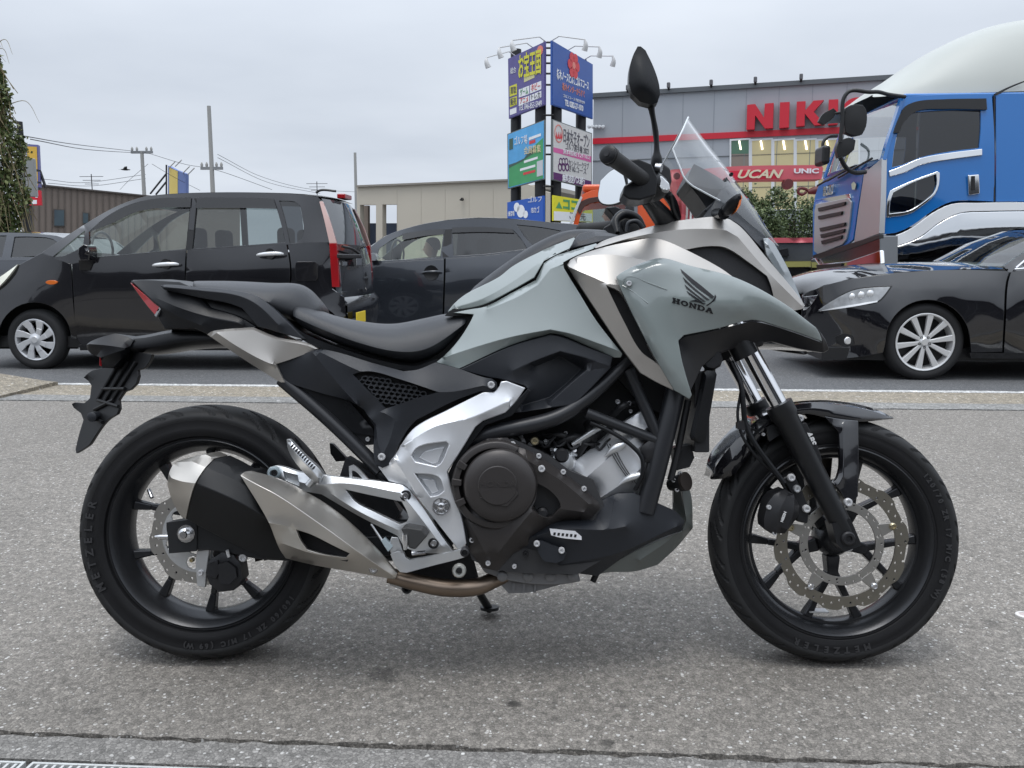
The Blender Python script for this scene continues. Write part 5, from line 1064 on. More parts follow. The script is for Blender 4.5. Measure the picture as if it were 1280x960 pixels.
def person(frame_root, loc, face, shirt, hair=(.012, .01, .009), scale=1.0, name='person', label='', arms=True):
    """seated upper body: one continuous skin from hips to crown with arms reaching to a wheel; face = heading in degrees"""
    SKIN = M('skin', (.42, .26, .19), .55); SH = M('shirt ' + name + str(shirt[0]), shirt, .85, bump=.4, bscale=60); HA = M('dark hair', hair, .6)
    t = thing('person', label, 'person', loc=loc, rz=R(face)); t.scale = (scale,) * 3
    def rings(L, n=20):
        return [[Vector((cx + rx * math.cos(a), ry * math.sin(a), z)) for a in np.linspace(0, 2 * math.pi, n, endpoint=False)] for z, cx, rx, ry in L]
    body = rings([(0, 0, .13, .17), (.10, 0, .125, .165), (.25, -.01, .12, .165), (.38, -.01, .115, .18), (.47, -.01, .10, .185), (.52, -.015, .08, .14), (.55, -.01, .062, .08), (.58, 0, .055, .058), (.62, .005, .053, .055), (.64, .018, .07, .062), (.67, .022, .088, .07), (.71, .02, .096, .074), (.75, .016, .098, .076), (.79, .01, .095, .075), (.83, .004, .08, .064), (.855, 0, .05, .04), (.862, 0, .01, .01)])
    b = grid('body', body, SKIN, t, closed_v=True, caps=True, sub=1, ang=70)
    # nose, ears, eyes, mouth
    mk('nose', [(.118, 0, .745), (.112, .014, .702), (.138, 0, .705), (.112, -.014, .702), (.110, 0, .692)], [(0, 1, 2), (0, 2, 3), (1, 4, 2), (2, 4, 3), (0, 3, 1), (1, 3, 4)], SKIN, b, ang=60)
    for s in (-1, 1):
        lathe('ear', (.01, s * .077, .725), [(.0, .006), (.022, .005), (.026, 0), (.0, -.004)], SKIN, b, n=10)
        lathe('eye', (.108, s * .030, .748), [(0, .006), (.007, .003), (.008, -.004)], HA, b, n=8, axis='x', cap=False)
        if arms: tube('arm', [(0, s * .17, .47), (.03, s * .23, .34), (.10, s * .25, .22), (.26, s * .20, .26), (.36, s * .15, .33), (.42, s * .14, .36)], [.055, .055, .048, .038, .03, .035], SKIN, b, n=10)
        if arms: tube('sleeve', [(0, s * .15, .48), (.02, s * .22, .36), (.05, s * .245, .29)], [.07, .066, .058], SH, b, n=12)
    box('mouth', (.104, -.022, .676), (.112, .022, .682), M('lips', (.3, .13, .11), .5), b)
    sh_ = rings([(-.01, 0, .145, .185), (.10, 0, .142, .18), (.25, -.01, .137, .18), (.38, -.01, .132, .195), (.47, -.01, .117, .2), (.525, -.015, .095, .15), (.555, -.01, .075, .09)])
    grid('shirt', sh_, SH, b, closed_v=True, sub=1, ang=70)
    hr = []
    for z, cx, rx, ry in ((.70, -.045, .058, .080), (.74, -.03, .082, .084), (.79, -.012, .100, .085), (.83, .0, .096, .078), (.862, -.004, .072, .056), (.878, -.004, .02, .02)):
        hr.append([Vector((cx + rx * math.cos(a), ry * math.sin(a), z)) for a in np.linspace(0, 2 * math.pi, 20, endpoint=False)])
    grid('hair', hr, HA, b, closed_v=True, caps=True, sub=1, ang=70)
    return t
def seat(fr_x, y, z, root, mat, facing=-1):
    """car seat with headrest; facing -1 looks to -x"""
    s = -facing
    st = box('seat', (fr_x - .25, y - .24, z), (fr_x + .25, y + .24, z + .16), mat, root, bevel=.05, seg=3)
    V = [(fr_x + s * .20, y - .23, z + .12), (fr_x + s * .32, y - .23, z + .12), (fr_x + s * .32, y + .23, z + .12), (fr_x + s * .20, y + .23, z + .12)]
    V += [(x + s * .14, yy * 1 + (.03 if yy < y else -.03), z + .68) for x, yy, _ in V]
    mk('backrest', V, [(0, 1, 2, 3), (4, 5, 6, 7), (0, 4, 5, 1), (1, 5, 6, 2), (2, 6, 7, 3), (3, 7, 4, 0)], mat, st, bevel=.05, seg=3)
    box('headrest', (fr_x + s * .40 - .055, y - .13, z + .70), (fr_x + s * .40 + .055, y + .13, z + .90), mat, st, bevel=.045, seg=3)

# ---------------------------------------------------------------- black compact van (left)
KC = 7.68 + .68
kg = on_y(215, 400, KC)
K = Frame((kg.x, KC, -.012), 0)
van = thing('minivan', 'black tall compact van with silver wheel covers and red tail lamps, left of the motorcycle', 'van', K)
kp = cp(K, van)
def kw(y): return float(np.interp(y, [240, 246, 262, 300, 313, 330, 365, 400, 432], [.598, .603, .626, .685, .705, .722, .7375, .73, .70]))
def kk(P): return [(p[0], p[1], p[2] if len(p) > 2 else kw(p[1])) for p in P]
arF = arch(43, 424, 46, 0, 180); arR = arch(387, 424, 44, 0, 180)
kp('front_fender', kk([(-42, 366, .60), (-24, 351, .63), (0, 344, .655), (20, 333, .66), (52, 316, .675), (68, 322), (88, 330), (91, 375), (96, 424)] + arF[0:] + [(-40, 424, .66), (-46, 400, .62)]), CARBLK2, creases=[kk([(-20, 372, .69), (40, 358, .73), (90, 352, .742)])])
fd = kp('door', kk([(90, 330), (110, 325), (170, 318), (232, 313), (230.5, 351), (229.5, 400), (229, 431), (102, 431), (97, 424), (92.5, 375)]), CARBLK2, creases=[kk([(92, 351, .743), (160, 344, .745), (230, 338, .745)]), kk([(97, 415, .725), (229, 418, .725)])])
rd = kp('door', kk([(234, 313), (300, 309), (358, 306), (362, 330), (362, 352), (352, 385), (343, 410), (338, 431), (231, 431), (231.5, 400), (232, 351)]), CARBLK2, creases=[kk([(233, 338, .745), (300, 334, .745), (361, 331, .742)]), kk([(231, 418, .725), (340, 414, .725)])])
kp('rear_quarter', kk([(360, 306), (380, 304), (411, 303, .68), (413, 330, .69), (415, 361, .70), (430, 372, .69), (432, 395, .69), (431, 424, .67)] + arR + [(345, 408), (354, 385), (364, 352), (364, 330)]), CARBLK2, creases=[kk([(366, 331, .74), (395, 331, .735), (420, 332, .69)])])
# upper side with window openings
wins = {'a': [(66, 321), (84, 306), (106, 288), (104, 304), (102, 309), (80, 320)], 'f': [(112, 322), (111, 290), (130, 273), (152, 260), (175, 252), (196, 248.5), (239, 247.5), (233, 311)],
        'r': [(246, 247.5), (300, 247.5), (342, 249), (350, 275), (357, 303), (300, 307), (240, 311)], 'q': [(349, 251), (368, 252), (375, 257), (378, 272), (379.5, 292), (376, 300), (368, 304), (362, 304), (356, 275)]}
kp('side_frame', kk([(52, 316, .675), (80, 297, .64), (105, 281, .61), (128, 267, .598), (150, 256, .595), (180, 246, .594), (210, 242.5, .592), (262, 240.5, .592), (319, 240.5, .592), (375, 243, .592), (397, 246, .592), (402, 252, .597), (409, 275, .62), (418, 303, .66), (380, 304), (359, 306), (300, 309), (234, 313), (170, 318), (110, 325), (89, 330), (68, 322)]), CARBLK2, holes=[kk(w) for w in wins.values()], depth=.03, mirror=True, res=12)
for k_, mt in (('a', CWIN), ('f', CWIN), ('r', CDARK if False else thin_glass('grey van glass', (.55, .60, .60), 1.5)), ('q', CDARK)):
    nm = 'side_window'
    kp(nm, [(x, y, kw(y) - .014) for x, y in wins[k_]], mt, depth=0, bevel=0, mirror=True, sm=False)
kp('window_visor', [(x, y, kw(y) + .012) for x, y in [(112, 290), (130, 273), (152, 260), (175, 252), (196, 248), (239, 247), (238, 259), (200, 260), (170, 265), (140, 279)]], VISOR, depth=.002, bevel=0, parent=fd)
kp('window_visor', [(x, y, kw(y) + .012) for x, y in [(246, 247), (300, 247), (342, 248.5), (346, 261), (300, 260), (245, 260)]], VISOR, depth=.002, bevel=0, parent=rd)
kp('door_pillar', kk([(232, 313), (238.5, 248), (246.5, 248), (240, 313)]), TRIM, depth=.03, mirror=True)
# roof, windscreen, bonnet
edge = [(150, 256), (180, 246), (210, 242.5), (262, 240.5), (319, 240.5), (375, 242.2), (401, 244.5)]
E0 = [K(x, y, .594) for x, y in catmull([(a, b) for a, b in edge], 14)]
rr_ = []
for t in (1, .8, .45, 0):
    rr_.append([Vector((p.x, p.y * t, p.z + .012 * (1 - t * t))) for p in E0])
grid('roof', mirrow(rr_), CARBLK2, van, ang=60)
A0 = [K(x, y, w) for x, y, w in ((52, 316, .665), (80, 297, .63), (105, 281, .60), (128, 267, .58), (152, 256, .555))]
wsr = []
for t in (1, .7, .35, 0):
    wsr.append([Vector((p.x - .10 * (1 - t * t), p.y * t, p.z)) for p in A0])
grid('windscreen', mirrow(wsr), CWIN, van, ang=60)
Bn = [K(x, y, w) for x, y, w in ((-46, 372, .56), (-24, 352, .62), (0, 344.5, .65), (20, 333.5, .655), (52, 316.5, .67))]
bnr = []
for t in (1, .8, .45, 0):
    bnr.append([Vector((p.x - .12 * (1 - t * t), p.y * t, p.z + .02 * (1 - t * t))) for p in Bn])
grid('bonnet', mirrow(bnr), CARBLK2, van, ang=60)
kp('headlamp', [(-30, 362, .655), (0, 346, .68), (22, 330.5, .675), (14, 341, .70), (0, 357, .71), (-14, 368, .70)], M('pale headlamp lens', (.72, .72, .62), .12, coat=.6), depth=.05, res=8)
kp('bumper', [(-46, 372, .58), (-34, 366, .64), (-14, 372, .69), (-10, 400, .70), (-5, 424, .70), (-8, 436, .68), (-50, 436, .58)], CARBLK2, depth=.05, mirror=True)
# tail: lamps, hatch, bumper, plate
xr = K(420, 330, .68).x
kp('tail_lamp', [(411.5, 304, .705), (420.5, 304, .685), (423, 332, .68), (424, 359, .68), (415, 359, .715), (413, 330, .71)], REDLENS, depth=.05, res=7, mirror=True)
kp('lamp_strip', [(399, 252, .616), (403, 251.5, .605), (412, 275, .65), (420.5, 304, .685), (411.5, 304, .70), (405, 275, .665)], PINKLENS, depth=.03, res=7, mirror=True)
H0 = [K(402, 248, .54), K(411, 275, .585), K(420, 305, .62)]; H1 = [K(420, 305, .62), K(425, 330, .62), K(427, 358, .63), K(428, 372, .65)]
def across(name, pts, mat, bow=.05):
    rows = []
    for t in (1, .85, .5, 0): rows.append([Vector((p.x + bow * (1 - t ** 2), p.y * t, p.z)) for p in pts])
    return grid(name, mirrow(rows), mat, van, ang=50)
across('rear_window', H0, SMOKED); across('tailgate', H1, CARBLK2)
across('rear_bumper', [K(428, 372, .66), K(434, 378, .67), K(435, 400, .67), K(430, 424, .64)], CARBLK2, .06)
rx = lambda px, py, d=.055: K.atx(px, py, xr + d)
def rbox(name, px0, py0, px1, py1, mat, d=.06, th=.02, bev=.004):
    a, b = rx(px0, py1, d), rx(px1, py0, d)
    return box(name, (a.x - th, min(a.y, b.y), min(a.z, b.z)), (a.x, max(a.y, b.y), max(a.z, b.z)), mat, van, bevel=bev)
pl = rbox('number_plate', 446.5, 388, 457, 405, M('yellow plate', (.72, .52, .03), .45), .195, .01)
rbox('tail_handle', 428, 318, 452, 323, TRIM, .115, .05, .01); rbox('badge', 446, 320, 452, 332, CHROME, .108, .01); rbox('badge', 429, 327, 434, 332, CHROME, .105, .01, .001)
rbox('reflector', 428, 364, 434, 368, CHROME, .125, .01, .001); rbox('reflector', 458, 360, 462, 365, CHROME, .125, .01, .001)
a = K.atx(430, 250, xr - .10); box('high_stop_lamp', (a.x - .02, -.13, K(410, 248, 0).z - .01), (a.x + .06, .13, K(410, 248, 0).z + .035), REDLENS, van, bevel=.01)
tube('rear_wiper', [K.atx(428, 308, xr + .07), K.atx(440, 311, xr + .09), K.atx(450, 318, xr + .09)], .012, TRIM, van, n=8)
# fittings
for x0, x1, y in ((191, 223, 331), (321, 354, 318)):
    tube('door_handle', [K(x0, y + 1, .755), K(x0 + 3, y + .3, .775), K(x1 - 4, y - 1, .775), K(x1, y - .5, .755)], [.008, .014, .015, .010], M('bright handle', (.72, .73, .74), .2, metal=.35), van, n=10)
    lathe('handle_cup', K((x0 + x1) / 2, y - 1, .742), [(0, -.006), (.03, -.004), (.045, .002)], TRIM, van, n=18, cap=False)
mir = kp('door_mirror', [(97, 318, .80), (98, 309, .80), (104, 305, .80), (110, 307, .80), (112, 316, .80), (111, 326, .8), (100, 326, .8)], CARBLK, depth=.14, bulge=.03, bk=6, res=5, bevel=.01)
kp('mirror_foot', [(98, 325, .78), (112, 325, .78), (116, 330, .73), (112, 338, .74), (99, 338, .75)], TRIM, depth=.06, res=7, parent=mir)
kp('side_marker', [(64 + 7.2 * math.cos(t), 353 + 2.8 * math.sin(t), .748) for t in np.linspace(0, 2 * math.pi, 16, endpoint=False)], ORANGE, depth=.02, bulge=.01, bk=2, res=3)
kp('fuel_door', [(371, 327, .7395), (394, 327, .735), (397, 330, .733), (397, 348, .728), (394, 351, .73), (372, 351, .741), (369, 348, .742), (369, 330, .742)], CARBLK2, depth=.02, bevel=.003, res=10)
kp('sill', [(98, 431, .70), (229, 432, .70), (338, 432, .70), (336, 438, .69), (100, 438, .69)], TRIM, depth=.05)
kp('arch_liner', [(-10, 436, .52), (-6, 380, .52), (43, 372, .52), (92, 380, .52), (97, 436, .52)], DARK, depth=.02, bevel=0)
kp('arch_liner', [(338, 436, .52), (340, 380, .52), (387, 376, .52), (432, 384, .52), (434, 430, .52)], DARK, depth=.02, bevel=0)
x0_, x1_ = K(-30, 430, .6).x, K(425, 430, .6).x
box('floor', (x0_, -.64, .20), (x1_, .64, .30), TRIM, van); box('dashboard', (K(75, 330, .6).x, -.6, .62), (K(118, 330, .6).x, .6, .92), INTERIOR, van, bevel=.06, seg=3)
kp('inner_shell', [(-38, 380, .50), (20, 345, .50), (88, 335, .50), (415, 312, .50), (424, 420, .50), (-36, 428, .50)], DARK, depth=.02, bevel=0, res=40)
lathe('hub', K(43, 424, .60), [(.0, 0), (.2, 0)], DARK, van, cap=False)
for px, yy in ((43, 424), (387, 424)):
    c = K(px, yy, .70); c.z = .272
    car_wheel(c, .276, .185, .155, 'cover', van); car_wheel((c.x, .70, c.z), .276, .185, .155, 'cover', van, -1)
for sx, yy in ((K(215, 330, 0).x, -.32), (K(215, 330, 0).x, .32), (K(320, 330, 0).x, -.3), (K(320, 330, 0).x, .3)): seat(sx, yy, .38, van, INTDARK)
tube('steering_wheel', [K(128, 312, -.33) + Vector((.02 * math.cos(a), .17 * math.cos(a), .17 * math.sin(a))) for a in np.linspace(0, 2 * math.pi, 13)], .013, TRIM, van, n=8)
tube('roof_aerial', [K(395, 241, 0), K(400, 238, 0), K(420, 239, 0)], .012, TRIM, van, n=6)
text('plate_number', '53-21', M('plate black', (.02, .02, .02), .5), van, rx(456, 402, .0775) + Vector((.002, 0, 0)), (0, 1, 0), (0, 0, 1), .075, 'CENTER', .001) if False else None

# ---------------------------------------------------------------- dark grey hatchback (middle, far lane)
PC = 10.6 + .86
pg_ = on_y(590, 340, PC); P = Frame((pg_.x, PC, -.012), 0)
pri = thing('hatchback', 'dark grey hatchback with a driver at the wheel, waiting behind the motorcycle tank', 'car', P)
pp_ = cp(P, pri)
def pw(y): return float(np.interp(y, [272, 280, 290, 310, 323, 345, 380, 420], [.672, .685, .705, .77, .80, .855, .87, .84]))
def pk(L): return [(p[0], p[1], p[2] if len(p) > 2 else pw(p[1])) for p in L]
pwins = {'f': [(470, 326), (474, 311), (488, 301), (503, 294), (530, 289.5), (555, 287.5), (550, 322)], 'r': [(565, 286.5), (600, 285.5), (641, 287.5), (650, 297), (659, 311), (610, 317), (567, 320)], 'q': [(646, 281), (675, 284), (701, 288.5), (688, 301), (671, 310), (660, 301)]}
pp_('door', pk([(462, 331), (480, 328.5), (555, 323.5), (554.5, 350), (553, 395), (552, 425), (448, 425), (445, 395), (452, 360), (458, 345)]), CARGRY, creases=[pk([(458, 346, .862), (555, 340, .868)])])
pp_('door', pk([(557, 323.3), (610, 319), (662, 313.5), (674, 330), (680, 350), (672, 375), (655, 395), (640, 425), (554, 425), (555, 395), (556.5, 350)]), CARGRY, creases=[pk([(557, 340, .868), (620, 337, .868), (677, 335, .86)])])
pp_('rear_quarter', pk([(664, 313), (690, 306), (712, 296), (735, 300, .70), (755, 320, .72), (770, 350, .75), (772, 400, .75), (735, 410)] + [(735, 395), (715, 372), (695, 370), (675, 380), (660, 395), (674, 376), (682, 350), (676, 330)]), CARGRY)
pp_('front_fender', pk([(460, 331), (456, 345), (450, 360), (443, 395), (446, 425), (432, 425), (425, 400), (405, 385), (385, 390), (370, 420), (345, 420, .7), (338, 380, .68), (350, 355, .7), (390, 338, .72), (425, 331, .74), (452, 326, .76)]), CARGRY)
pp_('side_frame', pk([(446, 322, .745), (465, 307, .72), (482, 295, .70), (520, 282, .685), (560, 274.8, .672), (598, 272, .668), (636, 273, .668), (690, 278, .675), (722, 281, .68), (740, 288, .69), (735, 299, .70), (712, 297), (690, 306.5), (663, 313.5), (610, 319), (556, 323.5), (480, 328.8), (461, 331), (452, 327)]), CARGRY, holes=[pk(w) for w in pwins.values()], depth=.03, mirror=True, res=12)
for k_, mt in (('f', thin_glass('pale hatchback glass', (.80, .88, .80), 1.5)), ('r', thin_glass('grey hatchback glass', (.10, .11, .125), 1.5)), ('q', thin_glass('grey rear glass', (.07, .075, .085), 1.5))):
    pp_('side_window', [(x, y, pw(y) - .014) for x, y in pwins[k_]], mt, depth=0, bevel=0, mirror=True, sm=False)
pp_('door_pillar', pk([(551, 323), (556, 286.5), (565, 286), (565, 321)]), TRIM, depth=.02, mirror=True)
pp_('window_visor', [(x, y, pw(y) + .012) for x, y in [(503, 292), (530, 288), (555, 286), (555, 293), (530, 295), (503, 300)]], VISOR, depth=.002, bevel=0)
pp_('window_visor', [(x, y, pw(y) + .012) for x, y in [(565, 284.5), (600, 283.5), (640, 286), (643, 291), (600, 290), (565, 291)]], VISOR, depth=.002, bevel=0)
def span(fr, root, name, pts, mat, rise=.04, bow=0):
    base = [fr(*p) for p in pts]; rows = []
    for t in (1, .8, .45, 0): rows.append([Vector((p.x + bow * (1 - t * t), p.y * t, p.z + rise * (1 - t * t))) for p in base])
    return grid(name, mirrow(rows), mat, root, ang=60)
span(P, pri, 'roof', [(x, y, .675) for x, y in ((500, 288), (520, 282), (560, 274.8), (598, 272), (636, 273), (690, 278), (722, 281), (742, 288))], CARGRY, .008)
span(P, pri, 'windscreen', [(446, 322, .73), (465, 307, .70), (482, 295, .67), (502, 287.5, .64)], CWIN, .0, -.12)
span(P, pri, 'bonnet', [(338, 372, .60), (350, 352, .66), (390, 337, .70), (425, 330, .73), (447, 322, .74)], CARGRY, .03, -.05)
span(P, pri, 'tailgate', [(740, 288, .66), (757, 318, .71), (772, 350, .74), (774, 405, .74)], CARGRY, 0, .06)
span(P, pri, 'nose', [(338, 372, .62), (332, 395, .64), (334, 425, .62)], CARGRY, 0, -.1)
lathe('handle_cup', P(539, 341, .866), [(0, -.012), (.06, -.008), (.09, .003)], TRIM, pri, n=20, cap=False)
tube('door_handle', [P(528, 341, .87), P(533, 340, .90), P(546, 339.5, .90), P(551, 340, .87)], .015, CARGRY, pri, n=8)
pp_('door_mirror', [(460, 322, .95), (462, 317, .95), (468, 316, .95), (471, 321, .95), (469, 326, .95), (461, 326, .95)], M('silver grey mirror', (.25, .26, .28), .2, coat=1), depth=.15, bulge=.03, bk=4, res=4)
pp_('inner_shell', [(346, 380, .66), (450, 335, .66), (660, 318, .66), (765, 330, .66), (768, 405, .66), (350, 418, .66)], DARK, depth=.02, bevel=0, res=40)
box('floor', (P(345, 400, .7).x, -.75, .2), (P(770, 400, .7).x, .75, .3), TRIM, pri); box('dashboard', (P(455, 330, 0).x, -.7, .6), (P(480, 330, 0).x, .7, .93), INTERIOR, pri, bevel=.06)
for px in (397, 700):
    c = P(px, 400, .84); c.z = .315; car_wheel(c, .318, .20, .19, 'plain', pri); car_wheel((c.x, .84, c.z), .318, .20, .19, 'plain', pri, -1)
for px, yy in ((572, -.36), (560, .36), (640, -.36), (640, .36)): seat(P(px, 330, 0).x, yy, .36, pri, INTDARK)
tube('steering_wheel', [P(497, 317, -.36) + Vector((.05 * math.cos(a), .18 * math.cos(a), .18 * math.sin(a))) for a in np.linspace(0, 2 * math.pi, 13)], .014, TRIM, pri, n=8)
pl_ = P(541, 325, -.36)
person(pri, (P.loc.x + pl_.x, P.loc.y + .36, .40), 180, (.20, .32, .42), label='driver in a light blue shirt sitting in the grey hatchback', name='driver')

# ---------------------------------------------------------------- black sedan (right)
LCy = 7.40 + .86
lg_ = on_y(1300, 400, LCy); Lx = Frame((lg_.x, LCy, -.012), 0)
lex = thing('sedan', 'glossy black sedan with silver ten-spoke alloy wheels at the right edge', 'car', Lx)
lp = cp(Lx, lex)
def lw(y): return float(np.interp(y, [300, 325, 338, 350, 375, 400, 425, 445], [.70, .76, .80, .84, .89, .905, .90, .86]))
def lk(L): return [(p[0], p[1], p[2] if len(p) > 2 else lw(p[1])) for p in L]
arL = arch(1160, 428, 53, 0, 180, 12)
lp('front_body', lk([(1003, 369, .40), (1012, 364.5, .50), (1030, 357, .61), (1060, 349.5, .71), (1100, 343.5, .775), (1140, 339.5, .80), (1200, 337, .812), (1262, 339, .822), (1258, 352), (1255, 400), (1253, 440), (1214, 441)] + arL + [(1104, 441, .88), (1070, 447, .82), (1045, 448, .72), (1016, 441, .53), (1009, 425, .46), (1003, 400, .42)]), CARBLK, creases=[lk([(1030, 376, .66), (1075, 367, .815), (1113, 363, .865), (1160, 359, .90), (1210, 361, .908), (1257, 364, .905)]), lk([(1016, 396, .58), (1050, 397, .77), (1085, 398, .865), (1103, 412, .89)])], relax=14, res=8, mirror=True)
sw_ = lambda x, y, d: surf_w('front_body', x, y) + d
def overlay(name, P_, mat, d, **k): return lp(name, [(x, y, sw_(x, y, d)) for x, y in P_], mat, **{**dict(res=5, depth=.012, bevel=.002, relax=2), **k})
overlay('headlamp', [(1023, 388), (1036, 379), (1052, 369.5), (1069, 362.5), (1092, 359.5), (1113, 358.5), (1107, 367), (1098, 376), (1070, 381), (1042, 386)], M('sedan lamp glass', (.26, .27, .28), .08, coat=1, spec=.8, var=.7, vscale=14), .010)
overlay('lamp_bezel', [(1021, 389), (1036, 378), (1052, 368), (1069, 361), (1092, 358), (1116, 357), (1109, 367.5), (1099, 377.5), (1070, 382.5), (1042, 387.5)], TRIM, .004)
overlay('lamp_liner', [(1023, 389.2), (1045, 386.6), (1072, 382.4), (1097, 377.6), (1097, 375.8), (1070, 380.3), (1044, 384.8)], M('bright handle'), .016, bevel=.001)
for px, py in ((1066, 371), (1077, 369), (1088, 367)):
    lathe('lamp_projector', Lx(px, py, sw_(px, py, .008)), [(0, .014), (.018, .011), (.030, .0)], M('lamp glass bead', (.62, .63, .64), .1, metal=.3), lex, n=16, cap=False)
span(Lx, lex, 'bonnet', [(1003, 368.5, .40), (1012, 364, .50), (1030, 356.5, .61), (1060, 349, .71), (1100, 343, .775), (1140, 339, .80), (1200, 336.5, .812), (1262, 336, .82)], CARBLK, .06, -.10)
overlay('grille', [(1004, 371), (1022, 369), (1017, 377), (1008, 387), (1004, 388)], CHROME, .012)
for k in range(3): tube('grille_bar', [Lx(1003, 376 + k * 4, .42), Lx(1018 - k * 2, 373 + k * 4, .50)], .006, TRIM, lex, n=6)
lp('door', lk([(1264, 340, .825), (1300, 336, .825), (1400, 332, .825), (1402, 400), (1390, 442), (1255, 441), (1257.5, 400), (1260.5, 352)]), CARBLK, creases=[lk([(1260, 364, .907), (1400, 360, .91)]), lk([(1262, 349, .85), (1400, 345, .85)])])
lp('rear_body', lk([(1404, 332, .825), (1500, 332, .8), (1600, 345, .75), (1640, 380, .72), (1640, 430, .72), (1392, 442), (1404, 400)]), CARBLK)
lp('side_frame', lk([(1254, 333, .80), (1270, 322, .74), (1300, 303, .68), (1350, 284, .62), (1420, 278, .60), (1500, 292, .62), (1580, 325, .72), (1600, 342, .76), (1500, 331, .8), (1400, 332, .825), (1290, 337, .825), (1262, 341, .825)]), CARBLK, holes=[lk([(1275, 332), (1300, 314), (1350, 294), (1420, 288), (1490, 298), (1540, 322), (1480, 328), (1400, 328), (1300, 332)])], depth=.03, mirror=True)
lp('side_window', [(x, y, lw(y) - .02) for x, y in [(1273, 333), (1300, 313), (1350, 293), (1420, 287), (1490, 297), (1542, 323), (1480, 329), (1400, 329), (1300, 333)]], CDARK, depth=0, bevel=0, mirror=True)
tube('window_moulding', [Lx(1270, 335, .825), Lx(1283, 324, .79), Lx(1300, 311, .75)], .008, CHROME, lex, n=6); tube('window_moulding', [Lx(1268, 336.5, .835), Lx(1310, 333, .835)], .008, CHROME, lex, n=6)
span(Lx, lex, 'windscreen', [(1252, 333, .80), (1270, 321, .735), (1300, 302, .68), (1345, 285, .625)], CWIN, .0, -.20)
span(Lx, lex, 'roof', [(1340, 286, .62), (1380, 280, .61), (1420, 278, .60), (1500, 292, .62)], CARBLK, .04)
span(Lx, lex, 'boot_lid', [(1500, 292, .62), (1580, 325, .72), (1610, 344, .74), (1640, 380, .72)], CARBLK, .02)
span(Lx, lex, 'scuttle', [(1246, 337, .78), (1258, 334, .78), (1266, 331, .76)], TRIM, .03, -.2)
for s in (0, 1):
    tube('wiper', [Lx(1252, 331, .35 - s * .6) + Vector((-.14, 0, .05)), Lx(1262, 329, -.1 - s * .5) + Vector((-.14, 0, .07))], .012, TRIM, lex, n=6)
overlay('fog_recess', [(1044, 421), (1056, 417), (1066, 420), (1068, 430), (1058, 434), (1046, 431)], TRIM, .004); lathe('fog_lamp', Lx(1060, 426, sw_(1060, 426, .008)), [(0, .010), (.026, .007), (.032, 0)], ALLOY, lex, n=18, cap=False)
lp('sill', lk([(1212, 441, .87), (1390, 442, .87), (1388, 449, .84), (1214, 448, .84)]), CARBLK, depth=.05)
lp('arch_liner', [(1100, 446, .62), (1104, 384, .66), (1160, 372, .66), (1216, 384, .66), (1218, 446, .66)], DARK, depth=.02, bevel=0)
lp('inner_shell', [(1030, 395, .60), (1110, 365, .60), (1260, 345, .60), (1600, 345, .60), (1620, 430, .60), (1040, 440, .60)], DARK, depth=.02, bevel=0, res=40)
box('floor', (Lx(1020, 430, .6).x, -.78, .16), (Lx(1620, 430, .6).x, .78, .26), TRIM, lex); box('dashboard', (Lx(1265, 335, 0).x, -.7, .62), (Lx(1310, 335, 0).x, .7, .92), INTDARK, lex, bevel=.06)
for px in (1157, 1560):
    c = Lx(px, 429, .86); c.z = .318; car_wheel(c, .322, .235, .21, 'alloy', lex); car_wheel((c.x, .86, c.z), .322, .235, .21, 'alloy', lex, -1)
for yy in (-.37, .37): seat(Lx(1390, 330, 0).x, yy, .34, lex, INTDARK)

# ---------------------------------------------------------------- dark car at the far left
QC = 10.9 + .85
qg = on_y(0, 340, QC); Q = Frame((qg.x, QC, -.012), 0)
qc = thing('hatchback', 'dark car mostly hidden behind the black compact van at the left edge', 'car', Q)
qp = cp(Q, qc)
def qw(y): return float(np.interp(y, [290, 300, 325, 345, 400], [.60, .66, .78, .84, .84]))
qk = lambda L: [(p[0], p[1], p[2] if len(p) > 2 else qw(p[1])) for p in L]
qp('side_frame', qk([(-140, 328), (-100, 306), (-60, 295), (-20, 291.5), (20, 291), (55, 293), (78, 297), (92, 312), (100, 326), (20, 326), (-60, 327)]), CARGRY, holes=[qk([(-110, 322), (-85, 306), (-50, 298), (-20, 295), (8, 294.5), (2, 322)]), qk([(13, 322), (18, 296), (40, 296), (66, 299), (80, 310), (70, 317)])], depth=.03, mirror=True)
qp('side_window', [(x, y, qw(y) - .015) for x, y in [(-112, 323), (-85, 305), (-50, 297), (-20, 294), (68, 298), (82, 310), (70, 318), (2, 323)]], MATS.get('x', CDARK), depth=0, bevel=0, mirror=True, sm=False)
qp('body_side', qk([(-140, 328), (-60, 327), (20, 326), (100, 326), (112, 345), (114, 390), (110, 420), (-150, 420), (-200, 420), (-210, 380), (-200, 345)]), CARGRY, creases=[qk([(-200, 350, .86), (0, 345, .865), (110, 345, .85)])], mirror=True)
span(Q, qc, 'roof', [(-60, 295, .61), (-20, 291.5, .60), (20, 291, .60), (55, 293, .60), (80, 297, .62)], CARGRY, .03)
span(Q, qc, 'rear_screen', [(80, 297, .62), (92, 311, .68), (104, 328, .76)], SMOKED, 0, .06)
span(Q, qc, 'tailgate', [(104, 328, .76), (114, 350, .8), (116, 400, .8)], CARGRY, 0, .06)
span(Q, qc, 'windscreen', [(-145, 329, .76), (-100, 306, .66), (-60, 295, .61)], CWIN, 0, -.1)
span(Q, qc, 'bonnet', [(-210, 350, .7), (-180, 338, .72), (-140, 328, .76)], CARGRY, .03)
for px in (-165, 60):
    c = Q(px, 400, .82); c.z = .31; car_wheel(c, .313, .20, .19, 'plain', qc); car_wheel((c.x, .82, c.z), .313, .20, .19, 'plain', qc, -1)
seat(Q(10, 330, 0).x, -.36, .34, qc, INTDARK)

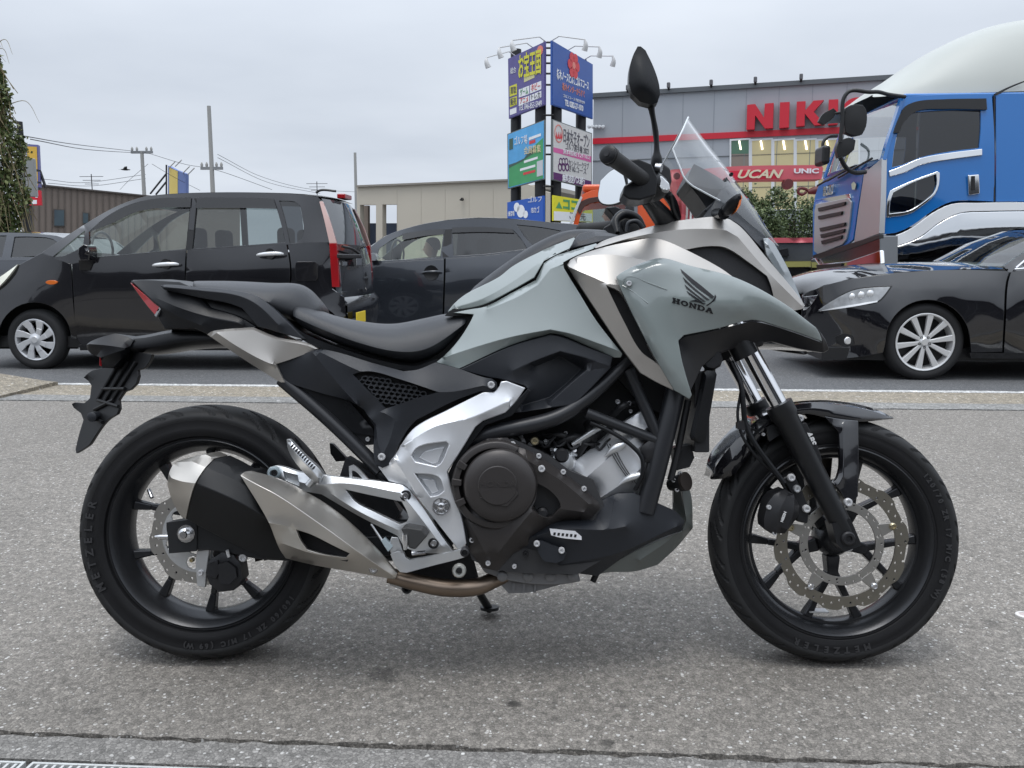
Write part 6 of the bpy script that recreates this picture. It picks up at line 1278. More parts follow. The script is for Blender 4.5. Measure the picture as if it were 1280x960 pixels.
# ---------------------------------------------------------------- blue heavy truck
TY = 10.3 + 1.15
tg = on_y(1250, 340, TY); T = Frame((tg.x, TY, -.012), 0)
trk = thing('heavy_truck', 'blue cab-over heavy truck with chrome trim and a pale roof deflector', 'truck', T)
tp = cp(T, trk)
TBLUE = M('blue truck paint', (.004, .135, .43), .16, coat=1)
TWHITE = M('pale deflector gel coat', (.40, .415, .39), .42, var=.05, vscale=2)
TCHR = M('truck chrome', (.78, .79, .80), .05, metal=1)
TSAT = M('satin bright trim', (.50, .51, .52), .28, metal=.55)
XF = T(1101, 270, 1.15).x
def tw(y): return float(np.interp(y, [118, 150, 200, 250, 300], [1.08, 1.11, 1.15, 1.16, 1.16]))
tk = lambda L: [(p[0], p[1], p[2] if len(p) > 2 else tw(p[1])) for p in L]
twins = {'u': [(1115, 209), (1118, 185), (1123, 163), (1136, 141), (1180, 138), (1226, 137.5), (1226, 160), (1224, 185), (1190, 189), (1150, 197), (1128, 206)], 'l': [(1112, 267), (1113, 252), (1117, 241), (1140, 229), (1170, 218), (1171, 230), (1167, 241), (1152, 254), (1137, 263)]}
tp('cab_side', tk([(1099, 293), (1101, 250), (1105, 197), (1112, 170), (1120, 145), (1128, 121), (1180, 118), (1240, 117), (1243, 170), (1243, 252), (1222, 251), (1190, 252), (1168, 262), (1140, 282), (1120, 291)]), TBLUE, holes=[tk(w) for w in twins.values()], depth=.04, res=12, mirror=True)
tp('cab_rear_panel', tk([(1245, 117), (1330, 116), (1400, 117), (1400, 252), (1245, 252)]), TBLUE, depth=.04, mirror=True)
for k_ in twins: tp('door_window', [(x, y, tw(y) - .02) for x, y in twins[k_]], CDARK if k_ == 'u' else thin_glass('dark lower glass', (.14, .17, .16), 1.5), depth=0, bevel=0, sm=False)
tp('side_window', [(x, y, -tw(y) + .02) for x, y in twins['u']], CDARK, depth=0, bevel=0, sm=False) if False else None
tp('window_visor', [(x, y, tw(y) + .03) for x, y in [(1117, 166), (1121, 154), (1132, 133), (1145, 127), (1180, 124), (1233, 123), (1234, 137), (1180, 136), (1146, 139), (1130, 153), (1124, 166)]], TRIM, depth=.03, bevel=.006, res=6)
ch = TCHR
tp('door_seam', [(x, y, tw(y) + .004) for x, y in [(1242.2, 118), (1243.8, 118), (1243.8, 252), (1242.2, 252)]], TRIM, depth=.01, bevel=0, res=12)
tp('window_trim', [(x, y, tw(y) + .015) for x, y in [(1111, 214), (1128, 207.5), (1150, 198), (1190, 190.5), (1228, 186), (1228, 194), (1190, 199), (1152, 206), (1130, 216), (1112, 221)]], ch, depth=.02, bevel=.006, res=8)
tp('window_trim', [(x, y, tw(y) + .015) for x, y in [(1108, 272), (1109, 250), (1113, 238), (1140, 226), (1172, 214), (1175, 216), (1174, 231), (1169, 243), (1152, 258), (1138, 267)]], ch, holes=[[(x, y, tw(y) + .015) for x, y in twins['l']]], depth=.02, bevel=.006, res=8)
hd = tp('door_handle', [(1210, 219, 1.185), (1224, 218, 1.185), (1225, 242, 1.185), (1211, 244, 1.185)], ch, depth=.03, bevel=.008, res=8)
tp('handle_grip', [(1215, 220, 1.20), (1219, 220, 1.20), (1219, 238, 1.20), (1215, 238, 1.20)], TRIM, depth=.02, bevel=.004, res=8, parent=hd)
tp('door_stripe', tk([(1100, 297, 1.17), (1120, 294, 1.175), (1140, 285, 1.18), (1168, 265, 1.18), (1190, 255, 1.18), (1222, 253.5, 1.18), (1400, 253.5, 1.18), (1400, 264, 1.185), (1230, 264, 1.185), (1200, 266, 1.185), (1176, 277, 1.185), (1150, 296, 1.185), (1125, 306, 1.185), (1101, 311, 1.18)]), M('white truck stripe', (.72, .73, .74), .25, coat=.8), depth=.03, bevel=.006)
tp('chrome_fender', tk([(1101, 312, 1.185), (1125, 307, 1.195), (1150, 297, 1.195), (1176, 278, 1.195), (1200, 267, 1.195), (1230, 265, 1.195), (1400, 265, 1.195), (1400, 345, 1.15), (1104, 345, 1.15)]), ch, creases=[tk([(1104, 330, 1.22), (1150, 316, 1.225), (1200, 295, 1.23), (1400, 290, 1.23)])], depth=.03, bevel=.006)
lathe('step_lamp', T(1118, 340, 1.21), [(0, .02), (.05, .016), (.06, 0)], M('lamp bead', (.6, .58, .5), .15), trk, n=16, cap=False)
# front face
def tf(px, py, d=0.0): p = T.atx(px, py, XF - d); return p
def fpanel(name, pts, mat, d=.02, th=.03, bev=.006, parent=None):
    V = [tf(x, y, d) for x, y in pts]; n_ = len(V)
    return mk(name, V + [v + Vector((th, 0, 0)) for v in V], [tuple(range(n_)), tuple(range(2 * n_ - 1, n_ - 1, -1))] + [(i, i + n_, (i + 1) % n_ + n_, (i + 1) % n_) for i in range(n_)], mat, parent or trk, bevel=bev)
fpanel('front_panel', [(1016, 262), (1019, 244), (1023, 232), (1032, 222), (1074, 212), (1079, 218), (1072, 260), (1066, 300), (1060, 305), (1016, 322)], M('blue front panel', (.004, .135, .43), .35, coat=.25), .02)
fpanel('front_sticker', [(1064, 230), (1067, 227), (1070, 231), (1068, 237), (1065, 237)], M('cream sticker', (.6, .6, .45), .5), .045, .004, 0)
fpanel('corner_panel', [(1080, 216), (1102, 198), (1101, 250), (1099, 292), (1083, 298), (1067, 306), (1073, 262)], TSAT, .03, .06)
gk = fpanel('grille', [(1018, 262), (1020, 255), (1060, 247), (1064, 252), (1061, 282), (1057, 300), (1052, 306), (1022, 318), (1017, 314)], TSAT, .045, .03, .01)
for (a, b, c_, d_) in ((1022, 260, 1056, 252), (1022, 270, 1052, 264), (1024, 285, 1056, 278), (1025, 293, 1055, 286), (1026, 301, 1052, 294)):
    fpanel('grille_bar', [(a, b), (c_, d_), (c_ - 1, d_ + 4.5), (a + 1, b + 4.5)], TRIM, .07, .02, .003, gk)
fpanel('badge_plate', [(1018, 250), (1062, 242), (1063, 248), (1019, 257)], ch, .04, .02, .003)
fpanel('front_bumper', [(1013, 322), (1030, 316), (1060, 306), (1100, 294), (1100, 345), (1013, 346)], M('smoked chrome', (.16, .165, .17), .15, metal=.9), .05, .2, .02)
fpanel('bumper_gap', [(1016, 319), (1060, 305), (1099, 293), (1099, 298), (1060, 312), (1017, 326)], TRIM, .06, .05, .004)
fpanel('bumper_chrome', [(1013, 324), (1018, 322), (1024, 330), (1060, 326), (1100, 312), (1102, 342), (1060, 345), (1016, 345)], ch, .09, .05, .02)
fpanel('bumper_opening', [(1020, 331), (1052, 329), (1050, 340), (1022, 342)], TRIM, .11, .03, .004)
# windscreen, raked, and roof
wsr = []
P0 = [T(1104, 199, 1.10), T(1110, 180, 1.09), T(1120, 150, 1.07), T(1128, 128, 1.05)]
for t in (1, .8, .45, 0): wsr.append([Vector((p.x - .14 * (1 - t * t), p.y * t, p.z)) for p in P0])
grid('windscreen', mirrow(wsr), thin_glass('truck windscreen', (.62, .68, .66), f0=.20), trk, ang=60)
fpanel('scuttle', [(1031, 224), (1036, 216), (1104, 196), (1102, 202), (1076, 214)], TBLUE, .0, .1, .01)
tp('a_pillar', tk([(1103, 200, 1.16), (1111, 172, 1.13), (1120, 146, 1.11), (1127, 122, 1.09), (1131, 122, 1.09), (1124, 148, 1.12), (1115, 174, 1.14), (1108, 200, 1.165)]), TBLUE, depth=.10, res=10, mirror=True)
box('cab_roof', (T(1128, 120, 1.05).x, -1.08, T(1180, 123, 1.08).z), (T(1400, 117, 1.1).x, 1.08, T(1180, 118, 1.08).z + .02), TBLUE, trk, bevel=.04, seg=3)
box('cab_back', (T(1395, 250, 1.1).x, -1.1, .9), (T(1400, 250, 1.1).x, 1.1, 2.8), TBLUE, trk)
box('cab_floor', (XF + .1, -1.1, .9), (T(1400, 250, 1.1).x, 1.1, 1.1), TRIM, trk)
box('chassis', (XF + .3, -.5, .5), (T(1700, 250, 1.1).x, .5, .9), TRIM, trk)
# deflector
dpts = [(1088, 121), (1096, 110), (1122, 96), (1164, 66), (1210, 41.5), (1249, 27), (1280, 20), (1340, 12), (1420, 8)]
db = [(1088, 122), (1110, 120), (1130, 118.5), (1170, 117), (1210, 116), (1249, 115), (1280, 114), (1340, 114), (1420, 114)]
D0 = [T(x, y, 1.0) for x, y in catmull(db, 16)]; D1 = [T(x, y, .55) for x, y in catmull(dpts, 16)]
rws = [D0, [a.lerp(b, .35) + Vector((0, -.10, .0)) for a, b in zip(D0, D1)], [a.lerp(b, .75) + Vector((0, -.06, .02)) for a, b in zip(D0, D1)], D1, [Vector((p.x, 0, p.z + .03)) for p in D1]]
grid('roof_deflector', rws + [[Vector((p.x, -p.y, p.z)) for p in r] for r in reversed(rws[:-1])], TWHITE, trk, ang=60, sub=1)
tp('deflector_seam', [(1243, 117, 1.09), (1262, 108, 1.06), (1280, 101, 1.04), (1281, 102.5, 1.04), (1263, 110, 1.06), (1246, 119, 1.09)], TRIM, depth=.01, bevel=0, res=8)
# mirrors and wipers
def tub(name, P_, r, m=TRIM, n=8): return tube(name, P_, r, m, trk, n=n)
tub('mirror_arm', [T(1131, 121, 1.12), T(1110, 118, 1.25), T(1098, 115, 1.35), T(1086, 115, 1.4), T(1062, 114, 1.4), T(1055, 122, 1.4), T(1053, 150, 1.4), T(1050, 178, 1.4)], .022)
tp('cab_mirror', [(1057, 135, 1.38), (1064, 131, 1.38), (1079, 131, 1.38), (1083, 137, 1.38), (1083, 158, 1.38), (1078, 168, 1.38), (1068, 170, 1.38), (1057, 166, 1.38), (1055, 150, 1.38)], TRIM, depth=.10, bulge=.03, bk=7, res=6, bevel=.01)
tp('cab_mirror', [(1046, 184, 1.36), (1050, 175, 1.36), (1062, 172, 1.36), (1070, 175, 1.36), (1068, 187, 1.36), (1058, 195, 1.36), (1048, 197, 1.36)], TRIM, depth=.10, bulge=.03, bk=5, res=5, bevel=.01)
tub('mirror_arm', [T(1050, 196, 1.36), T(1058, 210, 1.3), T(1070, 216, 1.2), T(1082, 215, 1.15)], .025)
tp('cab_mirror', [(1023, 152, 1.3), (1028, 143, 1.3), (1042, 135, 1.3), (1046, 139, 1.3), (1042, 147, 1.3), (1030, 156, 1.3)], TRIM, depth=.06, bulge=.02, bk=5, res=5)
tub('mirror_arm', [T(1042, 142, 1.28), T(1056, 140, 1.36)], .015)
fm = [T.atx(x, y, XF - .35) for x, y in ((1036, 205), (1029, 205), (1027, 190), (1030, 180), (1044, 172))]
tub('mirror_arm', [T.atx(1046, 170, XF - .2), T.atx(1034, 172, XF - .35), T.atx(1029, 178, XF - .4), T.atx(1029, 188, XF - .4)], .02)
a = T.atx(1022, 209, XF - .42); b = T.atx(1034, 181, XF - .42); box('cab_mirror', (a.x - .05, min(a.y, b.y), min(a.z, b.z)), (a.x + .05, max(a.y, b.y), max(a.z, b.z)), TRIM, trk, bevel=.04, seg=3)
for x0, y0, x1, y1 in ((1022, 232, 1060, 210), (1034, 226, 1070, 206), (1048, 222, 1090, 198)):
    tub('wiper', [tf(x0, y0, .12), tf((x0 + x1) / 2, (y0 + y1) / 2, .10), tf(x1, y1, .06)], .014)
n0, n1 = tf(1029, 245, .045), tf(1045, 240.5, .045)
text('truck_lettering', 'ISUZU', CHROME, trk, n0, (0, -1, 0), (0, 0, 1), .17, 'LEFT', .008, .006)
for w_ in (.98, -.98):
    c = T(1190, 340, w_); c.z = .5; wl = lathe('wheel', (c.x, -w_, .5), [(.0, .0), (.3, .0), (.33, .1), (.5, .13), (.5, -.13), (.3, -.15)], CARTYRE, trk, n=40, cap=False)
seat(XF + 1.0, -.6, 1.25, trk, INTDARK); seat(XF + 1.0, .6, 1.25, trk, INTDARK)
box('cargo_body', (T(1420, 200, 1.2).x, -1.22, 1.0), (T(1420, 200, 1.2).x + 6, 1.22, 3.6), M('aluminium box body', (.6, .62, .63), .35, metal=.6), trk, bevel=.02)
# ================================================================ background
def fp(fr, root): return lambda *a, **k: panel(a[0], fr, a[1], a[2], k.pop('parent', root), **{**dict(res=40, depth=.1, bevel=0, ang=30, sm=False, w=0), **k})
def depth_pt(px, depth, py=325):
    d = ray(px, py); p = EYE + d * depth; return (p.x, p.y, 0)
WHITEF = M('white window frame', (.62, .64, .66), .5)
# ---- big grey shop with red letters
NB = Frame(depth_pt(900, 33), -15.5)
shop = thing('shop_building', 'large grey metal-clad shop with big red letters and a red band', 'building', NB)
sp_ = fp(NB, shop)
GCLAD = M('grey cladding', (.32, .34, .37), .55, var=.04, vscale=.6)
x0, x1 = NB(741, 200).x, NB(1330, 200).x; ztop = NB(900, 113).z
box('facade', (x0, 0, 0), (x1, 14, ztop), GCLAD, shop)
zr = [NB(900, y).z for y in (113, 168, 192)]
for zz_ in (NB(900, 195).z, NB(900, 235).z): box('cladding_joint', (x0, -.02, zz_ - .03), (x1, .0, zz_), M('cladding joint', (.12, .13, .14), .6), shop)
for k in range(1, 14):
    x = x0 + (x1 - x0) * k / 14; box('cladding_seam', (x - .012, -.008, 0), (x + .012, .0, ztop), M('cladding seam', (.24, .26, .285), .6), shop)
box('roof_coping', (x0 - .1, -.12, ztop), (x1, .3, ztop + .16), M('dark coping', (.10, .11, .12), .5), shop)
RSIGN = M('red sign', (.52, .018, .035), .4)
box('red_band', (x0, -.06, NB(900, 173.5).z), (x1, -.005, NB(900, 166).z), RSIGN, shop)
# letters
def letter(pts, holes=(), nm='sign_letter'): return sp_(nm, pts, RSIGN, w=.35, depth=.3, res=30, holes=[[(x, y, .35) for x, y in h] for h in holes])
letter([(933, 162), (934, 131), (944, 130), (955, 147), (956, 129.5), (967, 128.5), (966, 160), (956, 160.5), (944, 144), (943, 161.5)])
letter([(974, 160), (975, 128), (987, 127.3), (986, 159)])
letter([(995, 158), (996, 127), (1007, 126.4), (1006.5, 138), (1017, 125.7), (1030, 125), (1017, 139.5), (1031, 155.5), (1018, 156.5), (1006, 142), (1005.7, 157)])
letter([(1035, 156), (1036, 124.5), (1048, 124), (1047, 155)])
cx_, cy_ = 1073, 138.5
letter([(cx_ + 20 * math.cos(2 * math.pi * i / 28), cy_ + 17 * math.sin(2 * math.pi * i / 28)) for i in range(28)], holes=[[(cx_ + 9 * math.cos(-2 * math.pi * i / 24), cy_ + 7.5 * math.sin(-2 * math.pi * i / 24)) for i in range(24)]])
# windows with lit rooms behind
WIN = thin_glass('shop window glass', (.75, .78, .74), 1.5)
LIT = M('warm lit room', (.55, .46, .28), .8, emit=(.55, .44, .24, .42)); GRN = M('glowing green poster', (.05, .16, .10), .7, emit=(.04, .12, .07, .3)); PINKB = M('glowing brown shelf', (.26, .19, .17), .8, emit=(.2, .15, .13, .25)); TUBEL = M('ceiling lamp tube', (1, .95, .8), .5, emit=(1, .93, .7, 2.2))  # poster and shelf glow faintly: room light put into them as emission
edges = [912, 938, 966, 994, 1021, 1048, 1075]
for a_, b_ in zip(edges[:-1], edges[1:]):
    f = sp_('window', [(a_, 174), (b_, 172.5), (b_, 214), (a_, 215)], WHITEF, w=.06, depth=.1, holes=[[(a_ + 2, 176), (b_ - 2, 174.5), (b_ - 2, 213), (a_ + 2, 214)]])
    sp_('pane', [(a_ + 2, 176), (b_ - 2, 174.5), (b_ - 2, 213), (a_ + 2, 214)], WIN, w=.02, depth=0, parent=f)
    sp_('room', [(a_ + 2, 176), (b_ - 2, 174.5), (b_ - 2, 213), (a_ + 2, 214)], LIT if a_ > 912 else PINKB, w=.006, depth=.0, parent=f)
    if a_ == 912: sp_('poster', [(914, 176), (936, 175), (936, 192), (914, 192.5)], GRN, w=.012, depth=0, parent=f)
    xm = (a_ + b_) / 2; tube('lamp_tube', [NB(xm - 1, 176, .035), NB(xm + 1, 187, .035)], .035, TUBEL, f, n=6)
    f2 = sp_('window', [(a_, 222), (b_, 221), (b_, 262), (a_, 263)], WHITEF, w=.06, depth=.1, holes=[[(a_ + 2, 224), (b_ - 2, 223), (b_ - 2, 261), (a_ + 2, 262)]])
    sp_('pane', [(a_ + 2, 224), (b_ - 2, 223), (b_ - 2, 261), (a_ + 2, 262)], WIN, w=.02, depth=0, parent=f2)
    sp_('room', [(a_ + 2, 224), (b_ - 2, 223), (b_ - 2, 261), (a_ + 2, 262)], LIT, w=.006, depth=0, parent=f2)
for px, py in ((785, 120.5), (836, 117), (889, 115), (944, 112.5), (1001, 108)):
    p = NB(px, py + 1, .1); fl_ = box('flood_lamp', (p.x - .06, -.28, ztop + .16), (p.x + .06, -.12, ztop + .36), M('lamp body', (.10, .10, .11), .5), shop, bevel=.03)
    tube('lamp_bracket', [Vector((p.x, -.2, ztop + .16)), Vector((p.x, .1, ztop + .05))], .04, TRIM, shop, n=6)
for k in range(5): lathe('vent_cap', NB(736.5 + k * 4.4, 158.5, .05), [(0, .1), (.06, .08), (.07, 0)], WHITEF, shop, n=10, cap=False)

# ---- beige building
BB = Frame(depth_pt(447, 46), -18.5)
bei = thing('beige_building', 'low beige building with an open carport at its left end', 'building', BB)
bp2 = fp(BB, bei)
BEIGE = M('beige render', (.47, .43, .36), .8, var=.05, vscale=.7)
xa, xb = BB(446, 250).x, BB(682, 240).x
holes_b = [[(450, 256), (470, 256), (470, 330), (450, 330)], [(478, 255.5), (496, 255.5), (496, 330), (478, 330)]]
bp2('facade', [(446, 233), (500, 231), (560, 228.5), (640, 225), (646, 225), (690, 242), (690, 330), (446, 330)], BEIGE, holes=[[(x, y, 0) for x, y in h] for h in holes_b], depth=.4, res=60)
bp2('coping', [(445, 231.5), (640, 223.5), (641, 225.5), (445, 233.8)], M('beige coping', (.25, .23, .20), .6), w=.15, depth=.6)
bp2('bay_wall', [(450, 257), (460, 257), (460, 330), (450, 330)], M('brown bay wall', (.22, .18, .15), .8), w=-1.0, depth=.2)
bp2('blue_fence', [(449, 279), (498, 279), (498, 330), (449, 330)], M('blue grey sheet', (.07, .09, .14), .6), w=-1.5, depth=.1)
for k in range(6):
    px = 462 + k * 30
    bp2('wall_seam', [(px + 34, 236), (px + 34.6, 236), (px + 34.6, 330), (px + 34, 330)], M('beige seam', (.42, .385, .325), .8), w=.01, depth=.02)
bp2('wall_lamp', [(574, 250), (577, 247), (578, 250), (576, 251)], TRIM, w=.3, depth=.2)
box('roof', (xa, .1, BB(560, 232).z - .3), (xb, 9, BB(560, 232).z - .1), BEIGE, bei)
# ---- brown building at the left
BR = Frame(depth_pt(60, 34), 28)
brn = thing('brown_building', 'brown corrugated building with small dark windows at the far left', 'building', BR)
br2 = fp(BR, brn)
BROWN = M('brown cladding', (.165, .135, .115), .65, var=.08, vscale=1.5)
br2('facade', [(30, 231.5), (52, 232), (120, 239.5), (190, 246), (300, 256), (300, 330), (30, 330)], BROWN, depth=5)
br2('coping', [(29, 229.8), (52, 230.3), (190, 244.5), (300, 254.5), (300, 256), (190, 246.2), (52, 232.2), (29, 231.6)], M('dark brown coping', (.07, .06, .055), .5), w=.12, depth=.4)
for k in range(22):
    px = 40 + k * 8
    yt = 232 + (px - 52) * .103
    br2('cladding_rib', [(px, yt + 1), (px + .9, yt + 1), (px + .9, 330), (px, 330)], M('brown rib', (.10, .083, .07), .6), w=.05, depth=.05)
for (a_, b_, c_, d_) in ((67, 261, 81, 283), (103, 265, 111, 280)):
    f = br2('window', [(a_, b_), (c_, b_ + 1), (c_, d_), (a_, d_)], M('brown frame', (.06, .055, .05), .5), w=.08, depth=.1)
    br2('pane', [(a_ + 1, b_ + 1.5), (c_ - 1, b_ + 2), (c_ - 1, d_ - 1), (a_ + 1, d_ - 1)], M('dull blue glass', (.05, .075, .09), .12), w=.09, depth=.005, parent=f)

# ---- sign tower
def txt(root, fr, body, px, py, mat, size, w=.02, xs=1, off=0, to=None):
    return text('sign_text', body, mat, root, fr(px, py, w), (1, 0, 0), (0, 0, 1), size, 'LEFT', .004, off, 1 if to else xs, fit=(fr(to, py, w) - fr(px, py, w)).x if to else None)
Tz = 30
BLKPOST = M('black sign post', (.012, .012, .014), .45)
def sgn(fr, name, label, pts, face, edge=TRIM):
    t = thing(name, label, 'sign', fr, 'boards of the roadside sign tower')
    f_ = fp(fr, t)
    f_('board', pts, edge, w=0, depth=.06)
    cxs = sum(p[0] for p in pts) / len(pts); cys = sum(p[1] for p in pts) / len(pts)
    f_('face', [(cxs + (x - cxs) * .965, cys + (y - cys) * .97) for x, y in pts], face, w=.012, depth=.01)
    return t, f_
SL = Frame(depth_pt(681, Tz), -48); SR = Frame(depth_pt(690, Tz), 63)
PUR = M('faded violet board', (.115, .10, .27), .5, var=.08, vscale=1.5); YEL = M('yellow print', (.62, .60, .06), .5); WHT = M('white print', (.75, .76, .78), .5); REDP = M('red print', (.60, .05, .06), .5); GRNP = M('green print', (.08, .30, .12), .5); BLU = M('blue board', (.03, .09, .33), .4, var=.06, vscale=1.5); ORP = M('orange print', (.72, .25, .15), .5); SKYB = M('sky print', (.10, .36, .66), .5, var=.45, vscale=1.2); GRASSP = M('turf print', (.06, .30, .12), .5, var=.4, vscale=1.2); PINKP = M('pink print', (.62, .13, .33), .5); PURP = M('plum print', (.10, .02, .12), .5); GREYP = M('grey print', (.12, .12, .14), .5)
s1, f1 = sgn(SL, 'sign_board', 'violet sign board with yellow writing, upper left of the sign tower', [(635, 73.5), (681, 52), (681, 131), (636, 148.5)], PUR, PUR)
for q, m_, nm in (([(637, 108), (646, 104.5), (646, 118), (637, 121)], YEL, 'print_patch'), ([(637.3, 123), (646, 120), (646, 130.5), (637.3, 134)], YEL, 'print_patch'), ([(648.5, 112), (661.5, 107), (661.5, 117.5), (648.5, 122)], WHT, 'print_patch'), ([(662.5, 106.5), (676.5, 101), (676.5, 111.5), (662.5, 117)], WHT, 'print_patch'), ([(648.5, 124), (661.5, 119.5), (661.5, 127.5), (648.5, 132)], WHT, 'print_patch'), ([(662.5, 119), (676.5, 113.5), (676.5, 121.5), (662.5, 127)], WHT, 'print_patch'), ([(637.3, 137), (645.5, 134), (645.5, 141), (637.3, 144)], WHT, 'print_patch'), ([(655, 96), (668, 90), (668, 97), (655, 103)], M('pale yellow print', (.6, .58, .3), .5), 'print_patch')):
    f1(nm, q, m_, w=.018, depth=.005)
txt(s1, SL, 'お宝王国', 648, 96, YEL, .85, .03, to=676, off=.02); txt(s1, SL, 'ゲーム', 650, 119, GRNP, .26, .026, to=660); txt(s1, SL, 'ホビー', 664, 113.5, REDP, .26, .026, to=675); txt(s1, SL, 'アニメ', 650, 129.5, REDP, .24, .026, to=660); txt(s1, SL, 'トレカ', 664, 124, GREYP, .24, .026, to=675)
txt(s1, SL, 'TEL 046-853-5949', 648.5, 138.5, WHT, .27, .02, to=677); txt(s1, SL, '総合', 638, 92, WHT, .22, .02, to=645); txt(s1, SL, '買取', 638, 117, GREYP, .26, .026, to=645); txt(s1, SL, '販売', 638, 131, GREYP, .26, .026, to=645)
lathe('print_emblem', SL(675, 63, .02), [(0, .004), (.16, .004), (.16, 0)], M('salmon print', (.68, .22, .18), .5), s1, n=16, cap=False)
s2, f2_ = sgn(SR, 'sign_board', 'blue sign board with a red flower emblem, upper right of the sign tower', [(690, 50.5), (741, 80.5), (741, 149), (690, 131)], BLU, BLU)
for k in range(6):
    a = k * math.pi / 3; c = SR(717, 82, .02)
    lathe('print_emblem', c + Vector((.28 * math.cos(a), 0, .28 * math.sin(a))), [(0, .012), (.17, .012), (.17, 0)], REDP, s2, n=14, cap=False)
lathe('print_emblem', SR(717, 82, .02), [(0, .018), (.12, .018), (.12, 0)], M('salmon print'), s2, n=14, cap=False)
txt(s2, SR, '栃木ノースヒルズゴルフコース', 696, 97, WHT, .34, .02, to=736, off=.008); txt(s2, SR, '栃木インターからすぐ', 703, 111.5, ORP, .27, .02, to=731); txt(s2, SR, 'ゴルフコース予約受付中', 704, 121, WHT, .12, .02, to=731); txt(s2, SR, 'TEL 0282-27-1010', 706, 131.5, WHT, .27, .02, to=729, off=.006)
s3, f3_ = sgn(SL, 'sign_board', 'sign board with a golf course picture, middle left of the sign tower', [(634, 167.5), (680.5, 149.5), (680.5, 224), (634.5, 236.5)], SKYB, M('grey board frame', (.14, .16, .16), .5))
f3_('print_turf', [(636, 206), (645, 203), (655, 198), (668, 182), (679, 172), (679, 223), (636, 234)], GRASSP, w=.016, depth=.004)
f3_('print_ridge', [(636, 206), (645, 203), (655, 198), (661, 190), (672, 180), (666, 192), (652, 202), (636, 210)], M('dark hill print', (.05, .10, .08), .5), w=.02, depth=.005)
for q, m_ in (([(661, 172), (676, 166.5), (676, 170), (661, 175.5)], WHT), ([(661.5, 176.5), (669, 174), (669, 178), (661.5, 180.5)], REDP), ([(655, 201), (672, 195.5), (672, 198.5), (655, 204)], WHT), ([(650, 211), (669, 205.5), (669, 208.5), (650, 214)], WHT), ([(654, 216), (669, 212), (669, 215), (654, 219)], REDP), ([(636.5, 174), (641, 172.5), (641, 186), (636.5, 187.5)], M('dark hill print')), ([(671, 202), (678.5, 199.5), (678.5, 219), (671, 221)], M('pale print', (.5, .52, .55), .5))):
    f3_('print_patch', q, m_, w=.022, depth=.005)
txt(s3, SL, 'ゴルフ場', 643, 181, WHT, .32, .03, to=659); txt(s3, SL, '会員募集', 655, 192.5, M('cream print', (.75, .65, .4), .5), .28, .03, to=676)
s4, f4_ = sgn(SR, 'sign_board', 'white sign board with pink and plum bands, middle right of the sign tower', [(691, 149), (740, 166.5), (740, 236.5), (691, 225)], M('white board', (.60, .59, .57), .5), M('grey board frame'))
f4_('print_band', [(692, 184), (739, 195.5), (739, 203), (692, 190)], PINKP, w=.018, depth=.005); f4_('print_band', [(692, 215), (739, 226.5), (739, 235), (692, 224)], PURP, w=.018, depth=.005)
txt(s4, SR, '日本女子オープン', 704.5, 176, GREYP, .5, .02, to=737, off=.006); txt(s4, SR, 'ゴルフ選手権 2022', 707, 186, GREYP, .27, .02, to=736); txt(s4, SR, '無料観戦 9.29-10.2', 704, 191.8, WHT, .18, .026, to=737); txt(s4, SR, 'カントリークラブ', 711, 206.5, GREYP, .24, .02, to=736); txt(s4, SR, 'きぬコース', 711, 213.5, GREYP, .24, .02, to=733); txt(s4, SR, '無料送迎バス運行', 703, 226, WHT, .27, .026, to=731, off=.006)
for k in range(3): 
    lathe('print_emblem', SR(701 + k * 3.5, 202, .02), [(.09, .004), (.13, .004), (.13, 0)], PURP, s4, n=14, cap=False)
    lathe('print_emblem', SR(700 + k * 4.5, 209, .02), [(.09, .004), (.14, .004), (.14, 0)], PURP, s4, n=14, cap=False)
lathe('print_emblem', SR(698.5, 167, .02), [(.26, .004), (.30, .004), (.30, 0)], M('salmon print'), s4, n=20, cap=False)
for k in range(3): f4_('print_patch', [(694.5 + k * 2.7, 173), (696 + k * 2.7, 164.5), (697.6 + k * 2.7, 174)], REDP, w=.02, depth=.004)
s5, f5_ = sgn(SL, 'sign_board', 'low blue sign board with white balls, bottom left of the sign tower', [(634, 253), (679.5, 244.5), (679.5, 288), (634.5, 292)], M('royal blue board', (.025, .10, .42), .4), M('royal blue board'))
for px, py, r_ in ((646, 259, .16), (651, 264, .22), (657, 268, .13)): lathe('print_emblem', SL(px, py, .02), [(0, .004), (r_, .004), (r_, 0)], WHT, s5, n=16, cap=False)
txt(s5, SL, 'ゴルフ', 660, 253, WHT, .22, .02, to=677); txt(s5, SL, '1Bカゴ', 664, 266, WHT, .24, .02, to=674); txt(s5, SL, '練習場', 635.5, 270, WHT, .2, .02, to=643)
s6, f6_ = sgn(SR, 'sign_board', 'yellow sign board with green letters, bottom right of the sign tower', [(692, 244), (741, 252), (741, 278), (692, 276)], M('bright yellow board', (.72, .66, .03), .45), M('bright yellow board'))
f6_('print_patch', [(692.5, 264), (740, 267), (740, 277), (692.5, 275.5)], WHT, w=.02, depth=.005); f6_('print_patch', [(695, 260), (699, 252), (703, 261)], GRNP, w=.02, depth=.005)
txt(s6, SR, 'ココマ', 704, 260.5, GRNP, .42, .02, to=733, off=.02); txt(s6, SR, 'この先', 712, 273, GREYP, .3, .03, to=732)
tow = thing('sign_tower_frame', 'black posts and cross bars holding the roadside sign boards', 'frame', SL)
for px, w_ in ((645, -.3), (676, -.3)):
    a = SL(px, 70, w_); tube('post', [Vector((a.x, a.y, 0)), Vector((a.x, a.y, SL(px, 62, w_).z))], .19, BLKPOST, tow, n=12)
SLi = SL.m.inverted() @ SR.m
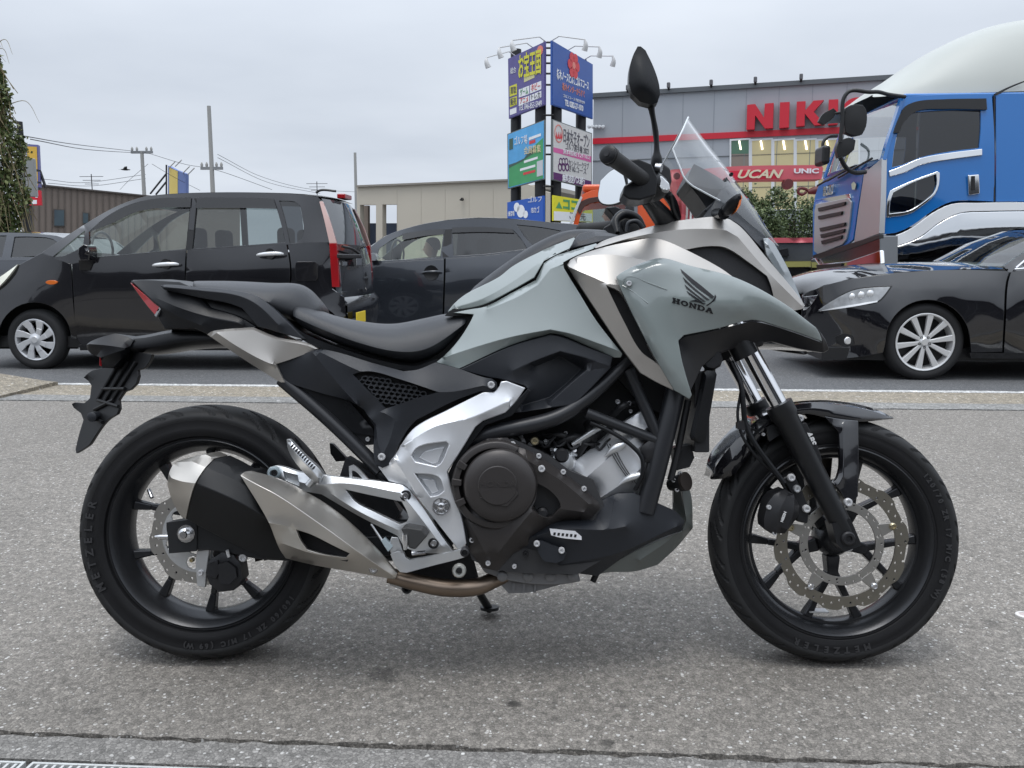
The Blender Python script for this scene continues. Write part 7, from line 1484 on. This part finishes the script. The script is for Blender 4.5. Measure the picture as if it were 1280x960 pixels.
for px in (696, 727):
    a = SLi @ SR(px, 70, -.3); tube('post', [Vector((a.x, a.y, 0)), Vector((a.x, a.y, (SLi @ SR(px, 75, -.3)).z))], .19, BLKPOST, tow, n=12)
for y in (53, 60, 69, 79, 92, 106, 144, 182, 193, 233):
    tube('cross_bar', [SL(679, y, -.12), SLi @ SR(692, y, -.12)], .035, BLKPOST, tow, n=6)
GLAMP = M('pale lamp arm', (.5, .5, .5), .5)
def lampset(fr, pts, nm_lab):
    for (bx, by, ex, ey, w_) in pts:
        t = thing('sign_lamp', nm_lab + str(('upper', 'middle', 'lower')[pts.index((bx, by, ex, ey, w_))]) + ' arm', 'lamp', fr, 'floodlights on arms over the sign boards')
        b_, e_ = fr(bx, by, 0), fr(ex, ey, w_)
        tube('arm', [b_ + Vector((0, .1, 0)), b_ + Vector((0, -.2, .12)), e_], .02, GLAMP, t, n=6, smooth=False)
        tube('lamp_head', [e_, e_ + Vector((.03, -.02, -.16)), e_ + Vector((.06, .04, -.33))], [.03, .075, .10], GLAMP, t, n=12)
lampset(SL, [(680, 52, 640, 50.5, 1.2), (664, 59.5, 624, 59.5, 1.2), (642, 70, 608, 72, 1.2)], 'floodlight left of the sign tower on its ')
lampset(SR, [(692, 51, 731, 49.5, 1.2), (712, 63, 749, 58.5, 1.2), (732, 75, 766, 70, 1.2)], 'floodlight right of the sign tower on its ')

# ---- utility poles and wires
CONCP = M('concrete pole', (.30, .30, .29), .8)
def pole(px, ytop, depth, r, label, arms=()):
    b = depth_pt(px, depth); t = thing('utility_pole', label, 'pole', loc=b, group='utility poles')
    d = ray(px, ytop); h = CAM_H + depth * d.z / 1.0
    h = (EYE + d * (depth)).z
    tube('shaft', [Vector((0, 0, 0)), Vector((0, 0, h))], [r, r * .7], CONCP, t, n=12)
    for y, l in arms:
        z = (EYE + ray(px, y) * depth).z; box('cross_arm', (-l, -.06, z - .06), (l, .06, z + .06), M('grey steel arm', (.2, .21, .22), .6), t)
        for s in (-.9, -.45, .45, .9): lathe('insulator', (s * l, 0, z + .06), [(.05, 0), (.07, .1), (.03, .2), (0, .22)], CONCP, t, axis='z', n=8, cap=False)
    return t
pole(185, 191, 45, .12, 'grey utility pole with a short cross arm behind the van roof', ((192.5, .55),))
pole(270, 137, 40, .12, 'tallest grey utility pole rising behind the van roof', ((212, .5),))
pole(447, 193, 55, .12, 'slim grey pole at the corner of the beige building')
WIRE = M('black cable', (.03, .03, .035), .6)
def wire(P_, label, r=.02):
    pts = [EYE + ray(px, py) * dp for px, py, dp in P_]
    return tag(tube('overhead_wire', pts, r, WIRE, None, n=5), label, 'wire', 'overhead wires')
for k, P_ in enumerate(([(30, 170, 18), (90, 180, 28), (185, 191, 45)], [(38, 174, 18), (110, 187, 30), (187, 192, 45)], [(187, 192, 45), (230, 205, 43), (272, 213, 40), (340, 237, 44)], [(272, 193, 40), (330, 222, 48), (385, 236, 54), (446, 240, 60)], [(272, 197, 40), (335, 228, 48), (400, 242, 56)], [(55, 224, 40), (110, 228, 44), (182, 218, 46)], [(60, 229, 40), (120, 232, 44), (182, 223, 46)], [(190, 205, 45), (215, 220, 46), (250, 238, 48)], [(150, 237, 60), (165, 222, 50), (185, 205, 46)])):
    wire(P_, ('upper cable from the ivy pole to the pole behind the van', 'lower cable from the ivy pole to the pole behind the van', 'cable sagging between the two poles behind the van', 'upper cable running right from the tallest pole', 'lower cable running right from the tallest pole', 'thin upper cable over the brown building roof', 'thin lower cable over the brown building roof', 'short cable dropping right of the cross-arm pole', 'short cable rising left to the cross-arm pole')[k], .011)
# television aerials over roofs
for px, yt, dp, lab in ((121, 219, 44, 'thin television aerial above the brown building'), (399, 228, 50, 'thin television aerial above the van roof end')):
    t = thing('tv_aerial', lab, 'aerial', loc=depth_pt(px, dp)); h = (EYE + ray(px, yt) * dp).z
    tube('mast', [Vector((0, 0, 0)), Vector((0, 0, h))], .022, WIRE, t, n=6)
    for k, l in enumerate((.6, .45, .35)): tube('element', [Vector((-l, 0, h - .12 - k * .18)), Vector((l, 0, h - .12 - k * .18))], .014, WIRE, t, n=5)
# ---- distant billboard
DB = Frame(depth_pt(220, 48), -30)
bb_ = thing('billboard', 'small distant yellow and blue billboard on a lattice above the van', 'billboard', DB); d2 = fp(DB, bb_)
d2('board', [(210, 207), (219, 212), (232, 217), (232, 250), (210, 250)], M('billboard blue', (.13, .18, .38), .5), depth=.2); d2('face', [(211.5, 209.5), (222, 214), (222, 250), (211.5, 250)], M('billboard yellow', (.62, .48, .14), .5), w=.02, depth=.01)
for q in (((188, 242), (208, 217)), ((195, 243), (208, 227)), ((208, 206), (208, 262)), ((224, 250), (224, 270))): tube('strut', [DB(*q[0], -.3), DB(*q[1], -.3)], .05, WIRE, bb_, n=6)
for px, py in ((214, 204), (222, 202), (232, 210), (238, 212)): tube('lamp_arm', [DB(px - 3, py + 6, 0), DB(px + 5, py - 2, .8)], .03, GLAMP, bb_, n=5)
# ---- signs at the brown building
YB = Frame(depth_pt(40, 30), 20)
ys = thing('shop_sign', 'tall yellow sign with a violet edge beside the ivy-covered pole', 'sign', YB); y2 = fp(YB, ys)
y2('board', [(33, 180), (47.5, 181), (50, 234), (33, 234)], M('violet board edge', (.12, .12, .30), .5), depth=.3); y2('face', [(34, 183), (46, 183.5), (47.5, 232), (34, 232)], M('ochre board', (.60, .38, .06), .5, var=.1, vscale=2), w=.02, depth=.01)
tube('stay', [YB(50, 214, -.2), YB(57, 234, -.2)], .05, WIRE, ys, n=6); tube('stay', [YB(36, 234, -.2), YB(36, 300, -.2)], .1, WIRE, ys, n=6)
rs = thing('shop_sign', 'small red sign board with white marks on the brown building', 'sign', YB); r2 = fp(YB, rs)
r2('board', [(22, 238), (50.5, 238), (51.5, 256.5), (22, 256.5)], M('red board', (.55, .015, .03), .45), w=.4, depth=.2)
for q in ([(26, 249), (30, 249), (30, 255), (26, 255)], [(40, 250), (46, 250), (46, 255), (40, 255)], [(44, 241), (47, 241), (47, 247), (44, 247)]): r2('print_patch', q, WHT, w=.41, depth=.008)
# ---- service pole and ivy-covered pole at the left edge
VP = Frame(depth_pt(35, 16), 0)
vp_ = thing('service_pole', 'dark service pole with grey cabinets beside the ivy at the left edge', 'pole', VP)
a = VP(35.5, 300, 0); tube('shaft', [Vector((a.x, 0, 0)), Vector((a.x, 0, VP(31, 152, 0).z))], [.085, .05], M('dark pole', (.02, .02, .022), .5), vp_, n=12)
for (px0, py0, px1, py1, w_) in ((33, 198, 42.5, 246, .2), (23, 214, 29, 245, .1)):
    a, b = VP(px0, py1, w_), VP(px1, py0, w_); box('cabinet', (a.x, a.y, a.z), (b.x, a.y + .06, b.z), M('grey cabinet', (.30, .31, .31), .6), vp_, bevel=.015)
for py in (213, 228): box('pole_band', (VP(29, py, .1).x, -.12, VP(29, py, 0).z - .015), (VP(43, py, .1).x, .1, VP(29, py, 0).z + .015), TRIM, vp_)
IV = Frame(depth_pt(2, 14.5), 0)
ivy = thing('ivy_pole', 'pole wrapped in trailing green ivy at the left edge', 'ivy', IV)
zt = IV(0, 52, 0).z
tube('pole', [Vector((IV(-7, 300, 0).x, 0, 0)), Vector((IV(-7, 300, 0).x, 0, zt - .15))], .16, CONCP, ivy, n=12)
LEAFS = [M('ivy leaf deep', (.055, .08, .022), .6), M('ivy leaf mid', (.13, .15, .05), .6), M('dry vine', (.22, .18, .10), .8)]
def leaf_cloud(name, fn, n, size, mat, parent, seed, kind='stuff', droop=0):
    rnd = random.Random(seed); V, Fc = [], []
    for i in range(n):
        c = fn(rnd)
        if c is None: continue
        d = Vector((rnd.gauss(0, 1), rnd.gauss(0, 1), rnd.gauss(0, .8) - droop)).normalized(); u = d.cross(Vector((rnd.gauss(0, 1), rnd.gauss(0, 1), rnd.gauss(0, 1)))).normalized(); s = size * rnd.uniform(.6, 1.35)
        k = len(V); V += [c, c + d * s * .5 + u * s * .32, c + d * s, c + d * s * .5 - u * s * .32]; Fc.append((k, k + 1, k + 2, k + 3))
    me = bpy.data.meshes.new(name); me.from_pydata([tuple(v) for v in V], [], Fc); me.materials.append(mat); o = bpy.data.objects.new(name, me); COL.objects.link(o); o.parent = parent; o['kind'] = kind
    return o
xc = IV(-7, 200, 0).x
def ivp(spread):
    def f(rnd):
        z = rnd.uniform(.9, zt + .1) ; t = z / zt
        half = np.interp(t, [0, .45, .6, .8, .93, 1.0], [.55, .55, .53, .42, .30, .14]) * spread
        half *= .78 + .22 * math.sin(z * 5.1) * math.sin(z * 2.3 + 1)
        a = rnd.uniform(0, 6.283); r = half * math.sqrt(rnd.random())
        return Vector((xc + r * math.cos(a), r * .8 * math.sin(a), z))
    return f
leaf_cloud('foliage', ivp(1.08), 6500, .075, LEAFS[0], ivy, 1, droop=.6); leaf_cloud('foliage', ivp(1.14), 5200, .07, LEAFS[1], ivy, 2, droop=.6)
rnd = random.Random(5); parts_ = []
for i in range(420):
    p = ivp(1.06)(rnd); L_ = rnd.uniform(.3, 1.1); dx = rnd.gauss(.05, .12)
    parts_.append((p, p + Vector((dx * .5, rnd.gauss(0, .05), -L_ * .5)), p + Vector((dx, rnd.gauss(0, .08), -L_))))
Vv, Ff = [], []
for a, b, c in parts_:
    for p, q in ((a, b), (b, c)):
        t = (q - p).normalized(); u = t.cross(Vector((0, 1, 0))).normalized() * .006; v = Vector((0, .006, 0)); k = len(Vv)
        Vv += [p + u, p + v, p - u, p - v, q + u, q + v, q - u, q - v]; Ff += [(k + j, k + (j + 1) % 4, k + 4 + (j + 1) % 4, k + 4 + j) for j in range(4)]
mk('vine', Vv, Ff, LEAFS[2], ivy, kind='stuff')
for k in range(14):
    a = ivp(.9)(rnd); a.z = max(a.z, 1.8); d = rnd.uniform(.15, .45)
    tube('tendril', [a, a + Vector((d * .6, rnd.gauss(0, .1), rnd.gauss(.08, .06))), a + Vector((d, rnd.gauss(0, .1), -.12 + rnd.gauss(0, .06)))], [.008, .005, .002], LEAFS[2], ivy, n=5)

# ---- shrub behind the crane truck
BU = Frame(depth_pt(975, 24), 0)
bush = thing('shrub', 'dense dark green shrub under the red crane boom', 'shrub', BU)
for k in range(7):
    a = BU(955 + k * 9, 300, random.uniform(-.4, .4)); a.z = 0
    tube('trunk', [a, a + Vector((random.gauss(0, .1), 0, 1.0)), a + Vector((random.gauss(0, .25), random.gauss(0, .2), 2.0))], [.05, .035, .015], M('bark', (.08, .06, .045), .8), bush, n=6)
cl_ = []
rb = random.Random(11)
for k in range(46):
    px = rb.uniform(912, 1042); top = np.interp(px, [905, 925, 960, 1000, 1030, 1050], [262, 246, 236, 240, 247, 255]); py = rb.uniform(top + 6, 312); p = BU(px, py, rb.uniform(-.9, .9)); cl_.append((p, rb.uniform(.22, .42)))
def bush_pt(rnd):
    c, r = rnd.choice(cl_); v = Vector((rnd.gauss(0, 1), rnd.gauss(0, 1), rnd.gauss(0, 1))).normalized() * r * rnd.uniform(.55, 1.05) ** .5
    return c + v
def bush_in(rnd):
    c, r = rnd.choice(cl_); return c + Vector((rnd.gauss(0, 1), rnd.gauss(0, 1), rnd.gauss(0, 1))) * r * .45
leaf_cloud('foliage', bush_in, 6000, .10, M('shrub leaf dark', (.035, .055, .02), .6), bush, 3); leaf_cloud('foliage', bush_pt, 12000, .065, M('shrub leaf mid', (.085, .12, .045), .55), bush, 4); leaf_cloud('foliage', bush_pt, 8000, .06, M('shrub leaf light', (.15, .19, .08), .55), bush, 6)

# ---- orange crane truck
OC = Frame(depth_pt(780, 15.5), 0)
crn = thing('crane_truck', 'orange truck with a red loading crane behind the grey hatchback', 'truck', OC); oc = cp(OC, crn)
ORG = M('orange truck paint', (.66, .085, .012), .35, coat=.4); CRED = M('red crane paint', (.60, .12, .14), .4, coat=.3); CPINK = M('faded red crane paint', (.56, .13, .14), .5)
oc('cab_side', [(714, 290, 1.0), (722, 262, 1.0), (728, 243, .98), (740, 238, .97), (800, 236, .97), (838, 240, .97), (838, 380, 1.0), (700, 380, 1.0), (706, 330, 1.0)], ORG, holes=[[(722, 286, 1.0), (728, 262, 1.0), (732, 255, .99), (760, 252.5, .98), (788, 253, .98), (790, 262, .99), (790, 288, 1.0)]], depth=.05, mirror=True)
oc('door_window', [(722, 286, .97), (728, 262, .97), (732, 255, .96), (760, 252.5, .95), (788, 253, .95), (790, 262, .96), (790, 288, .97)], thin_glass('cab glass', (.78, .84, .80), 1.5), depth=0, bevel=0, mirror=True)
oc('window_visor', [(721, 262, 1.02), (726, 252, 1.02), (736, 247.5, 1.02), (790, 246.5, 1.02), (792, 253, 1.02), (738, 254, 1.02), (731, 258, 1.02), (725, 268, 1.02)], M('brown visor', (.07, .035, .03), .3), depth=.02, bevel=.004)
oc('door_pillar', [(792, 252, 1.02), (797, 252, 1.02), (797, 290, 1.02), (792, 290, 1.02)], M('grey pillar trim', (.2, .21, .23), .4), depth=.02)
oc('a_pillar', [(708, 290, 1.03), (718, 262, 1.03), (726, 245, 1.03), (728, 247, 1.03), (721, 264, 1.03), (712, 290, 1.03)], M('pale trim', (.55, .57, .58), .4), depth=.03)
box('cab_roof', (OC(728, 240, .97).x, -.97, OC(780, 240, .97).z), (OC(838, 240, .97).x, .97, OC(780, 234, .97).z + .05), ORG, crn, bevel=.05, seg=3)
box('cab_floor', (OC(706, 380, 1.0).x, -1, .6), (OC(838, 380, 1.0).x, 1, .8), TRIM, crn)
seat(OC(770, 300, 0).x, -.45, 1.0, crn, INTDARK)
hd_ = OC(762, 290, .45)
person(crn, (OC.loc.x + hd_.x, OC.loc.y - .45, hd_.z - .45), 180, (.05, .05, .06), label='dim figure sitting in the orange crane truck cab', name='passenger')
box('chassis', (OC(706, 380, .5).x, -.45, .55), (OC(1060, 380, .5).x, .45, .85), TRIM, crn)
oc('crane_base', [(838, 252, .55), (868, 250, .55), (872, 300, .55), (874, 360, .6), (836, 360, .6)], CPINK, depth=.9)
oc('crane_column', [(839, 212, .5), (866, 210, .5), (872, 236, .5), (862, 246, .5), (858, 262, .5), (842, 262, .5)], CPINK, depth=.7, holes=[])
for px, py in ((846, 220), (862, 222), (850, 240), (834, 250)): lathe('pin', OC(px, py, .62), [(0, .03), (.05, .03), (.06, 0)], M('crane pin', (.14, .04, .04), .5), crn, n=12, cap=False)
oc('crane_leg', [(826, 246, .7), (836, 243, .7), (842, 252, .7), (840, 300, .7), (828, 300, .7)], CPINK, depth=.3)
oc('crane_mast', [(852, 248, .72), (884, 246, .72), (886, 300, .72), (852, 300, .72)], CRED, depth=.25)
for k, m_ in enumerate((M('white lever', (.6, .58, .55), .4), M('steel lever'), M('white lever'), M('brass lever', (.4, .3, .1), .4, metal=.6))):
    oc('control_lever', [(858 + k * 5, 250 + k, .78), (860.5 + k * 5, 250 + k, .78), (859 + k * 5, 294, .78), (856.5 + k * 5, 294, .78)], m_, depth=.03)
oc('crane_boom', [(860, 214, .3), (900, 209, .3), (1026, 206, .3), (1029, 210, .3), (1027, 224, .3), (900, 228, .3), (862, 236, .3)], CRED, depth=.42, bevel=.02)
oc('boom_flash', [(905, 214, .305), (966, 212, .305), (956, 217, .305), (978, 217, .305), (974, 223, .305), (905, 225, .305)], M('bright red flash', (.60, .02, .05), .4), depth=.01, bevel=0)
text('crane_lettering', 'UCAN', M('pale boom print', (.68, .62, .45), .4), crn, OC(920, 222.5, .315), (1, 0, 0), (0, 0, 1), .19, 'LEFT', .004, .006, 1.35, .35)
text('crane_lettering', 'UNIC', WHT, crn, OC(992, 216.5, .315), (1, 0, 0), (0, 0, 1), .085 * 1.25, 'LEFT', .004, .004, 1.6)
hk = tube('crane_hook', [OC(1012, 240, .3), OC(1006, 236, .3), OC(999, 236, .3), OC(998, 241, .3), OC(1003, 243, .3), OC(1008, 240, .3)], .025, M('dark red hook', (.12, .03, .03), .5), crn, n=8)
tube('hook_block', [OC(1010, 240, .3), OC(1020, 238, .3), OC(1030, 238, .3)], [.04, .07, .06], M('dark red hook'), crn, n=10)
lathe('boom_sheave', OC(985, 230, .33), [(0, .05), (.08, .05), (.09, 0), (.09, -.1)], M('dark red hook'), crn, n=14, cap=False)
oc('bed_rail', [(936, 297.5, 1.12), (1030, 297, 1.12), (1030, 303, 1.12), (936, 304, 1.12)], CRED, depth=2.2, bevel=.02)
oc('bed_side', [(890, 304, 1.10), (1060, 303, 1.10), (1060, 326, 1.10), (890, 327, 1.10)], M('worn bed side', (.07, .075, .08), .5, var=.6, vscale=2.5), depth=2.15)
oc('bed_sill', [(890, 328, 1.13), (1060, 326, 1.13), (1060, 333, 1.13), (890, 335, 1.13)], M('yellow green sill', (.34, .32, .10), .55, var=.2, vscale=4), depth=2.2, bevel=.01)
oc('tool_box', [(975, 312, 1.14), (985, 310, 1.14), (986, 320, 1.14), (976, 321, 1.14)], TRIM, depth=.1)
for px in (735, 985):
    for w_ in (.95, -.95): lathe('wheel', (OC(px, 380, .95).x, -w_, .45), [(.0, .0), (.28, .0), (.3, .08), (.45, .11), (.45, -.11), (.28, -.13)], CARTYRE, crn, n=36, cap=False)

# ---- small bird
bd = EYE + ray(157, 212) * 30
bird = thing('bird', 'small dark bird flying above the brown building', 'bird', loc=bd)
BM_ = M('dark plumage', (.015, .015, .016), .7)
rw = [[Vector((x, r_ * math.cos(a), r_ * .9 * math.sin(a))) for a in np.linspace(0, 2 * math.pi, 10, endpoint=False)] for x, r_ in ((-.16, .004), (-.12, .02), (-.04, .036), (.05, .034), (.09, .02), (.115, .022), (.135, .012), (.16, .002))]
bb0 = grid('body', rw, BM_, bird, closed_v=True, caps=True, ang=60)
for s in (-1, 1): mk('wing', [(.05, s * .02, .02), (-.05, s * .02, .02), (-.03, s * .14, .09), (.045, s * .14, .10), (-.08, s * .25, .04), (-.03, s * .27, .045)], [(0, 1, 2, 3), (3, 2, 4, 5)], BM_, bb0)
mk('tail', [(-.12, -.015, 0), (-.12, .015, 0), (-.22, .035, -.005), (-.22, -.035, -.005)], [(0, 1, 2, 3)], BM_, bb0)
bird.rotation_euler = (0, 0, R(30))

# ---- the dealer's own shop front behind the viewer: it shows in the paint and glass of the cars
DS = thing('dealer_building', 'dark shop front across the lot, seen mirrored in the car doors', 'building', loc=(0, -5.5, 0))
DW = M('dark shop wall', (.10, .10, .105), .7)
box('wall', (-14, -6, 0), (14, 0, 3.2), DW, DS); box('canopy', (-14, -.1, 2.75), (14, 1.0, 2.95), M('dark canopy', (.05, .05, .055), .6), DS)
for k in range(7):
    x = -12 + k * 3.6; fr_ = box('window', (x, .0, .3), (x + 2.9, .06, 2.6), M('shop window frame', (.3, .31, .32), .4), DS); box('pane', (x + .08, .055, .38), (x + 2.82, .07, 2.52), M('dark shop glass', (.03, .033, .036), .05, spec=.8), fr_)
flush_text()
